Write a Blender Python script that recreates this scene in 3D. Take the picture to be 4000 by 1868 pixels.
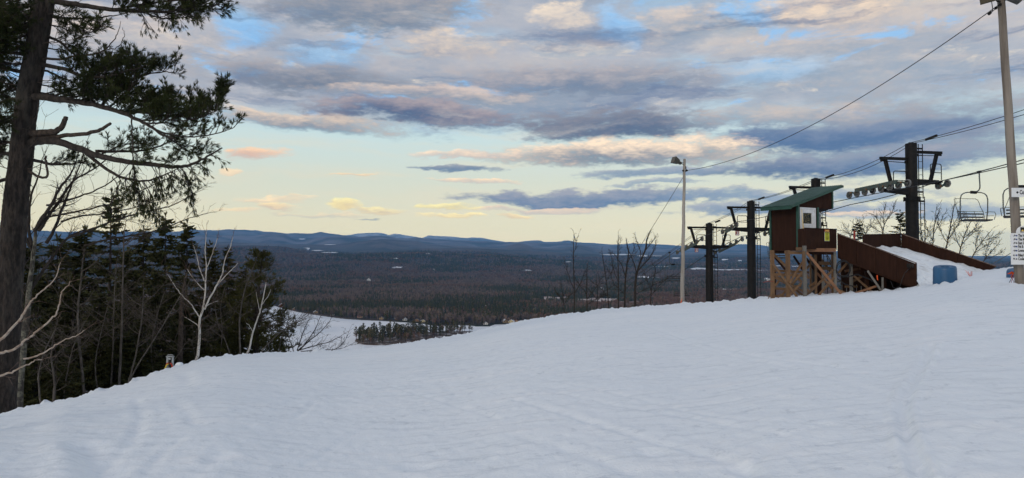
import bpy, math, random
import numpy as np
from mathutils import Vector, Matrix

for _o in list(bpy.data.objects):
    bpy.data.objects.remove(_o)
SC = bpy.context.scene
C = SC.collection
R_ = math.radians

# ---------------------------------------------------------------- camera
EYE = 1.65
F = 2753.0                       # focal length in pixels of the 4000 px wide photograph
PITCH = math.atan((1010 - 934) / F)
CP, SP = math.cos(PITCH), math.sin(PITCH)
cam_data = bpy.data.cameras.new('camera')
cam_data.sensor_width = 36.0
cam_data.lens = 36.0 * F / 4000.0
cam_data.clip_start = 0.1
cam_data.clip_end = 200000.0
cam = bpy.data.objects.new('camera', cam_data)
cam.location = (0, 0, EYE)
cam.rotation_euler = (math.pi / 2 + PITCH, 0, 0)
C.objects.link(cam)
SC.camera = cam


def ray(px, py):
    x = (px - 2000.0) / F
    u = (934.0 - py) / F
    return np.array([x, CP - u * SP, SP + u * CP])


def P(px, py, Y):
    d = ray(px, py)
    return Vector(d * (Y / d[1])) + Vector((0, 0, EYE))


def lin(c):
    c = c / 255.0
    return c / 12.92 if c <= 0.04045 else ((c + 0.055) / 1.055) ** 2.4


def srgb(r, g, b):
    return (lin(r), lin(g), lin(b), 1.0)


# ---------------------------------------------------------------- view, sun, sky
SC.view_settings.view_transform = 'Standard'
SC.view_settings.look = 'None'
SC.view_settings.exposure = 0.07
SC.view_settings.gamma = 1.0
SC.view_settings.use_curve_mapping = False
SC.cycles.use_denoising = True
SC.cycles.max_bounces = 5
SC.cycles.diffuse_bounces = 2
SC.cycles.glossy_bounces = 2
SC.cycles.transmission_bounces = 4
SC.cycles.transparent_max_bounces = 6
SC.cycles.volume_bounces = 0
SC.cycles.sample_clamp_indirect = 4.0

SUN_EL, SUN_AZ = 20.0, 215.0          # azimuth clockwise from the view direction: behind, to the left
sd = bpy.data.lights.new('sun', 'SUN')
sd.energy = 0.9
sd.angle = R_(14)
sd.color = (1.0, 0.85, 0.68)
sun = bpy.data.objects.new('sun', sd)
_s = Vector((math.sin(R_(SUN_AZ)) * math.cos(R_(SUN_EL)), math.cos(R_(SUN_AZ)) * math.cos(R_(SUN_EL)), math.sin(R_(SUN_EL))))
sun.rotation_euler = _s.to_track_quat('Z', 'Y').to_euler()
sun.location = (0, 0, 60)
C.objects.link(sun)

world = bpy.data.worlds.new('World')
SC.world = world
world.use_nodes = True
world.cycles.sampling_method = 'MANUAL'
world.cycles.sample_map_resolution = 512
WT = world.node_tree
for n in list(WT.nodes):
    WT.nodes.remove(n)


class NT:
    """small helper to wire nodes"""
    def __init__(self, tree):
        self.t = tree

    def new(self, typ, **kw):
        n = self.t.nodes.new(typ)
        for k, v in kw.items():
            setattr(n, k, v)
        return n

    def put(self, sock, v):
        if isinstance(v, bpy.types.NodeSocket):
            self.t.links.new(v, sock)
        elif v is not None:
            sock.default_value = v

    def math(self, op, a, b=None, c=None, clamp=False):
        n = self.new('ShaderNodeMath', operation=op, use_clamp=clamp)
        self.put(n.inputs[0], a)
        if b is not None:
            self.put(n.inputs[1], b)
        if c is not None:
            self.put(n.inputs[2], c)
        return n.outputs[0]

    def noise(self, vec, scale, detail=4, rough=0.55, dist=0.0, color=False):
        n = self.new('ShaderNodeTexNoise')
        self.put(n.inputs['Vector'], vec)
        n.inputs['Scale'].default_value = scale
        n.inputs['Detail'].default_value = detail
        n.inputs['Roughness'].default_value = rough
        n.inputs['Distortion'].default_value = dist
        return n.outputs['Color'] if color else n.outputs['Fac']

    def step(self, v, a, b, to0=0.0, to1=1.0, smooth=True):
        n = self.new('ShaderNodeMapRange')
        n.interpolation_type = 'SMOOTHSTEP' if smooth else 'LINEAR'
        self.put(n.inputs['Value'], v)
        self.put(n.inputs['From Min'], a)
        self.put(n.inputs['From Max'], b)
        self.put(n.inputs['To Min'], to0)
        self.put(n.inputs['To Max'], to1)
        return n.outputs['Result']

    def mix(self, fac, a, b, typ='MIX'):
        n = self.new('ShaderNodeMix', data_type='RGBA', blend_type=typ)
        self.put(n.inputs[0], fac)
        self.put(n.inputs[6], a)
        self.put(n.inputs[7], b)
        return n.outputs[2]

    def ramp(self, fac, stops, interp='LINEAR'):
        n = self.new('ShaderNodeValToRGB')
        n.color_ramp.interpolation = interp
        e = n.color_ramp.elements
        while len(e) < len(stops):
            e.new(0.5)
        for k, (p, c) in enumerate(stops):
            e[k].position = p
            e[k].color = c
        self.put(n.inputs[0], fac)
        return n.outputs['Color'], n.outputs['Alpha']

    def comb(self, x, y, z):
        n = self.new('ShaderNodeCombineXYZ')
        for k, v in enumerate((x, y, z)):
            self.put(n.inputs[k], v)
        return n.outputs[0]

    def sep(self, v):
        n = self.new('ShaderNodeSeparateXYZ')
        self.put(n.inputs[0], v)
        return n.outputs


def cloud_group():
    g = bpy.data.node_groups.new('cloud_bank', 'ShaderNodeTree')
    itf = g.interface
    names = [('Prev', 'NodeSocketColor'), ('Az', 'NodeSocketFloat'), ('El', 'NodeSocketFloat'), ('Detail', 'NodeSocketFloat'),
             ('CX', 'NodeSocketFloat'), ('CY', 'NodeSocketFloat'), ('RX', 'NodeSocketFloat'), ('RY', 'NodeSocketFloat'),
             ('Tilt', 'NodeSocketFloat'), ('Soft', 'NodeSocketFloat'), ('Opacity', 'NodeSocketFloat'),
             ('Base', 'NodeSocketColor'), ('Top', 'NodeSocketColor')]
    for n, t in names:
        itf.new_socket(n, in_out='INPUT', socket_type=t)
    itf.new_socket('Color', in_out='OUTPUT', socket_type='NodeSocketColor')
    T = NT(g)
    gi = T.new('NodeGroupInput').outputs
    go = T.new('NodeGroupOutput')
    dx0 = T.math('SUBTRACT', gi['Az'], gi['CX'])
    dx = T.math('DIVIDE', dx0, gi['RX'])
    dy = T.math('SUBTRACT', gi['El'], gi['CY'])
    dy = T.math('SUBTRACT', dy, T.math('MULTIPLY', dx0, gi['Tilt']))
    dy = T.math('DIVIDE', dy, gi['RY'])
    d2 = T.math('ADD', T.math('MULTIPLY', dx, dx), T.math('MULTIPLY', dy, dy))
    det = T.math('SUBTRACT', gi['Detail'], 0.5)
    d2 = T.math('MULTIPLY_ADD', det, -2.2, d2)
    lo = T.math('SUBTRACT', 0.85, gi['Soft'])
    m = T.step(d2, 1.3, lo)
    m = T.math('MULTIPLY', m, gi['Opacity'])
    t = T.math('MULTIPLY_ADD', dy, 0.55, 0.45)
    t = T.math('MULTIPLY_ADD', det, 1.7, t, clamp=True)
    col = T.mix(t, gi['Base'], gi['Top'])
    out = T.mix(m, gi['Prev'], col)
    T.t.links.new(out, go.inputs[0])
    return g


def build_world():
    T = NT(WT)
    out = T.new('ShaderNodeOutputWorld')
    tc = T.new('ShaderNodeTexCoord')
    d = T.sep(tc.outputs['Generated'])
    az = T.math('MULTIPLY', T.math('ARCTAN2', d[0], d[1]), 180 / math.pi)
    el = T.math('MULTIPLY', T.math('ARCSINE', d[2]), 180 / math.pi)
    # cloud deck coordinates: flat layers seen edge-on near the horizon
    zc = T.math('ADD', T.math('MAXIMUM', d[2], 0.0), 0.10)
    pl = T.comb(T.math('DIVIDE', d[0], zc), T.math('DIVIDE', d[1], zc), 0.0)
    ae = T.comb(T.math('MULTIPLY', az, 0.045), T.math('MULTIPLY', el, 0.13), 3.7)
    w1 = T.sep(T.noise(ae, 1.5, 3, 0.6, color=True))
    w2 = T.sep(T.noise(ae, 6.5, 4, 0.62, color=True))
    azw = T.math('MULTIPLY_ADD', T.math('SUBTRACT', w1[0], 0.5), 9.0, az)
    azw = T.math('MULTIPLY_ADD', T.math('SUBTRACT', w2[0], 0.5), 2.6, azw)
    elw = T.math('MULTIPLY_ADD', T.math('SUBTRACT', w1[1], 0.5), 2.2, el)
    elw = T.math('MULTIPLY_ADD', T.math('SUBTRACT', w2[1], 0.5), 1.3, elw)
    det1 = T.noise(ae, 9.0, 6, 0.62)
    det2 = T.noise(pl, 2.3, 5, 0.6)
    det3 = T.noise(ae, 26.0, 5, 0.65, 0.5)
    detail = T.math('ADD', T.math('MULTIPLY', det2, 0.7), T.math('MULTIPLY_ADD', det3, 0.5, T.math('MULTIPLY', det1, 0.9)))
    detail = T.math('SUBTRACT', detail, 0.55)

    sky = T.new('ShaderNodeTexSky', sky_type='NISHITA')
    sky.sun_disc = False
    sky.sun_elevation = R_(SUN_EL)
    sky.sun_rotation = R_(SUN_AZ)
    sky.altitude = 300
    sky.air_density = 1.0
    sky.dust_density = 1.5
    skyc = T.mix(1.0, sky.outputs[0], (0.085, 0.085, 0.085, 1), 'MULTIPLY')

    # thin veil of high cloud that pales the clear sky towards the horizon
    veil, va = T.ramp(T.step(el, -2, 40, smooth=False), [
        (0.00, srgb(218, 208, 178)[:3] + (0.96,)), (0.12, srgb(220, 216, 192)[:3] + (0.96,)),
        (0.20, srgb(210, 217, 204)[:3] + (0.95,)), (0.28, srgb(200, 222, 224)[:3] + (0.92,)),
        (0.36, srgb(184, 216, 234)[:3] + (0.85,)), (0.60, srgb(160, 200, 236)[:3] + (0.75,)),
        (1.00, srgb(140, 186, 232)[:3] + (0.6,))])
    streak = T.noise(T.comb(T.math('MULTIPLY', azw, 0.03), T.math('MULTIPLY', elw, 0.35), 1.2), 2.4, 4, 0.55)
    col = T.mix(va, skyc, veil)
    col = T.mix(T.math('MULTIPLY', T.step(streak, 0.45, 0.75), 0.35), col, srgb(226, 214, 190))

    # broken cloud deck above ~13 degrees, the same all round the sky
    n1 = T.noise(pl, 0.95, 6, 0.6, 0.3)
    n2 = T.noise(T.comb(T.math('DIVIDE', d[0], zc), T.math('DIVIDE', d[1], zc), 4.0), 2.2, 6, 0.62)
    front = T.step(el, 9.6, 12.4)
    cov = T.math('MULTIPLY', T.step(n1, 0.33, 0.47), front)
    tone, _ = T.ramp(T.math('MULTIPLY_ADD', T.math('SUBTRACT', n2, 0.5), 1.5, 0.5), [
        (0.0, srgb(122, 140, 168)), (0.35, srgb(160, 168, 184)), (0.6, srgb(184, 184, 192)), (0.85, srgb(222, 210, 198)), (1.0, srgb(236, 224, 208))])
    col = T.mix(T.math('MULTIPLY', cov, 0.93), col, tone)
    # lit and shaded clouds overhead and behind look the same as those in view

    grp = cloud_group()

    def blob(cx, cy, rx, ry, base, top, soft=0.6, op=1.0, tilt=0.0):
        nonlocal col
        px, py = cx * 1.55280, cy * 1.55280
        dd = ray(px, py)
        n = T.new('ShaderNodeGroup')
        n.node_tree = grp
        L = math.hypot(dd[0], dd[1])
        ddx = ray(px + rx * 1.5528, py)
        a0 = math.degrees(math.atan2(dd[0], dd[1]))
        a1 = math.degrees(math.atan2(ddx[0], ddx[1]))
        e0 = math.degrees(math.atan2(dd[2], L))
        ddy = ray(px, py - ry * 1.5528)
        e1 = math.degrees(math.atan2(ddy[2], math.hypot(ddy[0], ddy[1])))
        vals = {'Prev': col, 'Az': azw, 'El': elw, 'Detail': detail, 'CX': a0, 'CY': e0, 'RX': abs(a1 - a0), 'RY': abs(e1 - e0),
                'Tilt': tilt, 'Soft': soft, 'Opacity': op, 'Base': srgb(base[0] * (0.84 if base[2] > base[0] + 8 else 1.0), base[1] * (0.95 if base[2] > base[0] + 8 else 1.0), base[2]), 'Top': srgb(min(255, top[0] * 1.06), min(255, top[1] * 1.03), top[2])}
        for k, v in vals.items():
            T.put(n.inputs[k], v)
        col = n.outputs[0]

    gaps = T.noise(T.comb(T.math('DIVIDE', d[0], zc), T.math('DIVIDE', d[1], zc), 9.0), 3.4, 7, 0.62, 0.4)
    puffs = T.noise(T.comb(T.math('DIVIDE', d[0], zc), T.math('DIVIDE', d[1], zc), 15.0), 3.0, 7, 0.64, 0.6)
    for k, b in enumerate(CLOUDS):
        if k == 10:
            # ragged openings and small lit puffs in the broken deck
            col = T.mix(T.math('MULTIPLY', T.math('MULTIPLY', T.step(gaps, 0.55, 0.68), front), 0.9), col, srgb(146, 194, 238))
            col = T.mix(T.math('MULTIPLY', T.math('MULTIPLY', T.step(puffs, 0.58, 0.74), front), 0.75), col, srgb(238, 224, 206))
        blob(*b)
    # thin wisps tie the banks together
    wis = T.noise(T.comb(T.math('MULTIPLY', azw, 0.022), T.math('MULTIPLY', elw, 0.20), 7.0), 3.0, 7, 0.62, 0.4)
    high = T.step(el, 5.0, 11.0)
    col = T.mix(T.math('MULTIPLY', T.math('MULTIPLY', T.step(wis, 0.54, 0.78), high), 0.42), col, srgb(222, 214, 206))
    col = T.mix(T.math('MULTIPLY', T.math('MULTIPLY', T.step(wis, 0.48, 0.30), front), 0.65), col, srgb(98, 120, 156))
    # the air layer (haze box) stands in front of the sky: far light has to be brighter to come through it
    tau = T.math('MINIMUM', T.math('DIVIDE', SKY_TAU, T.math('MAXIMUM', d[2], 0.004)), SKY_TAU_MAX)
    tr = T.math('EXPONENT', T.math('MULTIPLY', tau, -1.0))
    gain = T.math('DIVIDE', 1.0, tr)
    ins = T.math('MULTIPLY', T.math('SUBTRACT', 1.0, tr), 1.0)
    air = T.mix(1.0, T.comb(ins, ins, ins), (*AIR, 1), 'MULTIPLY')
    col = T.mix(1.0, col, air, 'SUBTRACT')
    col = T.mix(1.0, col, T.comb(gain, gain, gain), 'MULTIPLY')
    bg = T.new('ShaderNodeBackground')
    T.put(bg.inputs[0], T.mix(1.0, col, (10.0, 10.0, 10.0, 1), 'MULTIPLY'))
    bg.inputs[1].default_value = 0.1
    WT.links.new(bg.outputs[0], out.inputs[0])


# clouds in view: centre, half size (pixels of a 2576 px wide picture), colour of the base and of the lit top, edge softness, opacity, tilt
CLOUDS = [
    # broad grey banks
    (300, 120, 420, 120, (140, 150, 170), (206, 198, 194), 0.9, 0.75),
    (2150, 140, 560, 130, (158, 166, 182), (192, 188, 190), 0.9, 0.8),
    (1900, 40, 420, 50, (170, 172, 182), (222, 208, 196), 0.8, 0.8),
    (2250, 330, 560, 120, (124, 138, 164), (158, 163, 176), 0.9, 1.0),
    (1250, 230, 620, 110, (138, 148, 168), (172, 176, 188), 0.9, 0.8),
    # blue openings
    (610, 70, 95, 55, (150, 194, 236), (150, 194, 236), 0.8, 0.9),
    (830, 150, 130, 45, (128, 164, 202), (150, 196, 238), 0.9, 0.75),
    (1545, 60, 50, 70, (150, 190, 230), (160, 200, 240), 0.8, 0.8),
    (1930, 180, 200, 40, (164, 192, 220), (170, 202, 234), 0.9, 0.7),
    (560, 285, 160, 20, (180, 210, 230), (214, 226, 232), 0.8, 0.8),
    # upper clouds
    (930, 30, 320, 62, (126, 136, 156), (160, 162, 172), 0.6, 1.0, 0.03),
    (1180, 118, 170, 34, (178, 174, 178), (226, 212, 196), 0.9, 0.8),
    (1440, 45, 62, 42, (190, 186, 188), (234, 222, 206), 0.7, 0.95),
    (1430, 118, 130, 26, (172, 176, 188), (222, 212, 202), 0.9, 0.7),
    (1700, 70, 110, 60, (150, 158, 176), (196, 190, 190), 0.9, 0.75),
    (2060, 40, 170, 40, (186, 180, 182), (230, 214, 196), 0.9, 0.85),
    (780, 195, 260, 42, (114, 122, 142), (152, 156, 170), 0.8, 0.95),
    (1480, 205, 380, 42, (126, 134, 156), (168, 168, 178), 0.7, 0.95, -0.02),
    (1080, 238, 300, 20, (150, 150, 164), (204, 192, 188), 0.8, 0.85),
    (760, 302, 240, 26, (124, 134, 154), (214, 200, 188), 0.8, 0.95, -0.03),
    (1040, 282, 270, 30, (94, 108, 138), (158, 154, 166), 0.6, 1.0, -0.02),
    (1540, 312, 260, 42, (100, 112, 138), (132, 138, 156), 0.6, 1.0, -0.03),
    (1900, 300, 300, 30, (150, 156, 172), (190, 184, 184), 0.9, 0.8),
    (2080, 345, 460, 36, (92, 116, 152), (116, 136, 168), 0.7, 1.0),
    # middle
    (1560, 385, 380, 38, (132, 136, 152), (242, 224, 204), 0.6, 1.0, -0.03),
    (1180, 378, 190, 11, (190, 182, 182), (240, 222, 202), 0.8, 0.9, 0.02),
    (2050, 425, 420, 26, (98, 118, 150), (128, 142, 168), 0.7, 1.0),
    (2300, 395, 360, 34, (116, 134, 164), (150, 158, 176), 0.9, 0.8),
    (1150, 420, 120, 11, (112, 130, 158), (140, 152, 172), 0.5, 0.95),
    (1640, 438, 240, 13, (126, 142, 168), (160, 170, 186), 0.7, 0.9),
    (640, 395, 95, 18, (206, 176, 168), (236, 204, 176), 0.7, 0.95),
    (590, 433, 40, 6, (226, 204, 180), (240, 220, 190), 0.7, 0.8),
    (910, 442, 50, 5, (214, 198, 180), (246, 222, 186), 0.6, 0.9),
    (1210, 450, 100, 7, (188, 186, 186), (240, 220, 194), 0.7, 0.9),
    (1650, 465, 130, 8, (140, 154, 176), (170, 178, 190), 0.6, 0.8),
    (1500, 497, 330, 22, (112, 130, 160), (146, 156, 176), 0.5, 1.0, -0.015),
    (2000, 492, 460, 16, (124, 144, 172), (150, 164, 184), 0.8, 0.9),
    (1950, 525, 300, 20, (116, 136, 166), (150, 162, 182), 0.6, 0.9),
    (2350, 520, 320, 22, (126, 146, 174), (158, 170, 188), 0.8, 0.85),
    (1400, 522, 200, 8, (180, 178, 182), (224, 206, 190), 0.8, 0.85),
    # low lit clouds
    (700, 498, 110, 9, (214, 200, 182), (244, 222, 190), 0.8, 0.8),
    (700, 516, 60, 12, (206, 188, 174), (248, 224, 182), 0.6, 0.9),
    (600, 522, 80, 7, (224, 208, 184), (246, 224, 186), 0.7, 0.8),
    (888, 514, 50, 14, (222, 204, 166), (255, 238, 186), 0.5, 1.0),
    (968, 525, 62, 9, (204, 190, 172), (255, 236, 188), 0.6, 1.0),
    (800, 536, 140, 6, (184, 186, 184), (224, 212, 186), 0.8, 0.7),
    (1130, 517, 82, 10, (214, 204, 170), (255, 236, 182), 0.5, 1.0),
    (1150, 541, 95, 7, (220, 204, 172), (255, 232, 182), 0.6, 0.95),
    (1320, 538, 44, 8, (216, 198, 172), (255, 228, 182), 0.6, 0.95),
    (930, 546, 40, 3, (150, 158, 168), (190, 188, 182), 0.6, 0.8),
    (2180, 530, 130, 6, (196, 190, 186), (236, 214, 188), 0.8, 0.8),
]
HAZE_D = 3.6e-5
HAZE_TOP, HAZE_FAR = 1250.0, 35000.0
SKY_TAU, SKY_TAU_MAX = HAZE_D * HAZE_TOP, HAZE_D * HAZE_FAR
AIR = (0.05, 0.15, 0.32)
build_world()

# ---------------------------------------------------------------- noise and mesh helpers
def _hash(ix, iy, seed):
    h = (ix.astype(np.int64) * 374761393 + iy.astype(np.int64) * 668265263 + seed * 974711) & 0x7FFFFFFF
    h = ((h ^ (h >> 13)) * 1274126177) & 0x7FFFFFFF
    h = ((h ^ (h >> 16)) * 2246822519) & 0x7FFFFFFF
    return (h & 0xFFFFF) / float(0xFFFFF)


def vnoise(x, y, seed=0):
    x = np.asarray(x, float)
    y = np.asarray(y, float)
    ix, iy = np.floor(x), np.floor(y)
    fx, fy = x - ix, y - iy
    ux, uy = fx * fx * (3 - 2 * fx), fy * fy * (3 - 2 * fy)
    a, b = _hash(ix, iy, seed), _hash(ix + 1, iy, seed)
    c, d = _hash(ix, iy + 1, seed), _hash(ix + 1, iy + 1, seed)
    return (a + (b - a) * ux + (c - a) * uy + (a - b - c + d) * ux * uy) * 2 - 1


def fbm(x, y, seed=0, octaves=4, gain=0.5):
    s, a, f = 0.0, 1.0, 1.0
    for k in range(octaves):
        s = s + a * vnoise(x * f + 17.3 * k, y * f - 9.1 * k, seed + k)
        a *= gain
        f *= 2.03
    return s


def link(name, me, mats=None, parent=None):
    o = bpy.data.objects.new(name, me)
    C.objects.link(o)
    if mats is not None and not me.materials:
        for m in (mats if isinstance(mats, (list, tuple)) else [mats]):
            me.materials.append(m)
    if parent is not None:
        o.parent = parent
    return o


def tag(o, label=None, cat=None, group=None, kind=None):
    if label:
        o['label'] = label
    if cat:
        o['category'] = cat
    if group:
        o['group'] = group
    if kind:
        o['kind'] = kind
    return o


def empty(name, loc=(0, 0, 0), label=None, cat=None, group=None, rz=0.0):
    o = bpy.data.objects.new(name, None)
    o.empty_display_size = 0.3
    o.location = loc
    o.rotation_euler = (0, 0, rz)
    C.objects.link(o)
    return tag(o, label, cat, group)


def copy_tree(o, parent=None):
    c = o.copy()
    C.objects.link(c)
    if parent is not None:
        c.parent = parent
    for ch in list(o.children):
        copy_tree(ch, c)
    return c


class MB:
    """collects geometry (world or local coordinates) for ONE mesh object"""
    def __init__(self):
        self.v, self.f, self.m, self.n = [], [], [], 0

    def add(self, verts, faces, mi=0):
        b = self.n
        self.v.extend(tuple(p) for p in verts)
        self.n += len(verts)
        self.f.extend(tuple(i + b for i in q) for q in faces)
        self.m.extend([mi] * len(faces))

    def hexa(self, p, mi=0):
        # 8 points: bottom ring 0-3, top ring 4-7
        self.add(p, [(3, 2, 1, 0), (4, 5, 6, 7), (0, 1, 5, 4), (1, 2, 6, 5), (2, 3, 7, 6), (3, 0, 4, 7)], mi)

    def box(self, lo, hi, mi=0):
        x0, y0, z0 = lo
        x1, y1, z1 = hi
        self.hexa([(x0, y0, z0), (x1, y0, z0), (x1, y1, z0), (x0, y1, z0), (x0, y0, z1), (x1, y0, z1), (x1, y1, z1), (x0, y1, z1)], mi)

    def beam(self, a, b, w, d, side=None, mi=0, bevel=0.0):
        """square timber from a to b; w measured along `side`, d across it"""
        a, b = Vector(a), Vector(b)
        t = (b - a).normalized()
        s = Vector(side) if side is not None else Vector((1, 0, 0))
        s = s - t * s.dot(t)
        if s.length < 1e-4:
            s = Vector((0, 1, 0)) - t * t.y
        s.normalize()
        u = t.cross(s)
        prof = [(-.5, -.5), (.5, -.5), (.5, .5), (-.5, .5)]
        pts = [e + s * (x * w) + u * (y * d) for e in (a, b) for x, y in prof]
        self.hexa([pts[k] for k in range(8)], mi)

    def tube(self, pts, rad, n=8, mi=0, cap=True):
        pts = [Vector(p) for p in pts]
        if not isinstance(rad, (list, tuple, np.ndarray)):
            rad = [rad] * len(pts)
        ring = []
        prev = None
        for k, p in enumerate(pts):
            t = (pts[min(k + 1, len(pts) - 1)] - pts[max(k - 1, 0)])
            t = t.normalized() if t.length > 1e-9 else Vector((0, 0, 1))
            if prev is None:
                s = Vector((1, 0, 0)) if abs(t.x) < 0.8 else Vector((0, 1, 0))
            else:
                s = prev
            s = s - t * s.dot(t)
            if s.length < 1e-6:
                s = Vector((0, 0, 1)) - t * t.z
            s.normalize()
            prev = s
            u = t.cross(s)
            for j in range(n):
                a = 2 * math.pi * j / n
                ring.append(p + (s * math.cos(a) + u * math.sin(a)) * rad[k])
        faces = []
        for k in range(len(pts) - 1):
            for j in range(n):
                j2 = (j + 1) % n
                faces.append((k * n + j, k * n + j2, (k + 1) * n + j2, (k + 1) * n + j))
        if cap:
            faces.append(tuple(range(n - 1, -1, -1)))
            faces.append(tuple((len(pts) - 1) * n + j for j in range(n)))
        self.add(ring, faces, mi)

    def lathe(self, prof, axis_o, n=24, axis='z', mi=0):
        """prof: list of (radius, height)"""
        o = Vector(axis_o)
        verts, faces = [], []
        for r, h in prof:
            for j in range(n):
                a = 2 * math.pi * j / n
                c, s = r * math.cos(a), r * math.sin(a)
                q = {'z': (c, s, h), 'x': (h, c, s), 'y': (s, h, c)}[axis]
                verts.append(o + Vector(q))
        for k in range(len(prof) - 1):
            for j in range(n):
                j2 = (j + 1) % n
                faces.append((k * n + j, k * n + j2, (k + 1) * n + j2, (k + 1) * n + j))
        if prof[0][0] > 1e-5:
            faces.append(tuple(range(n - 1, -1, -1)))
        if prof[-1][0] > 1e-5:
            faces.append(tuple((len(prof) - 1) * n + j for j in range(n)))
        self.add(verts, faces, mi)

    def mesh(self, name, smooth=False):
        me = bpy.data.meshes.new(name)
        me.from_pydata([tuple(v) for v in self.v], [], self.f)
        if any(self.m):
            me.polygons.foreach_set('material_index', self.m)
        if smooth:
            me.polygons.foreach_set('use_smooth', [True] * len(me.polygons))
        me.update()
        return me

    def build(self, name, mats, parent=None, smooth=False):
        return link(name, self.mesh(name, smooth), mats, parent)


def np_mesh(name, verts, quads, smooth=True, tris=False):
    me = bpy.data.meshes.new(name)
    k = 3 if tris else 4
    nv, nf = len(verts), len(quads)
    me.vertices.add(nv)
    me.vertices.foreach_set('co', np.asarray(verts, np.float32).ravel())
    me.loops.add(nf * k)
    me.loops.foreach_set('vertex_index', np.asarray(quads, np.int32).ravel())
    me.polygons.add(nf)
    me.polygons.foreach_set('loop_start', np.arange(0, nf * k, k, dtype=np.int32))
    me.polygons.foreach_set('loop_total', np.full(nf, k, np.int32))
    if smooth:
        me.polygons.foreach_set('use_smooth', np.ones(nf, bool))
    me.update(calc_edges=True)
    me.validate()
    return me


# ---------------------------------------------------------------- materials
def mat(name, base=(0.5, 0.5, 0.5), rough=0.7, metal=0.0, spec=0.4):
    m = bpy.data.materials.new(name)
    m.use_nodes = True
    b = m.node_tree.nodes['Principled BSDF']
    b.inputs['Base Color'].default_value = (*base[:3], 1)
    b.inputs['Roughness'].default_value = rough
    b.inputs['Metallic'].default_value = metal
    b.inputs['Specular IOR Level'].default_value = spec
    return m, NT(m.node_tree), b


def speckled(name, a, b_, scale, rough=0.7, bump=0.0, bscale=None, detail=5, metal=0.0, stretch=(1, 1, 1), lo=0.35, hi=0.65, spec=0.4, c=None, cscale=1.0, camt=0.5, bdist=0.02):
    """two-tone material with noise, optional third tone for stains and a bump"""
    m, T, b = mat(name, a, rough, metal, spec)
    tc = T.new('ShaderNodeTexCoord')
    mp = T.new('ShaderNodeMapping')
    mp.inputs['Scale'].default_value = stretch
    T.put(mp.inputs[0], tc.outputs['Object'])
    n = T.noise(mp.outputs[0], scale, detail, 0.6)
    col = T.mix(T.step(n, lo, hi), (*a[:3], 1), (*b_[:3], 1))
    if c is not None:
        n2 = T.noise(mp.outputs[0], cscale, 4, 0.6)
        col = T.mix(T.math('MULTIPLY', T.step(n2, 0.5, 0.7), camt), col, (*c[:3], 1))
    T.put(b.inputs['Base Color'], col)
    if bump:
        nb = T.noise(mp.outputs[0], bscale or scale * 2, 5, 0.65)
        bm = T.new('ShaderNodeBump')
        bm.inputs['Strength'].default_value = bump
        bm.inputs['Distance'].default_value = bdist
        T.put(bm.inputs['Height'], nb)
        T.t.links.new(bm.outputs[0], b.inputs['Normal'])
    return m


def grey(v):
    return (v, v, v)


M = {}
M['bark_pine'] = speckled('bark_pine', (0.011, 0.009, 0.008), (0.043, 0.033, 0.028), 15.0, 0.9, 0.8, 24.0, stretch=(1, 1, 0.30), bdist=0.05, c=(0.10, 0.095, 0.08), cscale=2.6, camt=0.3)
M['bark_dark'] = speckled('bark_dark', (0.018, 0.014, 0.012), (0.046, 0.037, 0.031), 14.0, 0.9, 0.5, 30.0, stretch=(1, 1, 0.3))
M['bark_lichen'] = speckled('bark_lichen', (0.045, 0.04, 0.035), (0.16, 0.155, 0.12), 8.0, 0.9, 0.5, 30.0, lo=0.42, hi=0.62)
M['bark_grey'] = speckled('bark_grey', (0.05, 0.043, 0.037), (0.115, 0.10, 0.088), 16.0, 0.9, 0.4, 30.0, stretch=(1, 1, 0.3))
M['twig'] = speckled('twig', (0.017, 0.013, 0.011), (0.036, 0.028, 0.023), 20.0, 0.9)
M['twig_grey'] = speckled('twig_grey', (0.045, 0.035, 0.029), (0.095, 0.077, 0.065), 20.0, 0.9)
M['birch_twig'] = speckled('birch_twig', (0.09, 0.055, 0.042), (0.17, 0.115, 0.09), 20.0, 0.9)
M['birch_limb'] = speckled('birch_limb', (0.30, 0.22, 0.165), (0.48, 0.41, 0.345), 9.0, 0.75, 0.4, 30.0, lo=0.4, hi=0.6, c=(0.10, 0.05, 0.038), cscale=9.0, camt=0.85)
M['dead_wood'] = speckled('dead_wood', (0.028, 0.021, 0.017), (0.075, 0.055, 0.042), 12.0, 0.9)


def birch_bark():
    m, T, b = mat('birch_bark', (0.62, 0.60, 0.56), 0.7)
    tc = T.new('ShaderNodeTexCoord')
    mp = T.new('ShaderNodeMapping')
    mp.inputs['Scale'].default_value = (1.5, 1.5, 7)
    T.put(mp.inputs[0], tc.outputs['Object'])
    n = T.noise(mp.outputs[0], 2.2, 6, 0.7)
    n2 = T.noise(tc.outputs['Object'], 5.0, 4, 0.6)
    col = T.mix(T.step(n2, 0.35, 0.7), (0.66, 0.64, 0.60, 1), (0.50, 0.44, 0.38, 1))
    col = T.mix(T.step(n, 0.60, 0.68), col, (0.05, 0.045, 0.04, 1))
    T.put(b.inputs['Base Color'], col)
    return m


M['birch_bark'] = birch_bark()


def needles(name, dark, light, hue):
    m, T, b = mat(name, dark, 0.75, spec=0.12)
    tc = T.new('ShaderNodeTexCoord')
    n = T.noise(tc.outputs['Object'], 1.6, 5, 0.65)
    col = T.mix(T.step(n, 0.35, 0.68), (*dark, 1), (*light, 1))
    n2 = T.noise(tc.outputs['Object'], 7.0, 2, 0.5)
    col = T.mix(T.math('MULTIPLY', T.step(n2, 0.5, 0.8), 0.6), col, (*hue, 1))
    T.put(b.inputs['Base Color'], col)
    return m


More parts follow.
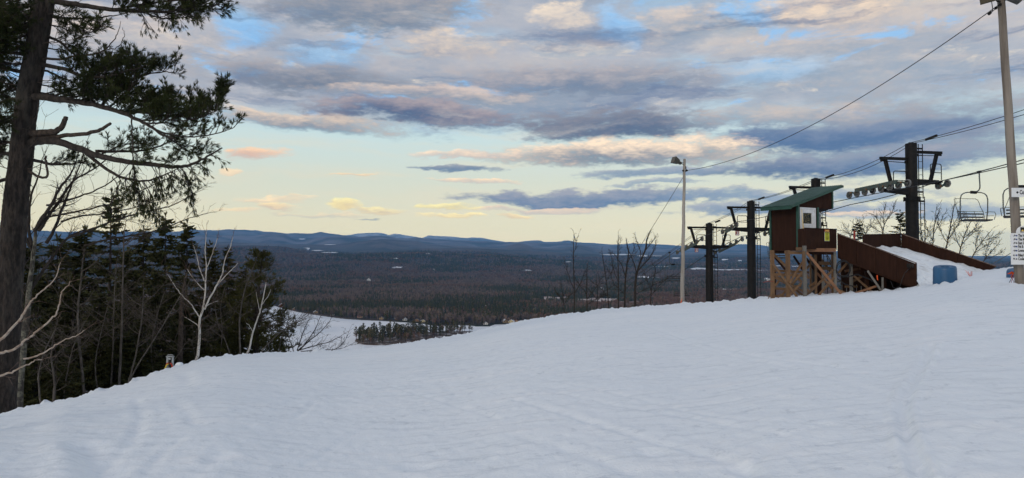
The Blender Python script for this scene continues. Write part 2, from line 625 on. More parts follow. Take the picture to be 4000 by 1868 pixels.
M['needles_pine'] = needles('needles_pine', (0.018, 0.026, 0.010), (0.050, 0.060, 0.020), (0.075, 0.070, 0.026))
M['needles_dark'] = needles('needles_dark', (0.026, 0.031, 0.013), (0.074, 0.076, 0.028), (0.105, 0.088, 0.040))
M['needles_olive'] = needles('needles_olive', (0.030, 0.033, 0.011), (0.080, 0.080, 0.024), (0.105, 0.090, 0.030))


def wood(name, a, b_, c_, bump=0.25):
    m, T, b = mat(name, a, 0.75)
    tc = T.new('ShaderNodeTexCoord')
    geo = T.new('ShaderNodeObjectInfo')
    off = T.math('MULTIPLY', geo.outputs['Random'], 37.0)
    v = T.new('ShaderNodeVectorMath', operation='ADD')
    T.put(v.inputs[0], tc.outputs['Object'])
    T.put(v.inputs[1], T.comb(off, off, off))
    n = T.noise(v.outputs[0], 3.0, 6, 0.65, 1.5)
    n2 = T.noise(v.outputs[0], 22.0, 4, 0.6, 0.6)
    col = T.mix(T.step(n, 0.35, 0.7), (*a, 1), (*b_, 1))
    col = T.mix(T.math('MULTIPLY', T.step(n2, 0.52, 0.75), 0.6), col, (*c_, 1))
    val = T.math('MULTIPLY_ADD', geo.outputs['Random'], 0.5, 0.75)
    hs = T.new('ShaderNodeHueSaturation')
    T.put(hs.inputs['Value'], val)
    T.put(hs.inputs['Color'], col)
    T.put(b.inputs['Base Color'], hs.outputs[0])
    bm = T.new('ShaderNodeBump')
    bm.inputs['Strength'].default_value = bump
    bm.inputs['Distance'].default_value = 0.01
    T.put(bm.inputs['Height'], n2)
    T.t.links.new(bm.outputs[0], b.inputs['Normal'])
    return m


M['lumber'] = wood('lumber', (0.195, 0.112, 0.056), (0.135, 0.076, 0.04), (0.08, 0.047, 0.029))
M['lumber_red'] = wood('lumber_red', (0.25, 0.125, 0.065), (0.18, 0.09, 0.05), (0.12, 0.065, 0.04))
M['lumber_grey'] = wood('lumber_grey', (0.20, 0.19, 0.17), (0.15, 0.135, 0.12), (0.10, 0.09, 0.08))
M['pole_wood'] = speckled('pole_wood', (0.27, 0.245, 0.215), (0.40, 0.37, 0.335), 7.0, 0.85, 0.3, 25.0, stretch=(1, 1, 0.08), c=(0.13, 0.105, 0.085), cscale=3.0, camt=0.55)
M['pole_brown'] = speckled('pole_brown', (0.155, 0.13, 0.108), (0.28, 0.245, 0.21), 7.0, 0.85, 0.4, 25.0, stretch=(1, 1, 0.08), c=(0.10, 0.078, 0.062), cscale=2.6, camt=0.6)


def siding():
    """dark brown stained panel boards with weathering streaks"""
    m, T, b = mat('brown_siding', (0.045, 0.020, 0.013), 0.85, spec=0.12)
    tc = T.new('ShaderNodeTexCoord')
    mp = T.new('ShaderNodeMapping')
    mp.inputs['Scale'].default_value = (3.0, 3.0, 0.35)
    T.put(mp.inputs[0], tc.outputs['Object'])
    n = T.noise(mp.outputs[0], 3.0, 6, 0.65)
    n2 = T.noise(tc.outputs['Object'], 1.1, 4, 0.6)
    n3 = T.noise(tc.outputs['Object'], 40.0, 3, 0.6)
    col = T.mix(T.step(n, 0.35, 0.7), (0.024, 0.0105, 0.007, 1), (0.036, 0.0155, 0.010, 1))
    col = T.mix(T.math('MULTIPLY', T.step(n2, 0.5, 0.78), 0.5), col, (0.055, 0.026, 0.015, 1))
    T.put(b.inputs['Base Color'], col)
    bm = T.new('ShaderNodeBump')
    bm.inputs['Strength'].default_value = 0.2
    bm.inputs['Distance'].default_value = 0.01
    T.put(bm.inputs['Height'], n3)
    T.t.links.new(bm.outputs[0], b.inputs['Normal'])
    return m


M['siding'] = siding()
M['worn_edge'] = speckled('worn_edge', (0.085, 0.052, 0.038), (0.22, 0.165, 0.14), 9.0, 0.85, 0.4, 30.0)
M['green_metal'] = speckled('green_metal', (0.012, 0.05, 0.038), (0.018, 0.07, 0.054), 3.0, 0.45, 0.0)
M['roof_green'] = speckled('roof_green', (0.020, 0.068, 0.052), (0.032, 0.095, 0.074), 2.2, 0.42, 0.0, c=(0.06, 0.10, 0.085), cscale=1.1, camt=0.4)
M['black_steel'] = speckled('black_steel', (0.005, 0.005, 0.0055), (0.009, 0.009, 0.010), 5.0, 0.6, 0.1, 18.0, spec=0.2, c=(0.045, 0.032, 0.024), cscale=2.4, camt=0.25)
M['cable'] = mat('cable_steel', (0.018, 0.018, 0.02), 0.5)[0]
M['sheave_green'] = speckled('sheave_green', (0.035, 0.055, 0.05), (0.06, 0.085, 0.078), 6.0, 0.5, 0.0, c=(0.14, 0.065, 0.03), cscale=5.0, camt=0.6)
M['rubber_grey'] = speckled('rubber_grey', (0.10, 0.10, 0.10), (0.20, 0.20, 0.195), 12.0, 0.8)
M['rubber_dark'] = mat('rubber_dark', (0.012, 0.012, 0.012), 0.8)[0]
M['rust'] = speckled('rust', (0.14, 0.06, 0.022), (0.24, 0.12, 0.04), 20.0, 0.85)
M['white_paint'] = speckled('white_paint', (0.72, 0.73, 0.75), (0.62, 0.63, 0.65), 6.0, 0.5, 0.0, c=(0.45, 0.43, 0.40), cscale=8.0, camt=0.4)
M['sign_white'] = speckled('sign_white', (0.76, 0.77, 0.78), (0.70, 0.72, 0.73), 3.0, 0.5)
M['sign_black'] = mat('sign_black', (0.012, 0.012, 0.014), 0.6)[0]
M['sign_blue'] = mat('sign_blue', (0.012, 0.035, 0.22), 0.55)[0]
M['sign_red'] = mat('sign_red', (0.30, 0.018, 0.012), 0.55)[0]
M['sign_yellow'] = speckled('sign_yellow', (0.62, 0.60, 0.03), (0.52, 0.52, 0.03), 6.0, 0.5)
M['letter_yellow'] = mat('letter_yellow', (0.80, 0.55, 0.12), 0.55)[0]
M['orange'] = speckled('safety_orange', (0.75, 0.085, 0.012), (0.85, 0.14, 0.03), 9.0, 0.6)
M['orange_dark'] = speckled('orange_plastic', (0.55, 0.05, 0.012), (0.30, 0.03, 0.015), 9.0, 0.6)
M['yellow_paint'] = speckled('yellow_strap', (0.50, 0.40, 0.04), (0.60, 0.48, 0.06), 9.0, 0.6)
M['red_paint'] = mat('red_paint', (0.28, 0.03, 0.025), 0.6)[0]
M['bin_blue'] = speckled('bin_blue', (0.018, 0.085, 0.19), (0.026, 0.105, 0.225), 2.5, 0.42, 0.06, 14.0, c=(0.06, 0.14, 0.24), cscale=2.0, camt=0.35)
M['galvanised'] = speckled('galvanised', (0.26, 0.28, 0.29), (0.40, 0.42, 0.43), 9.0, 0.45, metal=0.3)
M['hose'] = mat('hose_black', (0.012, 0.012, 0.013), 0.6)[0]
M['bulb_glass'] = mat('lamp_glass', (0.10, 0.085, 0.06), 0.15)[0]
M['lamp_case'] = speckled('lamp_case', (0.045, 0.042, 0.034), (0.07, 0.065, 0.055), 6.0, 0.5)
M['dark_room'] = mat('cabin_inside', (0.03, 0.03, 0.032), 0.8)[0]


def glass():
    m, T, b = mat('window_glass', (0.9, 0.95, 0.95), 0.03)
    nt = m.node_tree
    tr = T.new('ShaderNodeBsdfTransparent')
    tr.inputs[0].default_value = (0.80, 0.86, 0.84, 1)
    gl = T.new('ShaderNodeBsdfGlossy')
    gl.inputs['Roughness'].default_value = 0.03
    mx = T.new('ShaderNodeMixShader')
    lw = T.new('ShaderNodeFresnel')
    lw.inputs['IOR'].default_value = 1.5
    T.put(mx.inputs[0], lw.outputs[0])
    nt.links.new(tr.outputs[0], mx.inputs[1])
    nt.links.new(gl.outputs[0], mx.inputs[2])
    nt.links.new(mx.outputs[0], nt.nodes['Material Output'].inputs[0])
    return m


M['glass'] = glass()


def snow(name, dirt=0.0):
    m, T, b = mat(name, (0.86, 0.88, 0.91), 0.55, spec=0.25)
    tc = T.new('ShaderNodeTexCoord')
    p = tc.outputs['Object']
    mp = T.new('ShaderNodeMapping')
    mp.inputs['Rotation'].default_value = (0, 0, R_(-24))
    mp.inputs['Scale'].default_value = (0.5, 2.2, 1)
    T.put(mp.inputs[0], p)
    big = T.noise(p, 0.22, 4, 0.55)
    streak = T.noise(mp.outputs[0], 1.2, 5, 0.6)
    fine = T.noise(p, 9.0, 5, 0.65)
    grain = T.noise(p, 45.0, 3, 0.6)
    # scraped ice is greyer and bluer, loose snow whiter
    col = T.mix(T.step(big, 0.3, 0.7), (0.85, 0.90, 0.935, 1), (0.895, 0.935, 0.96, 1))
    col = T.mix(T.math('MULTIPLY', T.step(streak, 0.5, 0.75), 0.5), col, (0.945, 0.95, 0.952, 1))
    col = T.mix(T.math('MULTIPLY', T.step(fine, 0.55, 0.72), 0.40), col, (0.70, 0.76, 0.81, 1))
    mp2 = T.new('ShaderNodeMapping')
    mp2.inputs['Rotation'].default_value = (0, 0, R_(-24))
    mp2.inputs['Scale'].default_value = (1.2, 9.0, 1)
    T.put(mp2.inputs[0], p)
    comb_ = T.noise(mp2.outputs[0], 0.9, 7, 0.72)
    col = T.mix(T.math('MULTIPLY', T.step(comb_, 0.52, 0.64), 0.5), col, (0.66, 0.71, 0.755, 1))
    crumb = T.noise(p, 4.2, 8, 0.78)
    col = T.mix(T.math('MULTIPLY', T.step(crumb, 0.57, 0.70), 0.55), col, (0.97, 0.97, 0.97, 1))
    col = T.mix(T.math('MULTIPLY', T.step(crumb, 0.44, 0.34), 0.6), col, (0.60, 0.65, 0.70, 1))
    dn = T.noise(p, 3.1, 6, 0.75)
    dl = T.noise(p, 0.12, 2, 0.5)
    dm = T.math('MULTIPLY', T.step(dn, 0.69, 0.80), T.step(dl, 0.52, 0.66))
    col = T.mix(T.math('MULTIPLY', dm, 0.45 + dirt * 0.4), col, (0.34, 0.29, 0.22, 1))
    if dirt:
        d2 = T.noise(p, 1.6, 5, 0.7)
        col = T.mix(T.math('MULTIPLY', T.step(d2, 0.5, 0.7), dirt), col, (0.33, 0.31, 0.28, 1))
    T.put(b.inputs['Base Color'], col)
    h = T.math('MULTIPLY_ADD', fine, 0.6, T.math('MULTIPLY', grain, 0.25))
    h = T.math('MULTIPLY_ADD', streak, 0.5, h)
    bm = T.new('ShaderNodeBump')
    bm.inputs['Strength'].default_value = 0.7
    bm.inputs['Distance'].default_value = 0.03
    T.put(bm.inputs['Height'], h)
    T.t.links.new(bm.outputs[0], b.inputs['Normal'])
    return m


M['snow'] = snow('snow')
M['snow_dirty'] = snow('snow_dirty', 0.45)


def lake_ice():
    m, T, b = mat('lake_snow', (0.72, 0.75, 0.79), 0.6)
    tc = T.new('ShaderNodeTexCoord')
    n = T.noise(tc.outputs['Object'], 0.006, 6, 0.6)
    n2 = T.noise(tc.outputs['Object'], 0.03, 5, 0.6)
    col = T.mix(T.step(n, 0.35, 0.65), (0.66, 0.70, 0.75, 1), (0.82, 0.83, 0.85, 1))
    col = T.mix(T.math('MULTIPLY', T.step(n2, 0.5, 0.8), 0.4), col, (0.58, 0.61, 0.65, 1))
    T.put(b.inputs['Base Color'], col)
    return m


M['lake'] = lake_ice()


def forest_floor():
    m, T, b = mat('winter_woods', (0.06, 0.05, 0.045), 0.95, spec=0.1)
    geo = T.new('ShaderNodeNewGeometry')
    p = geo.outputs['Position']
    mp = T.new('ShaderNodeMapping')
    mp.inputs['Scale'].default_value = (1, 1, 0.0)
    T.put(mp.inputs[0], p)
    a = T.noise(mp.outputs[0], 0.0016, 5, 0.6)
    c = T.noise(mp.outputs[0], 0.010, 5, 0.7)
    e = T.noise(mp.outputs[0], 0.05, 4, 0.7)
    col = T.mix(T.step(a, 0.42, 0.58), (0.042, 0.043, 0.033, 1), (0.105, 0.080, 0.070, 1))
    col = T.mix(T.math('MULTIPLY', T.step(c, 0.46, 0.66), 0.75), col, (0.022, 0.027, 0.019, 1))
    col = T.mix(T.math('MULTIPLY', T.step(e, 0.45, 0.75), 0.5), col, (0.105, 0.086, 0.08, 1))
    s = T.noise(mp.outputs[0], 0.0045, 6, 0.72)
    s2 = T.noise(mp.outputs[0], 0.0006, 2, 0.5)
    sm = T.math('MULTIPLY', T.step(s, 0.685, 0.73), T.step(s2, 0.42, 0.6))
    col = T.mix(T.math('MULTIPLY', sm, 0.7), col, (0.62, 0.62, 0.64, 1))
    # far hills lighten with distance: haze put into the colour, with snow under hardwood
    far_ = T.step(T.sep(p)[1], 8000, 15000)
    fm = T.noise(mp.outputs[0], 0.0011, 6, 0.65)
    col = T.mix(T.math('MULTIPLY', far_, T.step(fm, 0.36, 0.62)), col, (0.20, 0.18, 0.19, 1))
    # high rocky tops hold snow
    z = T.sep(p)[2]
    hs = T.noise(mp.outputs[0], 0.0022, 5, 0.7)
    hm = T.math('MULTIPLY', T.math('MULTIPLY', T.step(z, 640, 900), T.step(T.sep(p)[1], 25500, 28000)), T.step(hs, 0.36, 0.56))
    col = T.mix(T.math('MULTIPLY', hm, 0.75), col, (0.70, 0.68, 0.68, 1))
    T.put(b.inputs['Base Color'], col)
    return m


M['woods'] = forest_floor()
M['field_snow'] = speckled('field_snow', (0.74, 0.75, 0.78), (0.52, 0.50, 0.48), 0.02, 0.7, lo=0.45, hi=0.75)


def canopy(name, a, b_, c_):
    """far trees: colour changes from tree to tree"""
    m, T, b = mat(name, a, 0.9, spec=0.15)
    oi = T.new('ShaderNodeObjectInfo')
    tc = T.new('ShaderNodeTexCoord')
    n = T.noise(tc.outputs['Object'], 0.35, 3, 0.6)
    col, _ = T.ramp(oi.outputs['Random'], [(0, (*a, 1)), (0.6, (*b_, 1)), (1.0, (*c_, 1))])
    hs = T.new('ShaderNodeHueSaturation')
    T.put(hs.inputs['Color'], col)
    T.put(hs.inputs['Value'], T.math('MULTIPLY_ADD', n, 1.2, 0.4))
    T.put(b.inputs['Base Color'], hs.outputs[0])
    return m


M['far_conifer'] = canopy('far_conifer', (0.034, 0.041, 0.022), (0.06, 0.064, 0.031), (0.10, 0.09, 0.04))
M['far_hardwood'] = canopy('far_hardwood', (0.125, 0.094, 0.080), (0.19, 0.145, 0.122), (0.27, 0.185, 0.135))
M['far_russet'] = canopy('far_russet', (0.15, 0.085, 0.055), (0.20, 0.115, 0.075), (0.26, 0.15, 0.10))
M['pine_far'] = canopy('pine_far', (0.045, 0.050, 0.020), (0.085, 0.080, 0.030), (0.15, 0.115, 0.042))

# ---------------------------------------------------------------- the hilltop and the valley
# brow of the snow slope: bearing and drop taken as (photo x, photo y, distance)
BROW = [(-900, 1640, 11), (-400, 1640, 12), (0, 1623, 13.5), (124, 1599, 14), (241, 1562, 14.5), (334, 1542, 15.5), (466, 1506, 17), (590, 1467, 18.5), (683, 1438, 19.5),
        (776, 1414, 20.5), (870, 1395, 21.5), (994, 1386, 23), (1180, 1380, 25), (1366, 1370, 27), (1553, 1348, 29), (1786, 1314, 31), (1910, 1287, 32),
        (2019, 1261, 33), (2174, 1234, 35), (2329, 1217, 36), (2484, 1203, 37), (2671, 1193, 37.5), (2795, 1183, 37), (3028, 1166, 33.5), (3261, 1153, 33.0),
        (3494, 1138, 33.0), (3600, 1122, 32.5), (3690, 1108, 33.0), (3780, 1082, 37), (3880, 1056, 42), (4000, 1041, 46), (4300, 1030, 50), (4900, 1025, 52)]
_az, _sl, _R = [], [], []
for px, py, Rr in BROW:
    d = ray(px, py)
    L = math.hypot(d[0], d[1])
    _az.append(math.atan2(d[0], d[1]))
    _sl.append(d[2] / L)
    _R.append(Rr)
_t = np.linspace(-1.0, 1.0, 1601)
_k = np.exp(-0.5 * (np.arange(-14, 15) / 5.0) ** 2)
_k /= _k.sum()


def _smooth(a):
    p = np.pad(a, 14, mode='edge')
    return np.convolve(p, _k, 'valid')


_Rt = _smooth(np.interp(_t, _az, _R))
_St = _smooth(np.interp(_t, _az, _sl))

TRACKS = []          # filled below: (polyline in plan, width, depth)


def base_h(x, y):
    """smooth height of the hilltop"""
    x = np.asarray(x, float)
    y = np.asarray(y, float)
    az = np.arctan2(x, y)
    r = np.hypot(x, y)
    azc = np.clip(az, -0.95, 0.95)
    R = np.interp(azc, _t, _Rt)
    m = np.interp(azc, _t, _St)
    zc = EYE + m * R
    rho = r / R
    smax = 0.36
    # slope of the quadratic falls to -smax at rho1
    rho1 = (zc + EYE + smax * R) / (2 * EYE)
    q = (zc + EYE) * rho - EYE * rho * rho
    q1 = (zc + EYE) * rho1 - EYE * rho1 * rho1 - smax * (r - rho1 * R)
    z = np.where(rho < rho1, q, q1)
    # behind the photographer the ground stays level and then climbs a little
    back = 1.0 / (1.0 + np.exp((y + 6.0) / 2.0))
    zb = 0.05 * np.clip(-y - 6, 0, 60)
    return z * (1 - back) + zb * back


def ground_point(px, py):
    """where the line of sight meets the slope (before its brow)"""
    d = ray(px, py)
    d = d / math.hypot(d[0], d[1])
    rr = np.linspace(1.5, 80, 4000)
    h = base_h(d[0] * rr, d[1] * rr) - (EYE + d[2] * rr)
    i = np.argmax(h > 0)
    r = rr[i]
    return float(d[0] * r), float(d[1] * r)


def track(pix, width, depth, rim=0.4, soft=0.42):
    pts = np.array([ground_point(*p) for p in pix])
    # resample smoothly
    t = np.arange(len(pts))
    tt = np.linspace(0, len(pts) - 1, 60)
    xs = np.interp(tt, t, pts[:, 0])
    ys = np.interp(tt, t, pts[:, 1])
    ker = np.ones(7) / 7
    xs = np.convolve(np.pad(xs, 3, 'edge'), ker, 'valid')
    ys = np.convolve(np.pad(ys, 3, 'edge'), ker, 'valid')
    TRACKS.append((np.stack([xs, ys], 1), width * 0.45, depth * soft * 0.85, rim))


# ski and board tracks seen on the slope
track([(3640, 1330), (3600, 1430), (3540, 1530), (3522, 1590), (3535, 1680), (3570, 1780), (3600, 1866)], 0.10, 0.05, 0.9, 0.8)
track([(3700, 1330), (3640, 1450), (3580, 1520), (3540, 1560)], 0.08, 0.03)
track([(3600, 1300), (3560, 1390), (3545, 1500)], 0.12, -0.03)
track([(3860, 1640), (3800, 1700), (3740, 1770), (3700, 1850)], 0.12, 0.045)
track([(2000, 1560), (2300, 1650), (2560, 1730), (2790, 1780), (2950, 1860)], 0.14, 0.05)
track([(2130, 1530), (2440, 1590), (2740, 1640), (3080, 1700)], 0.10, 0.03)
track([(2100, 1480), (2500, 1560), (2900, 1640), (3300, 1660)], 0.09, 0.025)
track([(2440, 1250), (2700, 1330), (3000, 1400), (3300, 1430)], 0.12, 0.035)
track([(2560, 1300), (2900, 1400), (3280, 1480)], 0.10, 0.025)
track([(3000, 1280), (3100, 1300), (3300, 1330), (3540, 1380)], 0.10, 0.03)
track([(2000, 1700), (2300, 1790), (2500, 1866)], 0.16, 0.04)
track([(2900, 1866), (3060, 1700), (3260, 1650), (3500, 1640)], 0.10, 0.03)
track([(330, 1740), (355, 1790), (372, 1840), (380, 1866)], 0.30, 0.10, 0.6, 0.45)
track([(280, 1760), (300, 1820), (310, 1866)], 0.22, -0.06)
track([(530, 1640), (525, 1690), (515, 1740), (440, 1800), (370, 1850)], 0.14, 0.045)
track([(680, 1560), (740, 1620), (770, 1660)], 0.16, 0.04)
track([(530, 1560), (560, 1630), (540, 1700)], 0.14, 0.04)
track([(860, 1760), (800, 1820), (760, 1866)], 0.14, 0.04)
track([(700, 1720), (620, 1790), (560, 1866)], 0.10, 0.03)
track([(1230, 1570), (1190, 1610), (1150, 1640)], 0.10, 0.035)
track([(720, 1450), (735, 1480), (728, 1510)], 0.25, 0.06)
track([(1400, 1470), (1700, 1560), (1950, 1640)], 0.10, 0.025)
track([(1500, 1640), (1350, 1720), (1180, 1830)], 0.10, 0.025)
track([(1750, 1400), (2100, 1430), (2500, 1480)], 0.10, 0.02)
HOLES = [ground_point(*p) + (rad, dep) for p, rad, dep in (((1640, 1830), 0.13, 0.06), ((860, 1790), 0.09, 0.05), ((1700, 1790), 0.07, 0.03),
                                                             ((2540, 1770), 0.10, 0.06), ((2900, 1830), 0.09, 0.04), ((3050, 1550), 0.10, 0.03), ((2210, 1866), 0.16, 0.05))]


def _spot(px, py, Y):
    p = P(px, py, Y)
    return p.x, p.y


COLLARS = [_spot(2664, 1197, 37.0) + (0.42, 0.09), _spot(3986, 1102, 18.0) + (0.40, 0.08), _spot(3692, 1122, 24.0) + (0.62, 0.09), _spot(664, 1452, 19.4) + (0.40, 0.06)]


def snow_detail(x, y):
    r = np.hypot(x, y)
    z = 0.030 * fbm(x / 7.0, y / 7.0, 3, 2)
    # wind and ski scraped texture runs across the slope
    ca, sa = math.cos(R_(-24)), math.sin(R_(-24))
    u, v = x * ca + y * sa, -x * sa + y * ca
    z += 0.0045 * fbm(u / 1.6, v / 0.40, 11, 4, 0.65)
    chop = np.clip(fbm(x / 6.0, y / 6.0, 21, 3) + 0.25, 0, 1)
    z += chop * 0.013 * np.abs(fbm(x / 0.42, y / 0.42, 31, 4, 0.65))
    z += 0.007 * fbm(x / 0.15, y / 0.15, 41, 3, 0.7) * np.clip(14.0 / (r + 1), 0.35, 1.0)
    # crumbs of snow thrown up along the brow
    az = np.arctan2(x, y)
    rho = r / np.interp(np.clip(az, -0.95, 0.95), _t, _Rt)
    rim = np.exp(-((rho - 1.0) / 0.05) ** 2)
    z += rim * 0.085 * np.clip(fbm(x / 0.24, y / 0.5, 51, 3, 0.75), 0, 2)
    # drifted collars round the poles and the barrel
    for mx, my, rad, hh in COLLARS:
        dd = np.hypot(x - mx, y - my) / rad
        z += hh * (np.exp(-((dd - 1.0) / 0.45) ** 2) * (0.5 + 0.8 * fbm(x / 0.16, y / 0.16, 57, 3)) - 0.8 * np.exp(-(dd / 0.55) ** 2))
    for pl, w, dep, rimh in TRACKS:
        lo, hi = pl.min(0) - 4 * w, pl.max(0) + 4 * w
        sel = np.nonzero((x > lo[0]) & (x < hi[0]) & (y > lo[1]) & (y < hi[1]))
        if not len(sel[0]):
            continue
        X, Y = x[sel], y[sel]
        d2 = np.full(X.shape, 1e9)
        for a, b in zip(pl[:-1], pl[1:]):
            e = b - a
            L2 = max(e @ e, 1e-9)
            s = np.clip(((X - a[0]) * e[0] + (Y - a[1]) * e[1]) / L2, 0, 1)
            d2 = np.minimum(d2, (X - a[0] - s * e[0]) ** 2 + (Y - a[1] - s * e[1]) ** 2)
        dd = np.sqrt(d2) / w
        z[sel] += -dep * np.exp(-dd ** 2) + abs(dep) * rimh * np.exp(-((dd - 1.9) / 0.8) ** 2) * (0.6 + 0.6 * vnoise(X / 0.25, Y / 0.25, 77))
    for hx, hy, rad, dep in HOLES:
        dd = np.hypot(x - hx, y - hy) / rad
        z += -dep * 0.6 * np.exp(-dd ** 2) + dep * 0.15 * np.exp(-((dd - 1.8) / 0.6) ** 2)
    return z


LAKE_Z = -130.0
EYE_D = EYE - LAKE_Z


def on_plane(px, py, z=LAKE_Z):
    d = ray(px, py)
    t = (z - EYE) / d[2]
    return float(d[0] * t), float(d[1] * t)


# far shore of the frozen lake
SHORE_PX = [(860, 1420), (930, 1340), (985, 1255), (1030, 1207), (1070, 1194), (1116, 1208), (1163, 1219), (1233, 1231), (1298, 1240), (1354, 1247), (1419, 1251), (1494, 1254),
            (1550, 1258), (1605, 1261), (1661, 1266), (1694, 1274), (1745, 1271), (1806, 1270), (1862, 1275), (1913, 1275), (1932, 1268), (2001, 1267), (2060, 1264), (2120, 1275)]
SHORE = np.array([on_plane(*p) for p in SHORE_PX])

# ridges: distance, half width, skyline as photo pixels
RIDGES = [
    (30000, 2600, [(800, 940), (1180, 930), (1340, 924), (1361, 920), (1380, 918), (1400, 915), (1428, 911), (1470, 908), (1503, 913), (1517, 920), (1540, 914), (1587, 919), (1624, 924), (1652, 929),
                   (1675, 921), (1727, 924), (1792, 929), (1829, 931), (1852, 928), (1885, 930), (1927, 938), (2000, 950), (2100, 960), (2600, 995), (4200, 1012)]),
    (24000, 2200, [(-400, 900), (0, 897), (300, 905), (700, 905), (740, 898), (900, 900), (1000, 902), (1070, 908), (1116, 915), (1150, 912), (1182, 911), (1220, 914), (1254, 909), (1290, 913), (1321, 916), (1361, 922), (1500, 934),
                   (2000, 950), (2043, 945), (2071, 942), (2108, 941), (2127, 945), (2176, 945), (2216, 939), (2233, 941), (2250, 946), (2313, 951), (2376, 955), (2432, 954), (2472, 951),
                   (2499, 953), (2599, 955), (2645, 961), (2750, 963), (2872, 958), (2893, 954), (2914, 955), (2961, 958), (3004, 963), (3100, 972), (3400, 990), (3700, 1000), (4200, 1000)]),
    (18000, 1800, [(-400, 930), (500, 925), (900, 918), (1000, 918), (1060, 912), (1112, 917), (1154, 934), (1190, 937), (1233, 929), (1321, 923), (1396, 927), (1466, 922), (1517, 925), (1559, 931), (1629, 928), (1661, 934), (1745, 938),
                   (1838, 942), (1932, 945), (2043, 948), (2200, 950), (2400, 962), (2600, 968), (2800, 967), (3000, 975), (3400, 1004), (3900, 1003), (4200, 1004)]),
    (13000, 1400, [(-400, 950), (900, 945), (1000, 952), (1154, 955), (1300, 955), (1419, 943), (1503, 935), (1559, 938), (1629, 943), (1671, 955), (1800, 962), (1969, 968), (2001, 956), (2020, 952), (2039, 951), (2067, 959), (2085, 968),
                   (2200, 972), (2243, 963), (2266, 957), (2300, 963), (2326, 974), (2500, 985), (3000, 992), (3500, 1008), (4200, 1010)]),
    (9300, 1000, [(-400, 965), (800, 955), (1000, 959), (1116, 964), (1233, 982), (1373, 985), (1500, 978), (1640, 972), (1780, 970), (1900, 972), (2100, 982), (2300, 992), (3000, 1003), (3600, 1018), (4200, 1020)]),
    (6600, 800, [(-400, 980), (900, 975), (1000, 985), (1075, 995), (1233, 996), (1373, 1000), (1666, 990), (1932, 1002), (2200, 1024), (2600, 1032), (3000, 1038), (3600, 1040), (4200, 1040)]),
]
_ridge = []
for D_, W_, prof in RIDGES:
    a_, s_ = [], []
    for px, py in prof:
        d = ray(px, py)
        a_.append(math.atan2(d[0], d[1]))
        s_.append(d[2] / math.hypot(d[0], d[1]))
    _ridge.append((D_, W_, np.array(a_), np.array(s_)))


def valley_h(x, y):
    """height of the wooded valley and of the hills beyond"""
    x = np.asarray(x, float)
    y = np.asarray(y, float)
    r = np.hypot(x, y)
    az = np.arctan2(x, y)
    z = LAKE_Z + 2.0 + 5.0 * np.clip((r - 1700) / 2500, 0, 1) * (1 + fbm(x / 900, y / 900, 61, 4)) + 0.0 * r
    # flat around the lake, lower under its ice
    for k, (D_, W_, a_, s_) in enumerate(_ridge):
        wob = D_ * (1 + 0.04 * fbm(az * 9 + k * 3, az * 0 + k, 71 + k, 3))
        top = EYE + np.interp(az, a_, s_) * wob * (1 + 0.02 * fbm(az * 60, az * 0 + k, 75 + k, 3))
        u = (r - wob) / W_
        shape = np.where(u < 0, np.exp(-0.5 * (u * 0.62) ** 2), np.exp(-0.5 * (u * 0.8) ** 2))
        rel = top - LAKE_Z
        rough = 1 + 0.10 * fbm(x / (D_ * 0.05), y / (D_ * 0.05), 81 + k, 4) * (1 - shape)
        z = np.maximum(z, LAKE_Z + rel * shape * rough * np.exp(-np.clip(np.abs(az) - 0.9, 0, 9) ** 2))
    return z


def shore_side(x, y):
    """metres beyond the far shore (negative on the lake)"""
    r = np.hypot(x, y)
    az = np.arctan2(x, y)
    sa = np.arctan2(SHORE[:, 0], SHORE[:, 1])
    sr = np.hypot(SHORE[:, 0], SHORE[:, 1])
    rs = np.interp(az, sa, sr)
    # east of the last bay the shore swings towards the mountain
    rs = np.where(az > sa[-1], sr[-1] - (az - sa[-1]) * 5200, rs)
    return r - np.maximum(rs, 560)


def all_h(x, y):
    r = np.hypot(x, y)
    hb = base_h(x, y)
    hv = valley_h(x, y)
    foot = LAKE_Z + 2 + 3 * np.abs(fbm(x / 60, y / 60, 91, 3))
    sh = shore_side(x, y)
    hv = np.where((r < 3500) & (sh < 0), LAKE_Z - 3.0, hv)
    rise = np.clip((r - 45) / 100, 0, 1)
    hb = hb + rise * 3.0 * fbm(x / 25, y / 25, 93, 4)
    near = hb + 0
    return np.where(r < 1000, np.maximum(near, np.where((r < 640) | (sh > 0), foot, LAKE_Z - 3.0 + 0 * r)), hv)


def polar_sheet(name, r, az, mats, height, kind='structure', zoff=0.0):
    A, Rr = np.meshgrid(az, r)
    X, Y = Rr * np.sin(A), Rr * np.cos(A)
    Z = height(X, Y) + zoff
    nr, na = A.shape
    idx = np.arange(nr * na).reshape(nr, na)
    q = np.stack([idx[:-1, :-1], idx[:-1, 1:], idx[1:, 1:], idx[1:, :-1]], -1).reshape(-1, 4)[:, ::-1]
    me = np_mesh(name, np.stack([X, Y, Z], -1).reshape(-1, 3), q)
    o = link(name, me, mats)
    tag(o, kind=kind)
    return o


R_SNOW = 62.0
azs = np.radians(np.linspace(-43, 43, 540))
rr_near = np.exp(np.linspace(math.log(2.0), math.log(R_SNOW), 470))
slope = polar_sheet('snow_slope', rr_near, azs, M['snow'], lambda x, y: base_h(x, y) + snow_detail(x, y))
slope['label'] = 'packed snow of the ski run, marked by ski tracks'


def hill_h(x, y):
    r = np.hypot(x, y)
    b = np.clip((r - R_SNOW) / 12, 0, 1)
    return all_h(x, y) + (1 - b) * snow_detail(x, y) * 1.0 - 0.0


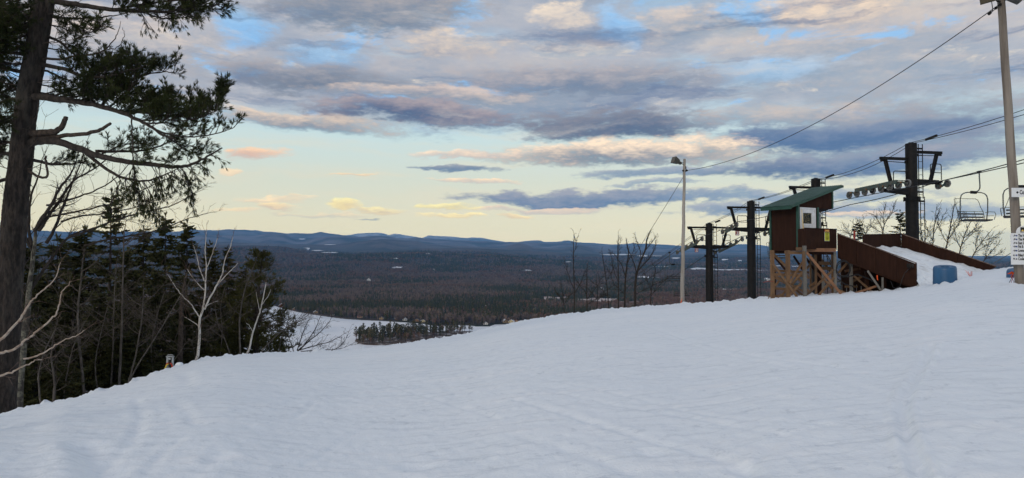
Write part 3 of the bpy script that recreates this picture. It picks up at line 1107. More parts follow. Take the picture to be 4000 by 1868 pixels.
rr_far = np.concatenate([np.exp(np.linspace(math.log(R_SNOW), math.log(1000), 120)), np.exp(np.linspace(math.log(1008), math.log(34500), 330))])
azf = np.radians(np.linspace(-43, 43, 540))
valley = polar_sheet('valley_and_hills', rr_far, azf, M['woods'], hill_h)
valley['label'] = 'wooded winter valley with rows of blue hills behind'
# the rest of the hilltop round the photographer and the land behind
azb = np.radians(np.linspace(42.9, 317.1, 150))
hill = polar_sheet('hilltop_snow', np.exp(np.linspace(math.log(0.05), math.log(140), 90)), azb, M['snow'], lambda x, y: base_h(x, y) + 0.05 * fbm(x / 3, y / 3, 5, 3), zoff=-0.02)
plain = polar_sheet('land_behind', np.exp(np.linspace(math.log(140), math.log(31000), 50)), azb, M['woods'],
                    lambda x, y: np.maximum(base_h(x, y) - np.clip(np.hypot(x, y) - 140, 0, 700) * 0.3, LAKE_Z + 2.0), zoff=-0.02)
core = polar_sheet('snow_underfoot', np.linspace(0.05, 2.0, 8), azs[::12], M['snow'], base_h)


def ground_z(x, y):
    r = math.hypot(x, y)
    return float((base_h(x, y) if r < R_SNOW else all_h(x, y)))


# frozen lake: one sheet of snow-covered ice
_lk = [tuple(p) for p in SHORE] + [(260, 1180), (330, 900), (200, 700), (-200, 650), (-330, 760)]
bm_l = MB()
bm_l.add([(x, y, LAKE_Z) for x, y in _lk], [tuple(range(len(_lk)))[::-1]])
lake = bm_l.build('frozen_lake', M['lake'])
tag(lake, 'frozen lake under snow below the wooded hills', kind='structure')

# island
ISL_FRONT = [on_plane(*p) for p in [(1389, 1334), (1396, 1344), (1440, 1349), (1500, 1350), (1600, 1338), (1700, 1325), (1780, 1312), (1850, 1300)]]
ISL_BACK = [on_plane(*p) for p in [(1852, 1296), (1760, 1296), (1650, 1300), (1520, 1305), (1430, 1315), (1389, 1326)]]
ISL = np.array(ISL_FRONT + ISL_BACK)


def inside(poly, x, y):
    c = np.zeros(np.shape(x), bool)
    n = len(poly)
    for i in range(n):
        x0, y0 = poly[i]
        x1, y1 = poly[(i + 1) % n]
        cond = ((y0 > y) != (y1 > y)) & (x < (x1 - x0) * (y - y0) / (y1 - y0 + 1e-12) + x0)
        c ^= cond
    return c


def island_mesh():
    cx, cy = ISL.mean(0)
    rings = []
    n = len(ISL)
    fine = []
    for i in range(n):
        a, b = ISL[i], ISL[(i + 1) % n]
        for s in np.linspace(0, 1, 7)[:-1]:
            p = a + (b - a) * s
            fine.append(p + 2.5 * np.array([vnoise(p[0] / 9, p[1] / 9, 3), vnoise(p[0] / 9, p[1] / 9, 4)]))
    fine = np.array(fine)
    mb = MB()
    N = len(fine)
    lv = [(1.0, -0.6), (0.985, 0.7), (0.9, 1.8), (0.6, 3.2), (0.2, 4.0)]
    V = []
    for s, h in lv:
        for p in fine:
            q = np.array([cx, cy]) + (p - np.array([cx, cy])) * s
            V.append((q[0], q[1], LAKE_Z + h + (0.4 * vnoise(q[0] / 6, q[1] / 6, 9) if h > 0 else 0)))
    V.append((cx, cy, LAKE_Z + 4.2))
    Fc = []
    for k in range(len(lv) - 1):
        for j in range(N):
            j2 = (j + 1) % N
            Fc.append((k * N + j, k * N + j2, (k + 1) * N + j2, (k + 1) * N + j))
    for j in range(N):
        Fc.append(((len(lv) - 1) * N + j, (len(lv) - 1) * N + (j + 1) % N, len(V) - 1))
    mb.add(V, Fc)
    m = speckled('island_ground', (0.055, 0.035, 0.022), (0.11, 0.07, 0.045), 0.12, 0.95, c=(0.6, 0.6, 0.62), cscale=0.07, camt=0.75)
    o = mb.build('island', m, smooth=True)
    tag(o, 'low wooded island in the frozen lake', kind='structure')


island_mesh()

# ---------------------------------------------------------------- far trees
def far_conifer_mesh(name, seed, h=1.0, layers=7, rad=0.2, slots=('far_conifer', 'bark_dark'), bare=0.15, ragged=0.5):
    """unit-high conifer: ragged tiers of branch fans round a trunk"""
    rng = random.Random(seed)
    mb = MB()
    mb.tube([(0, 0, 0), (0.01, 0, 0.5), (0, 0, 0.97)], [0.018, 0.012, 0.003], 4, mi=1)
    for k in range(layers):
        t = bare + (1 - bare) * (k + 0.3 * rng.random()) / layers
        r = rad * (1 - (t - bare) / (1.02 - bare)) ** 0.75 * (0.75 + 0.5 * rng.random())
        n = 6
        a0 = rng.random() * 6.28
        th = (1 - bare) / layers
        for j in range(n):
            if rng.random() < ragged * 0.3:
                continue
            a = a0 + 6.283 * (j + 0.3 * rng.random()) / n
            rr = r * (0.6 + 0.7 * rng.random())
            up = rng.uniform(-0.5, 0.25) * th
            wv = 0.62
            c1 = (math.cos(a - wv) * rr * 0.6, math.sin(a - wv) * rr * 0.6, t + up * 0.5)
            c2 = (math.cos(a + wv) * rr * 0.6, math.sin(a + wv) * rr * 0.6, t + up * 0.5)
            tip = (math.cos(a) * rr, math.sin(a) * rr, t + up)
            top = (0, 0, t + th * 1.25)
            mb.add([top, c1, tip, c2], [(0, 1, 2), (0, 2, 3)], 0)
    me = mb.mesh(name)
    for s in slots:
        me.materials.append(M[s])
    return me


def far_hardwood_mesh(name, seed, n=26, slot='far_hardwood'):
    """unit-high leafless crown: a spray of thin upright twig blades round a trunk"""
    rng = random.Random(seed)
    mb = MB()
    mb.tube([(0, 0, 0), (0.01, 0.01, 0.6)], [0.02, 0.01], 4, mi=0)
    for k in range(n):
        a = rng.random() * 6.283
        z0 = 0.18 + 0.45 * rng.random()
        ln = 0.22 + 0.30 * rng.random()
        sp = 0.10 + 0.24 * rng.random()
        p0 = Vector((math.cos(a) * 0.02, math.sin(a) * 0.02, z0))
        p1 = Vector((math.cos(a) * sp, math.sin(a) * sp, min(1.0, z0 + ln)))
        b = a + rng.uniform(-0.9, 0.9)
        s = Vector((-math.sin(b), math.cos(b), 0)) * 0.034
        mid = p0.lerp(p1, 0.72)
        mb.add([p0, mid - s, p1, mid + s], [(0, 1, 2), (0, 2, 3)], 0)
    me = mb.mesh(name)
    me.materials.append(M[slot])
    return me


def scatter_forest(name, label, pts, scl, meshes, pick, rng):
    """one 'stuff' object: trees instanced on points"""
    col = bpy.data.collections.new(name + '_kinds')
    for k, me in enumerate(meshes):
        o = bpy.data.objects.new('%s_kind' % name, me)
        col.objects.link(o)
    me = bpy.data.meshes.new(name)
    me.vertices.add(len(pts))
    me.vertices.foreach_set('co', np.asarray(pts, np.float32).ravel())
    a = me.attributes.new('tree_scale', 'FLOAT_VECTOR', 'POINT')
    a.data.foreach_set('vector', np.asarray(scl, np.float32).ravel())
    a = me.attributes.new('tree_turn', 'FLOAT_VECTOR', 'POINT')
    rot = np.zeros((len(pts), 3), np.float32)
    rot[:, 2] = rng.random(len(pts)) * 6.283
    a.data.foreach_set('vector', rot.ravel())
    a = me.attributes.new('tree_kind', 'INT', 'POINT')
    a.data.foreach_set('value', np.asarray(pick, np.int32))
    ob = link(name, me)
    g = bpy.data.node_groups.new(name + '_nodes', 'GeometryNodeTree')
    g.interface.new_socket('Geometry', in_out='INPUT', socket_type='NodeSocketGeometry')
    g.interface.new_socket('Geometry', in_out='OUTPUT', socket_type='NodeSocketGeometry')
    gi, go = g.nodes.new('NodeGroupInput'), g.nodes.new('NodeGroupOutput')
    ci = g.nodes.new('GeometryNodeCollectionInfo')
    ci.inputs['Collection'].default_value = col
    ci.inputs['Separate Children'].default_value = True
    ci.inputs['Reset Children'].default_value = True
    iop = g.nodes.new('GeometryNodeInstanceOnPoints')
    iop.inputs['Pick Instance'].default_value = True

    def attr(nm, typ):
        n = g.nodes.new('GeometryNodeInputNamedAttribute')
        n.data_type = typ
        n.inputs['Name'].default_value = nm
        return n.outputs[0]
    L = g.links
    L.new(gi.outputs[0], iop.inputs['Points'])
    L.new(ci.outputs[0], iop.inputs['Instance'])
    L.new(attr('tree_kind', 'INT'), iop.inputs['Instance Index'])
    L.new(attr('tree_turn', 'FLOAT_VECTOR'), iop.inputs['Rotation'])
    L.new(attr('tree_scale', 'FLOAT_VECTOR'), iop.inputs['Scale'])
    L.new(iop.outputs[0], go.inputs[0])
    md = ob.modifiers.new('trees', 'NODES')
    md.node_group = g
    tag(ob, label, kind='stuff')
    return ob


# open ground in the woods: irregular snowy fields and reddish sunlit strips draped a little above the terrain (photo x, y of the middle, half width, half height)
FIELDS = [(1912, 1204, 34, 5, 0), (2160, 1174, 80, 8, 1), (2330, 1182, 100, 12, 1), (2460, 1190, 60, 7, 1), (2045, 1222, 26, 5, 0), (2090, 1219, 24, 5, 0), (1553, 1051, 20, 3.5, 0), (1440, 1104, 22, 2, 0),
          (1563, 1109, 12, 2, 0), (1290, 992, 34, 1.4, 0), (1240, 984, 22, 1.6, 0), (1195, 975, 16, 2.2, 0), (1180, 938, 14, 4, 0), (1288, 961, 22, 1.2, 0), (2420, 1000, 70, 2.0, 0), (2512, 1005, 20, 3.5, 0), (2560, 1005, 25, 1.2, 0),
          (2512, 1088, 22, 4, 0), (2550, 1091, 30, 2, 0), (2350, 1135, 10, 6, 0), (2222, 1029, 14, 2, 0), (1545, 1015, 14, 2, 0), (1672, 997, 8, 2, 0), (2030, 1010, 12, 3, 0), (2060, 1062, 20, 2, 0),
          (2580, 1047, 40, 1.2, 0), (2735, 1056, 60, 4.0, 0), (2850, 1060, 90, 2.4, 0), (2960, 1062, 60, 1.6, 0), (2830, 1020, 14, 3, 0), (2890, 1024, 10, 3, 0), (2640, 1014, 16, 3, 0), (2775, 1040, 26, 1.6, 0),
          (2995, 1098, 14, 4, 0), (2830, 1138, 12, 4, 0), (2860, 1140, 10, 4, 0), (2690, 1142, 10, 2, 0), (3060, 1045, 40, 2, 0), (3140, 1046, 50, 2, 0)]
FIELD_POLY = []


def drape(px, py):
    """point of the valley floor seen at this pixel"""
    d = ray(px, py)
    L = math.hypot(d[0], d[1])
    rr = np.exp(np.linspace(math.log(1200), math.log(45000), 3000))
    X, Y = d[0] / L * rr, d[1] / L * rr
    h = all_h(X, Y) - (EYE + d[2] / L * rr)
    i = int(np.argmax(h > 0))
    return X[i], Y[i], rr[i]


def fields():
    rng = random.Random(5)
    reddish = speckled('sunlit_strip', (0.62, 0.56, 0.53), (0.20, 0.105, 0.075), 0.035, 0.9, lo=0.40, hi=0.60, detail=6)  # reddish mottling stands in for warm sun falling on the woods
    for k, (px, py, hw, hh, kind) in enumerate(FIELDS):
        n = 18
        V = []
        cx, cy, cr = drape(px, py)
        for j in range(n):
            a = 6.283 * j / n
            s = 0.65 + 0.6 * rng.random()
            x, y, r = drape(px + math.cos(a) * hw * s, py + math.sin(a) * hh * s)
            r = min(max(r, cr * 0.85), cr * 1.18)
            dd = ray(px + math.cos(a) * hw * s, py)
            L = math.hypot(dd[0], dd[1])
            V.append((dd[0] / L * r, dd[1] / L * r))
        FIELD_POLY.append(np.array(V))
        # fan of rings so that the sheet follows the terrain
        mb = MB()
        C0 = np.mean(V, 0)
        pts = []
        for s in (1.0, 0.66, 0.33):
            for v in V:
                q = C0 + (np.array(v) - C0) * s
                pts.append(q)
        pts.append(C0)
        P_ = np.array(pts)
        Z = all_h(P_[:, 0], P_[:, 1])
        lift = 2.0 + 0.0016 * cr
        vs = [(p[0], p[1], z + lift) for p, z in zip(P_, Z)]
        fs = []
        for ring in range(2):
            for j in range(n):
                fs.append((ring * n + j, (ring + 1) * n + j, (ring + 1) * n + (j + 1) % n, ring * n + (j + 1) % n))
        for j in range(n):
            fs.append((2 * n + j, 3 * n, 2 * n + (j + 1) % n))
        mb.add(vs, fs)
        o = mb.build('valley_patch', reddish if kind else M['field_snow'])
        o.data.flip_normals() if o.data.polygons[0].normal.z < 0 else None
        tag(o, kind='structure')


fields()


def build_forest():
    rng = np.random.default_rng(11)
    bands = [(520, 1180, 8.5, 1.0), (1180, 2250, 7.8, 1.0), (2250, 3400, 11.0, 1.15), (3400, 5200, 16.5, 1.5), (5200, 8200, 30.0, 2.3)]
    con = [far_conifer_mesh('far_conifer', 100 + k, layers=6, rad=0.17 + 0.03 * (k % 3)) for k in range(4)]
    har = [far_hardwood_mesh('far_hardwood', 200 + k) for k in range(4)]
    russet = [far_hardwood_mesh('far_sunlit_russet', 210 + k, slot='far_russet') for k in range(2)]  # rust-coloured crowns: sunlit warmth put into the colour right of the lake
    P3, S3, K3 = [], [], []
    for r0, r1, sp, big in bands:
        n = int((r1 * r1 - r0 * r0) * 0.5 * 1.42 / (sp * sp))
        az = rng.uniform(-0.72, 0.70, n)
        r = np.sqrt(rng.uniform(r0 * r0, r1 * r1, n))
        x, y = r * np.sin(az), r * np.cos(az)
        ok = shore_side(x, y) > 6
        for poly in FIELD_POLY:
            lo, hi = poly.min(0), poly.max(0)
            bb = (x > lo[0]) & (x < hi[0]) & (y > lo[1]) & (y < hi[1])
            if bb.any():
                ok &= ~(bb & inside(poly, x, y))
        x, y, r = x[ok], y[ok], r[ok]
        z = all_h(x, y)
        patch = fbm(x / 260, y / 260, 15, 4) + 0.5 * fbm(x / 1100, y / 1100, 16, 3)
        near = np.clip((2150 - r) / 500, 0, 1)
        pc = np.clip(0.30 + 0.85 * patch + 0.25 * near, 0.04, 0.92)
        isc = rng.random(len(x)) < pc
        hgt = np.where(isc, rng.uniform(12, 23, len(x)), rng.uniform(11, 18, len(x))) * (0.85 + 0.15 * big)
        wid = hgt * rng.uniform(0.8, 1.25, len(x)) * big
        P3.append(np.stack([x, y, z - 0.3], 1))
        S3.append(np.stack([wid, wid, hgt], 1))
        rus = (fbm(x / 160, y / 160, 45, 3) + 0.9 * np.clip((x + 150) / 700, -0.3, 0.6) * np.clip((3300 - r) / 1200, 0, 1) + rng.normal(0, 0.25, len(x))) > 0.42  # warm tint gathers right of the lake as if sunlit, random patches elsewhere
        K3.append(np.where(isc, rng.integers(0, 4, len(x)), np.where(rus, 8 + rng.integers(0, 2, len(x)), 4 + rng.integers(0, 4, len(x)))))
    P3, S3, K3 = np.concatenate(P3), np.concatenate(S3), np.concatenate(K3)
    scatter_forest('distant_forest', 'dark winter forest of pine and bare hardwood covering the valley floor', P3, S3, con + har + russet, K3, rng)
    # woods on the flank of the mountain just below the brow
    n = 2600
    az = rng.uniform(-0.66, 0.62, n)
    r = np.sqrt(rng.uniform(95 ** 2, 420 ** 2, n))
    x, y = r * np.sin(az), r * np.cos(az)
    z = all_h(x, y)
    h = rng.uniform(6, 11, n)
    # keep the tops below the brow as the photo shows
    line = EYE + np.interp(np.clip(az, -0.95, 0.95), _t, _St) * r
    ok = z + h < line - 0.4
    scatter_forest('flank_woods', 'woods on the mountain flank below the brow', np.stack([x, y, z - 0.3], 1)[ok], np.stack([h, h, h], 1)[ok], har + con, rng.integers(0, 8, n)[ok], rng)


build_forest()


def far_pine_mesh(name, seed):
    """tall white pine: bare lower trunk, loose tiers of flat plumes"""
    rng = random.Random(seed)
    mb = MB()
    lean = rng.uniform(-0.02, 0.02)
    mb.tube([(0, 0, 0), (lean * 0.5, 0, 0.5), (lean, 0, 0.98)], [0.017, 0.013, 0.004], 5, mi=1)
    bare = rng.uniform(0.16, 0.42)
    k = bare
    while k < 0.97:
        span = (1 - k) ** 0.6 * 0.20 * rng.uniform(0.6, 1.15) + 0.02
        for j in range(rng.randint(3, 5)):
            a = rng.random() * 6.283
            rr = span * rng.uniform(0.6, 1.25)
            ca, sa = math.cos(a), math.sin(a)
            for q in range(3):
                u = rng.uniform(0.35, 1.0)
                c = Vector((ca * rr * u + lean * k, sa * rr * u, k + rng.uniform(-0.01, 0.03) + 0.04 * u * u))
                s = 0.030 * rng.uniform(0.7, 1.3)
                t1 = Vector((rng.uniform(-1, 1), rng.uniform(-1, 1), rng.uniform(-0.3, 0.5))).normalized() * s * 1.3
                t2 = Vector((-ca * 0.3, rng.uniform(-1, 1), 0.9)).normalized() * s * 0.8
                mb.add([c - t1, c - t2 * 0.7, c + t1, c + t2], [(0, 1, 2, 3)], 0)
            mb.add([(lean * k, 0, k - 0.006), (ca * rr, sa * rr, k + 0.03), (lean * k, 0, k + 0.006)], [(0, 1, 2)], 1)
        k += rng.uniform(0.035, 0.06)
    me = mb.mesh(name)
    me.materials.append(M['pine_far'])
    me.materials.append(M['bark_dark'])
    return me


def island_trees():
    rng = random.Random(77)
    pines = [far_pine_mesh('pine_tree', 300 + k) for k in range(6)]
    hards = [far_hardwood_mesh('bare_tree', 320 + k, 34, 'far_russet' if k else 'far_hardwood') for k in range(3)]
    spots = []
    tries = 0
    lo, hi = ISL.min(0), ISL.max(0)
    while len(spots) < 225 and tries < 20000:
        tries += 1
        x, y = rng.uniform(lo[0], hi[0]), rng.uniform(lo[1], hi[1])
        if not inside(ISL, np.array([x]), np.array([y]))[0]:
            continue
        if any((x - a) ** 2 + (y - b) ** 2 < 7 for a, b in spots):
            continue
        spots.append((x, y))
    for k, (x, y) in enumerate(spots):
        pine = rng.random() < 0.66
        h = (rng.choice((rng.uniform(11, 18), rng.uniform(15, 25))) if pine else rng.uniform(8, 15))
        o = link('pine_tree' if pine else 'bare_tree', rng.choice(pines if pine else hards))
        o.location = (x, y, LAKE_Z + 1.2)
        o.rotation_euler = (0, 0, rng.random() * 6.28)
        w = h * rng.uniform(1.0, 1.45)
        o.scale = (w, w, h)
        if pine:
            zone = 'near the left tip' if x < -195 else 'in the left half' if x < -150 else 'in the right half' if x < -105 else 'at the right end'
            tag(o, '%s olive green pine %s of the island in the frozen lake' % ('tall' if h > 19 else 'low' if h < 14.5 else 'middle sized', zone), 'tree', 'pines on the lake island')
        else:
            zone = 'left' if x < -150 else 'right'
            tag(o, 'leafless brown hardwood among the pines of the %s half of the lake island' % zone, 'tree', 'bare trees on the lake island')
    # front row of the far shore
    n = 0
    while n < 74:
        t = rng.uniform(3.0, len(SHORE) - 1.02)
        i = int(t)
        p = SHORE[i] + (SHORE[i + 1] - SHORE[i]) * (t - i)
        L = math.hypot(*p)
        off = rng.uniform(8, 45)
        q = p * (1 + off / L)
        pine = rng.random() < 0.8
        h = rng.uniform(13, 23) if pine else rng.uniform(9, 14)
        o = link('pine_tree' if pine else 'bare_tree', rng.choice(pines if pine else hards))
        o.location = (q[0], q[1], float(all_h(q[0], q[1])) - 0.3)
        o.rotation_euler = (0, 0, rng.random() * 6.28)
        w = h * rng.uniform(0.95, 1.3)
        o.scale = (w, w, h)
        if pine:
            zone = 'left of the island' if q[0] / q[1] < -0.221 else 'behind the island' if q[0] / q[1] < -0.054 else 'right of the island'
            tag(o, '%s dark pine in the front row of the far lake shore, %s' % ('tall' if h > 18 else 'low', zone), 'tree', 'pines along the far lake shore')
        else:
            tag(o, 'leafless hardwood in the front row along the far lake shore', 'tree', 'bare trees along the far lake shore')
        n += 1


island_trees()


# ---------------------------------------------------------------- houses by the lake
HCOL = {'tan': (0.50, 0.36, 0.20), 'red': (0.33, 0.10, 0.06), 'cream': (0.74, 0.62, 0.36), 'white': (0.75, 0.74, 0.72), 'brown': (0.30, 0.17, 0.09), 'pink': (0.62, 0.42, 0.32)}
for k_, v_ in HCOL.items():
    M['wall_' + k_] = speckled('wall_' + k_, v_, tuple(c * 0.88 for c in v_), 0.6, 0.8)
M['roof_snow'] = speckled('roof_snow', (0.78, 0.79, 0.82), (0.62, 0.62, 0.64), 0.5, 0.8)
M['roof_grey'] = speckled('roof_grey', (0.20, 0.18, 0.17), (0.30, 0.27, 0.25), 0.5, 0.8)
M['roof_red'] = speckled('roof_red', (0.34, 0.13, 0.08), (0.28, 0.11, 0.07), 0.5, 0.8)
M['pane_dark'] = mat('house_window', (0.03, 0.035, 0.04), 0.25)[0]


def house(px, py, wpx, colr, roof, label, turn=0.0, hf=0.62, base=None, group=None):
    if base is None:
        # on the shore, just behind the edge of the ice
        x, y = on_plane(px, py)
        s = shore_side(np.array(x), np.array(y))
        L = math.hypot(x, y)
        f = max(1.0, (L - float(s) + 9) / L)
        x, y = x * f, y * f
    else:
        x, y, _ = base
    z = ground_z(x, y)
    w = wpx / F * y
    d = w * 0.8
    h = w * hf * 0.62
    root = empty('house', (x, y, z - 0.3), label, 'house', group, rz=turn)
    mb = MB()
    v = [(-w / 2, -d / 2, 0), (w / 2, -d / 2, 0), (w / 2, d / 2, 0), (-w / 2, d / 2, 0), (-w / 2, -d / 2, h), (w / 2, -d / 2, h), (w / 2, d / 2, h), (-w / 2, d / 2, h), (0, -d / 2, h * 1.75), (0, d / 2, h * 1.75)]
    mb.add(v, [(0, 1, 5, 8, 4), (2, 3, 7, 9, 6), (1, 2, 6, 5), (3, 0, 4, 7), (3, 2, 1, 0)])
    mb.build('wall', M['wall_' + colr], root)
    r = MB()
    e, t = 0.12 * w, 0.05 * w
    for s in (-1, 1):
        a = Vector((0, 0, h * 1.75 + t))
        b = Vector((s * (w / 2 + e), 0, h - e * 1.1 + t))
        r.hexa([(a.x, -d / 2 - e, a.z - t), (b.x, -d / 2 - e, b.z - t), (b.x, d / 2 + e, b.z - t), (a.x, d / 2 + e, a.z - t),
                (a.x, -d / 2 - e, a.z), (b.x, -d / 2 - e, b.z), (b.x, d / 2 + e, b.z), (a.x, d / 2 + e, a.z)])
    r.build('roof', M['roof_' + roof], root)
    for fx in (-0.26, 0.22):
        g = MB()
        g.box((w * (fx - 0.07), -d / 2 - 0.08, h * 0.35), (w * (fx + 0.07), -d / 2 - 0.01, h * 0.78))
        g.build('window', M['pane_dark'], root)
    return root


house(1100, 1203, 18, 'red', 'snow', 'small red cottage at the western tip of the far lake shore', 0.3)
house(1152, 1214, 13, 'brown', 'snow', 'low brown cabin on the lake shore next to the red cottage', 0.0)
house(1233, 1227, 15, 'tan', 'snow', 'tan cottage under dark trees on the western lake shore', 0.4)
house(1300, 1236, 13, 'white', 'snow', 'white cottage alone on the snowy lake shore', -0.2)
house(1406, 1245, 18, 'pink', 'red', 'cottage with a reddish roof at the edge of the ice', 0.3)
house(1490, 1251, 16, 'tan', 'grey', 'tan cabin half hidden by pines on the far shore', 0.0)
house(1553, 1252, 20, 'brown', 'snow', 'brown chalet with snowy roof behind the middle of the island', 0.5)
house(1582, 1256, 16, 'white', 'snow', 'white cottage beside the brown chalet on the far shore', 0.0)
house(1632, 1259, 16, 'brown', 'grey', 'dark brown cabin behind the tallest island pines', -0.4)
house(1652, 1262, 16, 'cream', 'snow', 'cream lakeside cottage behind the island with its lit gable', 0.2)
house(1897, 1272, 18, 'white', 'grey', 'white boathouse cottage on the point east of the island', 0.1)
house(1974, 1264, 20, 'tan', 'snow', 'tan house on the lake shore just before the snow brow hides it', 0.3)
house(1998, 1265, 20, 'cream', 'snow', 'cream two gabled house by the lake next to the snow brow', -0.2)
house(2017, 1264, 16, 'tan', 'red', 'tan house with red roof furthest along the visible shore', 0.2)
house(1912, 1198, 16, 'cream', 'grey', 'pale yellow house standing in a white clearing among dark woods', 0.5, 1.0, base=drape(1912, 1205))
house(1940, 1201, 12, 'tan', 'red', 'tan outbuilding beside the white clearing in the woods', 0.2, 0.8, base=drape(1940, 1206))
house(2038, 1220, 16, 'white', 'snow', 'white house in the hamlet above the snow brow', 0.2, 0.8, base=drape(2038, 1226))
house(2088, 1216, 24, 'cream', 'grey', 'large cream house in the hamlet above the snow brow', -0.3, 0.9, base=drape(2090, 1226))
house(2072, 1222, 14, 'brown', 'snow', 'small brown house between the white and the cream one in the hamlet', 0.6, 0.8, base=drape(2066, 1228))
house(2148, 1232, 22, 'tan', 'snow', 'tan house with snowy roof beside the brow below the bare trees', 0.1, 0.7, base=drape(2150, 1239))
house(1440, 1099, 18, 'white', 'snow', 'lone white farmhouse in a snowy field in the middle of the forest', 0.2, 0.9, base=drape(1440, 1105))
house(1694, 1056, 8, 'white', 'snow', 'tiny white house far out in the forest', 0.2, 0.9, base=drape(1694, 1058))
house(2826, 1136, 16, 'white', 'snow', 'white barn between the two far lift towers in the valley', 0.2, 0.8, base=drape(2826, 1143))
house(2862, 1136, 18, 'white', 'snow', 'larger white barn beside the third lift tower in the valley', -0.2, 0.8, base=drape(2862, 1144))
house(2992, 1095, 20, 'white', 'snow', 'white farm seen left of the lift shack posts', 0.1, 0.7, base=drape(2995, 1102))

# ---------------------------------------------------------------- air
hz = MB()
hz.box((-32000, -32000, -140), (32000, HAZE_FAR, HAZE_TOP))
hm = bpy.data.materials.new('haze')
hm.use_nodes = True
for n in list(hm.node_tree.nodes):
    hm.node_tree.nodes.remove(n)
_o = hm.node_tree.nodes.new('ShaderNodeOutputMaterial')
_v = hm.node_tree.nodes.new('ShaderNodeVolumePrincipled')
_v.inputs['Density'].default_value = HAZE_D
_v.inputs['Color'].default_value = (0.14, 0.46, 1.0, 1)
_v.inputs['Anisotropy'].default_value = -0.35
hm.node_tree.links.new(_v.outputs[0], _o.inputs['Volume'])
haze = hz.build('haze', hm)
tag(haze, kind='stuff')

# ================================================================ things on the hilltop
def fin(mb, name, mats, root, smooth=False):
    """build a part from world coordinates under its thing"""
    l = root.location
    mb.v = [(v[0] - l.x, v[1] - l.y, v[2] - l.z) for v in mb.v]
    return mb.build(name, mats, root, smooth)


def bevel(o, w=0.006, seg=2):
    m = o.modifiers.new('bevel', 'BEVEL')
    m.width = w
    m.segments = seg
    m.limit_method = 'ANGLE'
    return o


def sag(a, b, drop, n=24):
    a, b = Vector(a), Vector(b)
    out = []
    for k in range(n + 1):
        t = k / n
        p = a.lerp(b, t)
        p.z -= drop * 4 * t * (1 - t)
        out.append(p)
    return out


def text_mesh(s, size, align='LEFT', depth=0.002, bold=0.0):
    cu = bpy.data.curves.new('lettering', 'FONT')
    cu.body = s
    cu.size = size
    cu.align_x = align
    cu.align_y = 'CENTER'
    cu.extrude = depth
    cu.offset = bold
    cu.resolution_u = 3
    o = bpy.data.objects.new('lettering', cu)
    C.objects.link(o)
    dg = bpy.context.evaluated_depsgraph_get()
    me = bpy.data.meshes.new_from_object(o.evaluated_get(dg))
    bpy.data.objects.remove(o)
    bpy.data.curves.remove(cu)
    me.name = 'lettering'
    return me


def lettering(s, size, m, parent, loc, rot, align='LEFT', xs=1.0, bold=0.0, mirror=False):
    me = text_mesh(s, size, align, 0.0015, bold)
    o = link('lettering', me, m, parent)
    o.location = loc
    o.rotation_euler = rot
    o.scale = (-xs if mirror else xs, 1, 1)
    return o


# ---------------------------------------------------------------- lift towers
LD = Vector((-0.213, 0.977, 0)).normalized()       # along the lift, downhill
AD = Vector((0.977, 0.213, 0)).normalized()        # along the cross arms, to the right
UP = Vector((0, 0, 1))


def train(root, c, t0, t1, z0, z1, n, above, r=0.2, name='sheave_assembly'):
    """row of rope wheels on rocker beams; part with the wheels as sub-parts. above=True: beam above the wheels' centres"""
    c = Vector((c.x, c.y, 0))
    pts = [c + LD * (t0 + (t1 - t0) * k / (n - 1)) + UP * (z0 + (z1 - z0) * k / (n - 1)) for k in range(n)]
    s = 1 if above else -1
    mb = MB()
    off = -AD * 0.10
    a, b = pts[min(1, n - 1)], pts[max(n - 2, 0)]
    if n > 3:
        mb.beam(a + off + UP * s * 0.17, b + off + UP * s * 0.17, 0.20, 0.09, side=UP)
    for k in range(0, n - 1, 2):
        p, q = pts[k], pts[k + 1]
        m_ = p.lerp(q, 0.5) + off
        mb.beam(p + off, m_ + UP * s * 0.10, 0.10, 0.05, side=UP)
        mb.beam(q + off, m_ + UP * s * 0.10, 0.10, 0.05, side=UP)
        mb.lathe([(0.05, -0.06), (0.05, 0.06)], m_ + UP * s * 0.09, 10, 'x', mi=1)
    part = fin(mb, name, [M['sheave_green'], M['rust']], root)
    if not hasattr(train, 'wheel'):
        w = MB()
        rot = []
        w.lathe([(r * 0.98, -0.05), (r, -0.02), (r, 0.02), (r * 0.98, 0.05), (r * 0.80, 0.055), (r * 0.78, 0.03), (r * 0.30, 0.03), (r * 0.28, 0.06), (0.0, 0.06)], (0, 0, 0), 24, 'x', mi=0)
        w.lathe([(0.0, -0.06), (r * 0.28, -0.06), (r * 0.30, -0.03), (r * 0.78, -0.03), (r * 0.80, -0.055), (r * 0.98, -0.05)], (0, 0, 0), 24, 'x', mi=1)
        me = w.mesh('rope_wheel', True)
        me.materials.append(M['rubber_grey'])
        me.materials.append(M['rubber_grey'])
        hub = MB()
        hub.lathe([(0.0, -0.075), (0.035, -0.075), (0.035, 0.075), (0.0, 0.075)], (0, 0, 0), 10, 'x')
        hm_ = hub.mesh('hub')
        hm_.materials.append(M['rubber_dark'])
        train.wheel = me
    for p in pts:
        o = link('rope_wheel', train.wheel, None, part)
        o.location = p - root.location
        o.rotation_euler = (0, 0, math.atan2(AD.y, AD.x))
    return pts


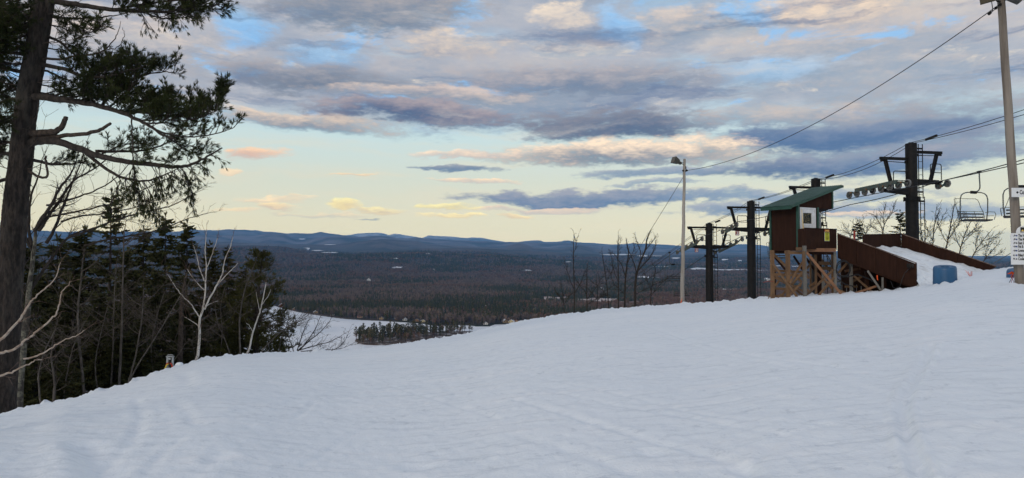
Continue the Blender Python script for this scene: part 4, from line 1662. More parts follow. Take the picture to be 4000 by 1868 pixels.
def tower(x, y, base, z_top, zbL, zbR, zaL, zaR, z_fl, half, label, trains, number=None, rad=0.29, halfR=None):
    root = empty('lift_tower', (x, y, base), label, 'lift tower', 'chairlift towers')
    c = Vector((x, y, 0))
    mb = MB()
    mb.lathe([(rad * 1.13, base - 0.5), (rad * 1.10, z_fl - 0.02)], c, 28)
    mb.lathe([(rad, z_fl + 0.08), (rad, z_top), (rad - 0.04, z_top + 0.015), (0, z_top + 0.02)], c, 28)
    fin(mb, 'mast', M['black_steel'], root, smooth=False).data.polygons.foreach_set('use_smooth', [False] * len(root.children[-1].data.polygons))
    mb = MB()
    mb.lathe([(rad * 1.12, z_fl - 0.06), (rad * 1.32, z_fl - 0.06), (rad * 1.32, z_fl + 0.09), (rad, z_fl + 0.09)], c, 28)
    for k in range(10):
        a = k * 0.628
        mb.lathe([(0.035, z_fl - 0.1), (0.035, z_fl + 0.13)], c + Vector((math.cos(a), math.sin(a), 0)) * rad * 1.32, 6)
    fin(mb, 'flange', M['black_steel'], root)
    # cap box on the mast head
    mb = MB()
    mb.beam(c + UP * (z_top + 0.02) - AD * 0.12, c + UP * (z_top + 0.02) + AD * 0.12, 0.10, 0.10, side=UP)
    fin(mb, 'head_bracket', M['black_steel'], root)
    half_left = half
    for s, zb, za in ((-1, zbL, zaL), (1, zbR, zaR)):
        half = half_left if s < 0 or halfR is None else halfR
        # tapered cross arm
        a0 = c + AD * s * (rad * 0.8) + UP * za
        a1 = c + AD * s * half * 0.86 + UP * (za + 0.05)
        mb = MB()
        h0, h1, d0, d1 = 0.36, 0.20, 0.30, 0.20
        P8 = []
        for zz in (-1, 1):
            for (p, h, d), sg in (((a0, h0, d0), -1), ((a1, h1, d1), -1), ((a1, h1, d1), 1), ((a0, h0, d0), 1)):
                P8.append(p + LD * sg * d / 2 + UP * zz * h / 2)
        mb.hexa(P8)
        mb.beam(a1 - AD * s * 0.02 - LD * 0.3, a1 - AD * s * 0.02 + LD * 0.3, 0.12, 0.12, side=UP)
        bevel(fin(mb, 'cross_arm', M['black_steel'], root), 0.012)
        # lifting frame: top bar, thin tie, twin strut
        b0 = c + AD * s * (rad * 0.8) + UP * zb
        b1 = c + AD * s * half + UP * zb
        mb = MB()
        mb.beam(b0, b1, 0.15, 0.12, side=UP)
        mb.beam(b1 - AD * s * 0.24 - UP * 0.12, b1 - AD * s * 0.02 - UP * 0.12, 0.10, 0.05, side=UP)
        mb.beam(b0 - UP * 0.20, b1 - AD * s * 0.30 - UP * 0.16, 0.035, 0.035, side=UP)
        mb.beam(b0 - UP * 0.17, b0 - UP * 0.17 + AD * s * 0.16, 0.14, 0.10, side=UP)
        fin(mb, 'lifting_bar', M['black_steel'], root)
        top = b1 - AD * s * 0.30
        bot = c + AD * s * half * 0.62 + UP * (za + 0.12)
        mb = MB()
        for k in (-1, 1):
            mb.beam(top + AD * s * k * 0.06, bot + AD * s * k * 0.06, 0.075, 0.10, side=AD)
        mb.beam(bot - AD * s * 0.13, bot + AD * s * 0.13, 0.09, 0.10, side=UP)
        fin(mb, 'strut', M['black_steel'], root)
        # catwalk rail
        r0 = c + AD * s * (rad + 0.05 if s < 0 else half * 0.62) + UP * (za + 0.18) + LD * 0.32 * 0
        r1 = c + AD * s * (half * 0.58 if s < 0 else half * 0.98) + UP * (za + 0.18)
        hgt = (zb - za) * 0.52
        mb = MB()
        q0, q1 = r0 + UP * hgt, r1 + UP * hgt
        cr = 0.10
        e = (q1 - q0).normalized()
        mb.tube([r0, q0 - UP * cr, q0 - UP * cr * 0.3 + e * cr * 0.3, q0 + e * cr, q1 - e * cr, q1 - UP * cr * 0.3 - e * cr * 0.3, q1 - UP * cr, r1], 0.025, 6)
        mb.tube([r0 + UP * hgt * 0.45, r1 + UP * hgt * 0.45], 0.022, 6)
        fin(mb, 'guard_rail', M['black_steel'], root)
    half = half_left
    # ladder in two runs
    for lo, hi, shift in ((base + 0.2, z_fl + 0.15, 0.20), (z_fl + 0.05, z_top - 0.02, 0.12)):
        mb = MB()
        for k in (0, 1):
            q = c + AD * (rad + shift - 0.06 + 0.26 * k) - LD * 0.12
            mb.beam(q + UP * lo, q + UP * hi, 0.035, 0.03, side=AD)
        q0 = c + AD * (rad + shift - 0.06) - LD * 0.12
        zz = lo + 0.2
        while zz < hi:
            mb.tube([q0 + UP * zz, q0 + AD * 0.26 + UP * zz], 0.014, 5)
            zz += 0.36
        for zz in (lo + 0.35, hi - 0.25):
            mb.beam(c + AD * rad * 0.9 - LD * 0.1 + UP * zz, q0 + AD * 0.28 + UP * zz, 0.09, 0.04, side=UP)
        fin(mb, 'ladder', M['black_steel'], root)
    ropes = []
    for s, t0, t1, z0, z1, n, above in trains:
        ropes.append(train(root, c + AD * s * half * 0.9, t0, t1, z0, z1, n, above))
    if number:
        q = c - AD * half * 0.62 + UP * (zaL - 0.27) - LD * 0.12
        mb = MB()
        w_, h_ = 0.16, 0.17
        mb.hexa([q + AD * a * w_ + UP * b * h_ + LD * d for b in (-1, 1) for a, d in ((-1, 0), (1, 0), (1, 0.02), (-1, 0.02))])
        pl = fin(mb, 'number_plate', M['sign_red'], root)
        mb = MB()
        mb.hexa([q - LD * 0.012 + AD * a * w_ * 0.78 + UP * b * h_ * 0.78 + LD * d for b in (-1, 1) for a, d in ((-1, 0), (1, 0), (1, 0.008), (-1, 0.008))])
        fin(mb, 'plate_face', M['sign_white'], root)
        lettering(number, 0.26, M['sign_red'], root, q - LD * 0.018 - root.location + AD * 0.0, (math.pi / 2, 0, math.atan2(AD.y, AD.x)), 'CENTER', 1.0, 0.012, mirror=True)
    return root, ropes


T14 = (21.6, 38.0)
TB = (19.88, 46.0)
T13 = (18.34, 54.0)
T12 = (16.8, 60.0)
_, rp14 = tower(*T14, -1.2, 7.86, 7.02, 7.42, 5.25, 5.76, 4.84, 1.95, 'nearest black lift tower, standing beside the hanging chairs, with eight wheels on its left arm',
                [(-1, -1.7, 2.7, 5.50, 5.28, 8, True), (1, 0.05, -0.55, 5.62, 5.68, 2, False)])
_, rpB = tower(*TB, -2.6, 6.85, 6.28, 6.30, 4.75, 4.85, 3.9, 1.95, 'black lift tower mostly hidden behind the green shack roof', [(-1, -1.0, 1.0, 4.75, 4.50, 4, False)], halfR=0.95)
_, rp13 = tower(*T13, -4.2, 6.03, 5.55, 5.55, 3.85, 3.85, 3.25, 2.0, 'black lift tower with a number 13 plate, next to the brown shack', [(-1, -1.0, 1.1, 4.18, 3.72, 4, False), (1, -1.0, 1.0, 3.95, 3.6, 4, False)], '13')
_, rp12 = tower(*T12, -6.0, 4.62, 4.28, 4.28, 2.62, 2.62, 1.85, 2.0, 'furthest black lift tower with a number 12 plate, beside the grey lamp pole', [(-1, -2.2, 2.4, 3.25, 2.20, 6, False), (1, -2.2, 2.4, 3.25, 2.20, 6, False)], '12')


def rope(name, pts, rad, label, cat='cable', m='cable', n=6, group=None):
    p0 = Vector(pts[0])
    mb = MB()
    mb.tube([Vector(p) for p in pts], rad, n)
    o = mb.build(name, M[m])
    return tag(o, label, cat, group)


def chain(pts, drops):
    out = []
    for k in range(len(pts) - 1):
        seg = sag(pts[k], pts[k + 1], drops[k], 14)
        out += seg if k == 0 else seg[1:]
    return out


def side_pt(t, s, along, z, half=1.76):
    c = Vector((t[0], t[1], 0)) + AD * s * half + LD * along
    return Vector((c.x, c.y, z))


ropeL = chain([side_pt(T14, -1, -9, 5.75), side_pt(T14, -1, -1.7, 5.28), side_pt(T14, -1, 2.7, 5.06), side_pt(TB, -1, -1.0, 4.98), side_pt(TB, -1, 1.0, 4.73), side_pt(T13, -1, -1.0, 4.41), side_pt(T13, -1, 1.1, 3.95),
               side_pt(T12, -1, -2.2, 3.48), side_pt(T12, -1, 2.4, 2.43), side_pt(T12, -1, 12, -0.5), side_pt(T12, -1, 60, -16.0)], [0.03, 0, 0.05, 0, 0.08, 0, 0.05, 0, 0.0, 0.6])
rope('haul_rope', ropeL, 0.022, 'lift haul rope running under the eight wheels of the nearest tower', 'rope')
ropeR = chain([side_pt(T14, 1, -13, 7.15), side_pt(T14, 1, -5, 6.36), side_pt(T14, 1, -0.55, 5.90), side_pt(T14, 1, 0.05, 5.85), side_pt(TB, 1, -1.0, 5.12), side_pt(TB, 1, 1.0, 4.87), side_pt(T13, 1, -1.0, 4.17), side_pt(T13, 1, 1.0, 3.82),
               side_pt(T12, 1, -2.2, 3.48), side_pt(T12, 1, 2.4, 2.43), side_pt(T12, 1, 12, -0.6), side_pt(T12, 1, 60, -16.0)], [0.0, 0.02, 0, 0.10, 0, 0.06, 0, 0.06, 0, 0.0, 0.6])
rope('haul_rope', ropeR, 0.026, 'lift haul rope on which the hanging chairs ride', 'rope')
tops = [(T14, 7.90), (TB, 6.80), (T13, 6.08), (T12, 4.66)]
for k, off in enumerate((-0.10, 0.14)):
    pts = [Vector((T14[0], T14[1], 0)) - LD * 8 + AD * off * 2 + UP * (8.42 - 0.10 * k)]
    pts += [Vector((t[0], t[1], 0)) + AD * off + UP * z for t, z in tops]
    pts += [Vector((T12[0], T12[1], 0)) + LD * 40 + UP * (-6.0)]
    rope('signal_cable', chain(pts, [0.10, 0.32 + 0.12 * k, 0.16, 0.15, 0.5]), 0.016, ['upper of the two thin cables over the tower heads', 'lower of the two thin cables over the tower heads'][k], 'cable', group='signal cables of the lift')
for t, z in tops:
    # cable clamp and loop on the mast head
    q = Vector((t[0], t[1], 0)) - LD * 0.9 + AD * 0.1
    mb = MB()
    f = 0.10
    mb.beam(q + UP * (z + 0.03), q - LD * 0.75 + UP * (z + 0.13), 0.11, 0.09, side=UP)
    o = mb.build('cable_splice', M['black_steel'])
    lab = {7.90: 'black splice box on the cable right of the nearest tower head', 6.80: 'black splice box on the cable above the shack roof', 6.08: 'black splice box on the cable above tower 13', 4.66: 'black splice box on the cable above the furthest tower'}[z]
    tag(o, lab, 'cable splice', 'cable splices')


# ---------------------------------------------------------------- chairs
def make_chair(label):
    root = empty('lift_chair', (0, 0, 0), label, 'lift chair', 'chairs hanging from the lift')
    st = M['galv_dark']
    mb = MB()
    mb.tube([(0.20, 0, 0), (0.21, 0, -0.35), (0.23, 0, -0.65), (0.22, 0, -0.82), (0.14, 0, -0.95), (0.02, 0, -1.01), (-0.12, 0, -1.02)], 0.032, 8)
    mb.build('hanger', st, root, True)
    mb = MB()
    mb.beam((0.10, 0, 0.0), (0.30, 0, 0.04), 0.10, 0.09, side=UP)
    mb.build('rope_grip', M['black_steel'], root)
    mb = MB()
    mb.beam((-0.30, 0, -1.03), (0.02, 0, -1.05), 0.14, 0.12, side=UP)
    bevel(mb.build('hanger_block', M['black_steel'], root), 0.02)
    # bail: big rounded frame carrying the seat
    w = 0.78
    mb = MB()
    for s in (-1, 1):
        x0 = -0.12
        mb.tube([(x0 + s * 0.08, 0, -1.03), (x0 + s * 0.42, 0, -1.05), (x0 + s * (w - 0.18), -0.0, -1.10), (x0 + s * (w - 0.06), 0, -1.20), (x0 + s * w, 0, -1.40), (x0 + s * w, 0.02, -2.0),
                 (x0 + s * (w - 0.04), 0.04, -2.35), (x0 + s * (w - 0.06), 0.0, -2.46)], 0.028, 8)
    mb.build('bail', st, root, True)
    x0 = -0.12
    # seat, slightly tilted back
    mb = MB()
    mb.hexa([(x0 - 0.78, -0.32, -2.48), (x0 + 0.78, -0.32, -2.48), (x0 + 0.78, 0.10, -2.53), (x0 - 0.78, 0.10, -2.53), (x0 - 0.78, -0.32, -2.42), (x0 + 0.78, -0.32, -2.42), (x0 + 0.78, 0.10, -2.47), (x0 - 0.78, 0.10, -2.47)])
    bevel(mb.build('seat', M['seat_dark'], root), 0.02)
    for zz in (-2.30, -2.13):
        mb = MB()
        yy = 0.16 + (zz + 2.3) * 0.35
        mb.box((x0 - 0.68, yy, zz - 0.035), (x0 + 0.68, yy + 0.03, zz + 0.035))
        mb.build('back_slat', M['seat_dark'], root)
    mb = MB()
    for xx in (-0.74, -0.24, 0.24, 0.74):
        mb.tube([(x0 + xx, 0.05, -2.5), (x0 + xx, 0.15, -2.42), (x0 + xx, 0.20, -2.25), (x0 + xx, 0.27, -2.0)], 0.014, 6)
    mb.tube([(x0 - 0.74, 0.27, -2.0), (x0 + 0.74, 0.27, -2.0)], 0.014, 6)
    mb.build('back_frame', st, root)
    for s in (-1, 1):
        mb = MB()
        mb.tube([(x0 + s * 0.80, 0.2, -2.05), (x0 + s * 0.84, -0.05, -2.03), (x0 + s * 0.86, -0.34, -2.06), (x0 + s * 0.86, -0.40, -2.2), (x0 + s * 0.82, -0.34, -2.44)], 0.016, 6)
        mb.tube([(x0 + s * 0.82, 0.2, -2.22), (x0 + s * 0.85, -0.30, -2.24)], 0.012, 6)
        mb.build('armrest', st, root, True)
    # safety bar, folded up
    mb = MB()
    mb.tube([(x0 - 0.72, 0.25, -2.02), (x0 - 0.60, 0.55, -1.62), (x0 - 0.52, 0.72, -1.34), (x0 - 0.42, 0.75, -1.30), (x0 + 0.72, 0.75, -1.30), (x0 + 0.84, 0.72, -1.36), (x0 + 0.86, 0.66, -1.5), (x0 + 0.80, 0.50, -1.75), (x0 + 0.74, 0.25, -2.02)], 0.015, 6)
    mb.tube([(x0 + 0.74, 0.25, -2.02), (x0 + 0.86, 0.42, -2.3), (x0 + 0.95, 0.48, -2.42), (x0 + 0.55, 0.5, -2.44)], 0.010, 5)
    mb.build('safety_bar', st, root, True)
    return root


M['galv_dark'] = speckled('galvanised_dull', (0.055, 0.066, 0.072), (0.095, 0.108, 0.115), 9.0, 0.45, metal=0.2)
M['seat_dark'] = speckled('seat_board', (0.018, 0.020, 0.023), (0.036, 0.038, 0.042), 5.0, 0.7)


def rope_at(pts, px):
    """point of the rope seen at photo column px"""
    k = (px - 2000) / F
    for a, b in zip(pts[:-1], pts[1:]):
        fa, fb = a.x - k * a.y, b.x - k * b.y
        if fa * fb <= 0:
            return a.lerp(b, fa / (fa - fb))
    return pts[0]


ch = make_chair('grey two seat lift chair hanging clear against the sky beside the nearest tower')
p = rope_at(ropeR, 3832)
ch.location = p - Vector((0.20, 0, 0.03))
ch.rotation_euler = (0, 0, R_(8))
c2 = copy_tree(ch)
c2['label'] = 'grey lift chair half hidden behind the pole with the trail signs'
p = rope_at(ropeR, 3992)
c2.location = p + Vector((0.1, -0.2, -0.22))
c2.rotation_euler = (0, 0, R_(-38))
c3 = copy_tree(ch)
c3['label'] = 'distant lift chair seen under the shack between its posts'
c3.location = rope_at(ropeR, 3056) - Vector((0.2, 0, 0.03))
c4 = copy_tree(ch)
c4['label'] = 'upper of the two far chairs beside the grey lamp pole'
c4.location = rope_at(ropeL, 2632) - Vector((0.2, 0, 0.03))
c4.rotation_euler = (0, 0, R_(190))
c5 = copy_tree(ch)
c5['label'] = 'lower of the two far chairs beside the grey lamp pole'
c5.location = rope_at(ropeR, 2672) - Vector((0.2, 0, 0.03))
for c_ in (c3, c4, c5):
    c_.rotation_euler.z += R_(5)

# ---------------------------------------------------------------- operator shack
E1 = Vector((0.5, -0.866, 0))       # along the low wall, towards the viewer
E2 = Vector((0.866, 0.5, 0))        # along the raked wall, away to the right
K0 = P(3118, 980, 29.5)
K0.z = 0
shack = empty('lift_shack', (K0.x, K0.y, 1.98), 'brown lift operator shack with green shed roof on a timber platform', 'shack')
ZF, ZE = 1.98, 3.94                 # underside of the walls, low eave
LA, LB, LU = 1.42, 1.27, 2.30
RISE = 0.30                         # roof slope


def wall_panel(name, a, b, z0a, z0b, z1a, z1b, th=0.05, m='siding', nrm=None, parent=None):
    """upright panel between plan points a and b"""
    parent = parent or shack
    d = (b - a).normalized()
    n = nrm if nrm is not None else Vector((d.y, -d.x, 0))
    mb = MB()
    mb.hexa([a + UP * z0a, b + UP * z0b, b + UP * z0b - n * th, a + UP * z0a - n * th, a + UP * z1a, b + UP * z1b, b + UP * z1b - n * th, a + UP * z1a - n * th])
    return bevel(fin(mb, name, M[m], parent), 0.004)


A0 = K0 - E1 * LA
wall_panel('wall', A0, K0, ZF, ZF, ZE, ZE, nrm=-E2)
# battens / panel joint on the low wall
# raked front wall in boards: left strip, right strip, below and above the window
NB = E1                              # outward normal of the raked wall
W0, W1, WZ0, WZ1 = 0.10, 1.12, 2.895, 3.80


def zr(s):
    return ZE + RISE * s


def strip(s0, s1, z0, z1a=None, z1b=None):
    return wall_panel('wall_board', K0 + E2 * s0, K0 + E2 * s1, z0, z0, zr(s0) if z1a is None else z1a, zr(s1) if z1b is None else z1b, nrm=NB)


strip(0.051, W0, ZF)
strip(W0 + 0.002, W1 - 0.002, ZF, WZ0 - 0.004, WZ0 - 0.004)
strip(W0 + 0.002, W1 * 0.5, WZ1 + 0.004)
strip(W1 * 0.5 + 0.006, W1 - 0.002, WZ1 + 0.004)
strip(W1, LB, ZF)
strip(LB + 0.004, 1.62, 3.84)
strip(1.626, 1.97, 3.84)
strip(1.976, LU, 3.84)
# underside of the overhang, chamfer wall, far walls
q = K0 + E2 * LB
ch1 = Vector((13.72, 31.33, 0))
mb = MB()
mb.hexa([q + UP * 3.80, K0 + E2 * LU + UP * 3.80, K0 + E2 * LU - E1 * LA + UP * 3.80, q - E1 * LA + UP * 3.80, q + UP * 3.838, K0 + E2 * LU + UP * 3.838, K0 + E2 * LU - E1 * LA + UP * 3.838, q - E1 * LA + UP * 3.838])
fin(mb, 'soffit', M['siding'], shack)
cdir = (ch1 - q).normalized()
cn = Vector((cdir.y, -cdir.x, 0))
wall_panel('wall', q + cdir * 0.02, ch1, ZF, ZF, 2.90, 2.90, nrm=cn)
wall_panel('wall', q + cdir * 0.02, ch1, 3.66, 3.66, 3.795, 3.795, nrm=cn)
# far walls (back of the cabin) with an opening towards the valley
B0, B1 = A0, A0 + E2 * LU
wall_panel('wall', B0 + E2 * 0.05, B0 + E2 * 0.45, ZF, ZF, zr(0.05), zr(0.45), nrm=-E1)
wall_panel('wall', B0 + E2 * 0.45, B0 + E2 * 1.75, ZF, ZF, 2.84, 2.84, nrm=-E1)
wall_panel('wall', B0 + E2 * 0.45, B0 + E2 * 1.75, 3.66, 3.66, zr(0.45), zr(1.75), nrm=-E1)
wall_panel('wall', B0 + E2 * 1.75, B1, ZF, ZF, zr(1.75), zr(LU), nrm=-E1)
wall_panel('wall', K0 + E2 * (LU - 0.05), B1 - E1 * 0.0, 3.84, 3.84, zr(LU - 0.05), zr(LU - 0.05), nrm=E2)
mb = MB()
mb.hexa([K0 + UP * ZF + E2 * 0.05 - E1 * 0.05, K0 + E2 * LB + UP * ZF - E1 * 0.05, B0 + E2 * LB + UP * ZF, B0 + UP * ZF + E2 * 0.05, K0 + UP * (ZF + 0.06) + E2 * 0.05 - E1 * 0.05, K0 + E2 * LB + UP * (ZF + 0.06) - E1 * 0.05, B0 + E2 * LB + UP * (ZF + 0.06), B0 + UP * (ZF + 0.06) + E2 * 0.05])
fin(mb, 'floor_board', M['lumber'], shack)
mb = MB()
cbx = K0 + E2 * 0.36 - E1 * 1.0
mb.box((cbx.x - 0.25, cbx.y - 0.2, ZF + 0.06), (cbx.x + 0.25, cbx.y + 0.2, 3.05))
fin(mb, 'control_cabinet', M['galvanised'], shack)


def trim(a, b, w, d, m='green_metal', side=None):
    mb = MB()
    mb.beam(a, b, w, d, side=side or E2)
    return fin(mb, 'corner_trim', M[m], shack)


trim(K0 + E1 * 0.012 - E2 * 0.012 + UP * (ZF - 0.02), K0 + E1 * 0.012 - E2 * 0.012 + UP * (ZE - 0.02), 0.10, 0.10)
trim(A0 + E1 * 0.03 - E2 * 0.02 + UP * (ZF + 0.01), A0 + E1 * 0.03 - E2 * 0.02 + UP * (ZE - 0.04), 0.05, 0.09)
trim(q + E1 * 0.012 + UP * 2.9, q + E1 * 0.012 + UP * 3.83, 0.09, 0.06)
trim(K0 + E2 * (LU - 0.03) + E1 * 0.012 + UP * 3.82, K0 + E2 * (LU - 0.03) + E1 * 0.012 + UP * (zr(LU) - 0.05), 0.07, 0.05)
# window in the raked wall
win = MB()


def rect_frame(mb, o, u, n, x0, x1, z0, z1, t, d0, d1, mi=0):
    """rectangular frame in the plane (u, UP), t wide, from depth d0 to d1 along n"""
    def B(xa, xb, za, zb):
        pts = []
        for z in (za, zb):
            for x, dd in ((xa, d1), (xb, d1), (xb, d0), (xa, d0)):
                pts.append(o + u * x + UP * z + n * dd)
        mb.hexa(pts, mi)
    B(x0, x1, z1 - t, z1)
    B(x0, x1, z0, z0 + t)
    B(x0, x0 + t, z0 + t, z1 - t)
    B(x1 - t, x1, z0 + t, z1 - t)


rect_frame(win, K0, E2, E1, W0, W1, WZ0, WZ1, 0.055, -0.05, 0.035)
wf = bevel(fin(win, 'window', M['white_paint'], shack), 0.004)
sash = MB()
rect_frame(sash, K0, E2, E1, W0 + 0.057, W1 - 0.057, WZ0 + 0.057, WZ1 - 0.057, 0.17, -0.045, 0.012)
so = bevel(fin(sash, 'sash', M['white_paint'], shack), 0.004)
so.parent = wf
so.location = (0, 0, 0)
gm = MB()
gm.hexa([K0 + E2 * x + UP * z + E1 * d for z in (WZ0 + 0.20, WZ1 - 0.20) for x, d in ((W0 + 0.2, -0.022), (W1 - 0.2, -0.022), (W1 - 0.2, -0.028), (W0 + 0.2, -0.028))])
go_ = fin(gm, 'pane', M['glass'], shack)
go_.parent = wf
# yellow stick leaning against the window
mb = MB()
mb.tube([K0 + E2 * 0.27 + E1 * 0.06 + UP * (WZ0 + 0.0), K0 + E2 * 0.185 + E1 * 0.05 + UP * (WZ1 - 0.09)], [0.017, 0.008], 6)
tag(mb.build('wooden_stick', M['letter_yellow']), 'yellow stick leaning against the white shack window', 'stick')
# chamfer window
cw = MB()
rect_frame(cw, q, cdir, cn, 0.03, 1.30, 2.90, 3.66, 0.05, -0.04, 0.02)
cwo = fin(cw, 'window', M['white_paint'], shack)
gm = MB()
gm.hexa([q + cdir * x + UP * z + cn * d for z in (2.95, 3.61) for x, d in ((0.08, -0.01), (1.25, -0.01), (1.25, -0.016), (0.08, -0.016))])
g2 = fin(gm, 'pane', M['glass'], shack)
g2.parent = cwo

# roof: ribbed green metal sheets
OV = 0.55
r0 = K0 + E1 * 0.10 - E2 * OV
depth = 1.57
span = 3.43
nrm = (UP - E2 * RISE).normalized()
up2 = (E2 + UP * RISE).normalized()
slope_len = span / up2.dot(E2)
o0 = r0 + UP * (zr(-OV) + 0.06)
nsheet = 3
dw = depth / nsheet
for k in range(nsheet):
    mb = MB()
    prof = []
    nrib = 5
    for j in range(nrib):
        b = j * dw / nrib
        prof += [(b, 0.0), (b + dw / nrib * 0.55, 0.0), (b + dw / nrib * 0.66, 0.028), (b + dw / nrib * 0.86, 0.028)]
    prof.append((dw - 0.003, 0.0))
    V, Fc = [], []
    for e in (0, 1):
        for x, h in prof:
            V.append(o0 - E1 * (k * dw + x) + up2 * (e * slope_len) + nrm * (h + 0.002 * k))
    n = len(prof)
    for j in range(n - 1):
        Fc.append((j, j + 1, n + j + 1, n + j))
    mb.add(V, Fc)
    o = fin(mb, 'roof_sheet', M['roof_green'], shack)
    sm = o.modifiers.new('thick', 'SOLIDIFY')
    sm.thickness = 0.006
mb = MB()
mb.beam(o0 + up2 * 0.02 - nrm * 0.055 - E1 * depth / 2, o0 + up2 * (slope_len - 0.02) - nrm * 0.055 - E1 * depth / 2, depth - 0.06, 0.045, side=E1)
fin(mb, 'roof_deck', M['siding'], shack)
for a, b, w in ((o0 - nrm * 0.07, o0 - E1 * depth - nrm * 0.07, 0.13), (o0 - nrm * 0.045 + E1 * 0.012, o0 + up2 * slope_len - nrm * 0.045 + E1 * 0.012, 0.085)):
    mb = MB()
    mb.beam(a, b, 0.03, w, side=(b - a).cross(UP))
    fin(mb, 'fascia', M['green_metal'], shack)
mb = MB()
mb.beam(o0 + up2 * (slope_len + 0.002) - nrm * 0.06, o0 + up2 * (slope_len + 0.002) - E1 * depth - nrm * 0.06, 0.03, 0.10, side=E2)
fin(mb, 'fascia', M['black_steel'], shack)

# ---------------------------------------------------------------- timber platform under the shack
plat = empty('timber_platform', P(3100, 1165, 29.4), 'open timber platform of posts and cross braces carrying the shack', 'platform')
plat.location.z = ground_z(plat.location.x, plat.location.y)


def timber(name, a, b, w, d=None, m='lumber', side=(1, 0, 0), root=None):
    mb = MB()
    mb.beam(a, b, w, d or w, side=side)
    return bevel(fin(mb, name, M[m], root or plat), 0.004)


def post(px, y0, y1, Y, wpx, m='lumber', root=None, d=None):
    w = wpx / F * Y
    a, b = P(px, y1 + 14, Y), P(px, y0, Y)
    a.x, a.y = b.x, b.y
    a.z -= 0.35
    return timber('post', a, b, w, d or w, m, root=root)


def brace(pa, pb, Y, wpx, m='lumber', root=None, th=0.045, Yb=None):
    w = wpx / F * Y
    a, b = P(*pa, Y), P(*pb, Yb or Y)
    s = (b - a).cross(Vector((0, 1, 0)))
    return timber('brace', a, b, w, th, m, side=s, root=root)


post(3016, 978, 1167, 29.6, 13)
post(3077, 978, 1164, 29.35, 14)
post(3011, 978, 1016, 29.5, 6, d=0.05)
post(3073, 978, 1013, 29.25, 7, d=0.05)
post(3142, 960, 1160, 29.0, 12, 'lumber_grey')
post(3139, 982, 1007, 28.9, 11, d=0.06)
post(3261, 985, 1154, 29.9, 9, 'lumber_grey')
post(3186, 992, 1148, 31.2, 7)
post(3197, 990, 1148, 31.6, 15, 'siding')
post(3251, 990, 1154, 31.5, 8)
post(3026, 1060, 1160, 31.8, 7, 'siding')
post(3165, 1010, 1085, 31.4, 6)
post(3215, 1055, 1150, 31.0, 8, 'lumber_grey')
for pa, pb, Y, w, m in (((3110, 973.5), (3142, 973.5), 29.12, 14, 'lumber'), ((3149, 977), (3264, 977), 29.5, 14, 'lumber_red'), ((3066, 987), (3140, 988), 29.3, 12, 'lumber'), ((3148, 989), (3262, 990), 30.0, 11, 'siding'),
                        ((3008, 984), (3070, 984), 30.6, 10, 'siding')):
    timber('beam', P(*pa, Y), P(*pb, Y), w / F * Y, 0.10, m, side=UP)
for pa, pb, Y, w in (((3022, 1057), (3160, 1065), 31.6, 9), ((3022, 1072), (3158, 1078), 31.4, 10), ((3022, 1126), (3070, 1130), 29.7, 9), ((3014, 1156), (3072, 1160), 29.6, 9),
                     ((3198, 1028), (3250, 1029), 31.3, 13), ((3204, 1048), (3252, 1049), 31.3, 12), ((3092, 1118), (3130, 1118), 31.0, 8), ((3030, 1085), (3075, 1110), 31.5, 9)):
    timber('rail', P(*pa, Y), P(*pb, Y), w / F * Y, 0.045, 'lumber', side=UP)
brace((3009, 1017), (3114, 1161), 29.2, 8.5)
brace((3016, 987), (3133, 1103), 30.0, 8.5)
brace((3135, 1024), (3084, 1107), 29.25, 8.5)
brace((3134, 1064), (3090, 1113), 29.9, 8)
brace((3070, 1136), (3046, 1163), 29.7, 8)
brace((3131, 1106), (3083, 1153), 29.3, 8)
brace((3030, 1079), (3172, 1158), 30.8, 8)
brace((3150, 986), (3292, 1156), 28.95, 10, 'lumber_red')
brace((3257, 1052), (3148, 1155), 29.7, 8.5)
brace((3258, 1084), (3196, 1156), 29.8, 8.5)
brace((3168, 1030), (3090, 1117), 31.0, 8)
brace((3147, 1125), (3176, 1158), 30.6, 8)
brace((3096, 1122), (3140, 1158), 30.9, 8)
brace((3160, 1120), (3190, 1100), 31.3, 8)
brace((3000, 1169), (3014, 1141), 29.3, 3, th=0.03)
brace((3038, 1166), (3050, 1148), 29.2, 3, th=0.03)
brace((3218, 1094), (3245, 1110), 29.4, 8)
brace((3222, 1084), (3223, 1100), 29.35, 6)
brace((3148, 1073), (3160, 1088), 31.0, 10)
for a_, b_, yy, mm in (((3022, 1000), (3072, 1058), 31.7, 'siding'), ((3075, 1060), (3026, 1118), 31.7, 'lumber'), ((3150, 1010), (3184, 1060), 31.4, 'siding'), ((3205, 1010), (3246, 1066), 31.6, 'lumber'),
                       ((3246, 1100), (3204, 1150), 31.7, 'lumber'), ((3160, 1150), (3190, 1100), 31.8, 'lumber'), ((3100, 1000), (3140, 1060), 31.9, 'siding'), ((3190, 1066), (3250, 1128), 31.4, 'lumber_red')):
    brace(a_, b_, yy, 8, mm)
# parapet of the platform, dark brown boards
p0, p1, p2 = P(3114, 900, 29.47), P(3144, 900, 29.02), P(3268, 900, 30.25)
for p_ in (p0, p1, p2):
    p_.z = 0
wall_panel('parapet_board', p0, p1, 2.02, 2.02, 2.885, 2.89, th=0.04, parent=plat)
n_par = 3
for k in range(n_par):
    a = p1.lerp(p2, k / n_par) + (p2 - p1).normalized() * 0.004
    b = p1.lerp(p2, (k + 1) / n_par) - (p2 - p1).normalized() * 0.002
    wall_panel('parapet_board', a, b, 2.03, 2.03, 2.89, 2.89, th=0.04, parent=plat)
mb = MB()
mb.beam(p1 + UP * 2.905, p2 + UP * 2.905, 0.07, 0.03, side=(p2 - p1).cross(UP))
fin(mb, 'cap_rail', M['siding'], plat)

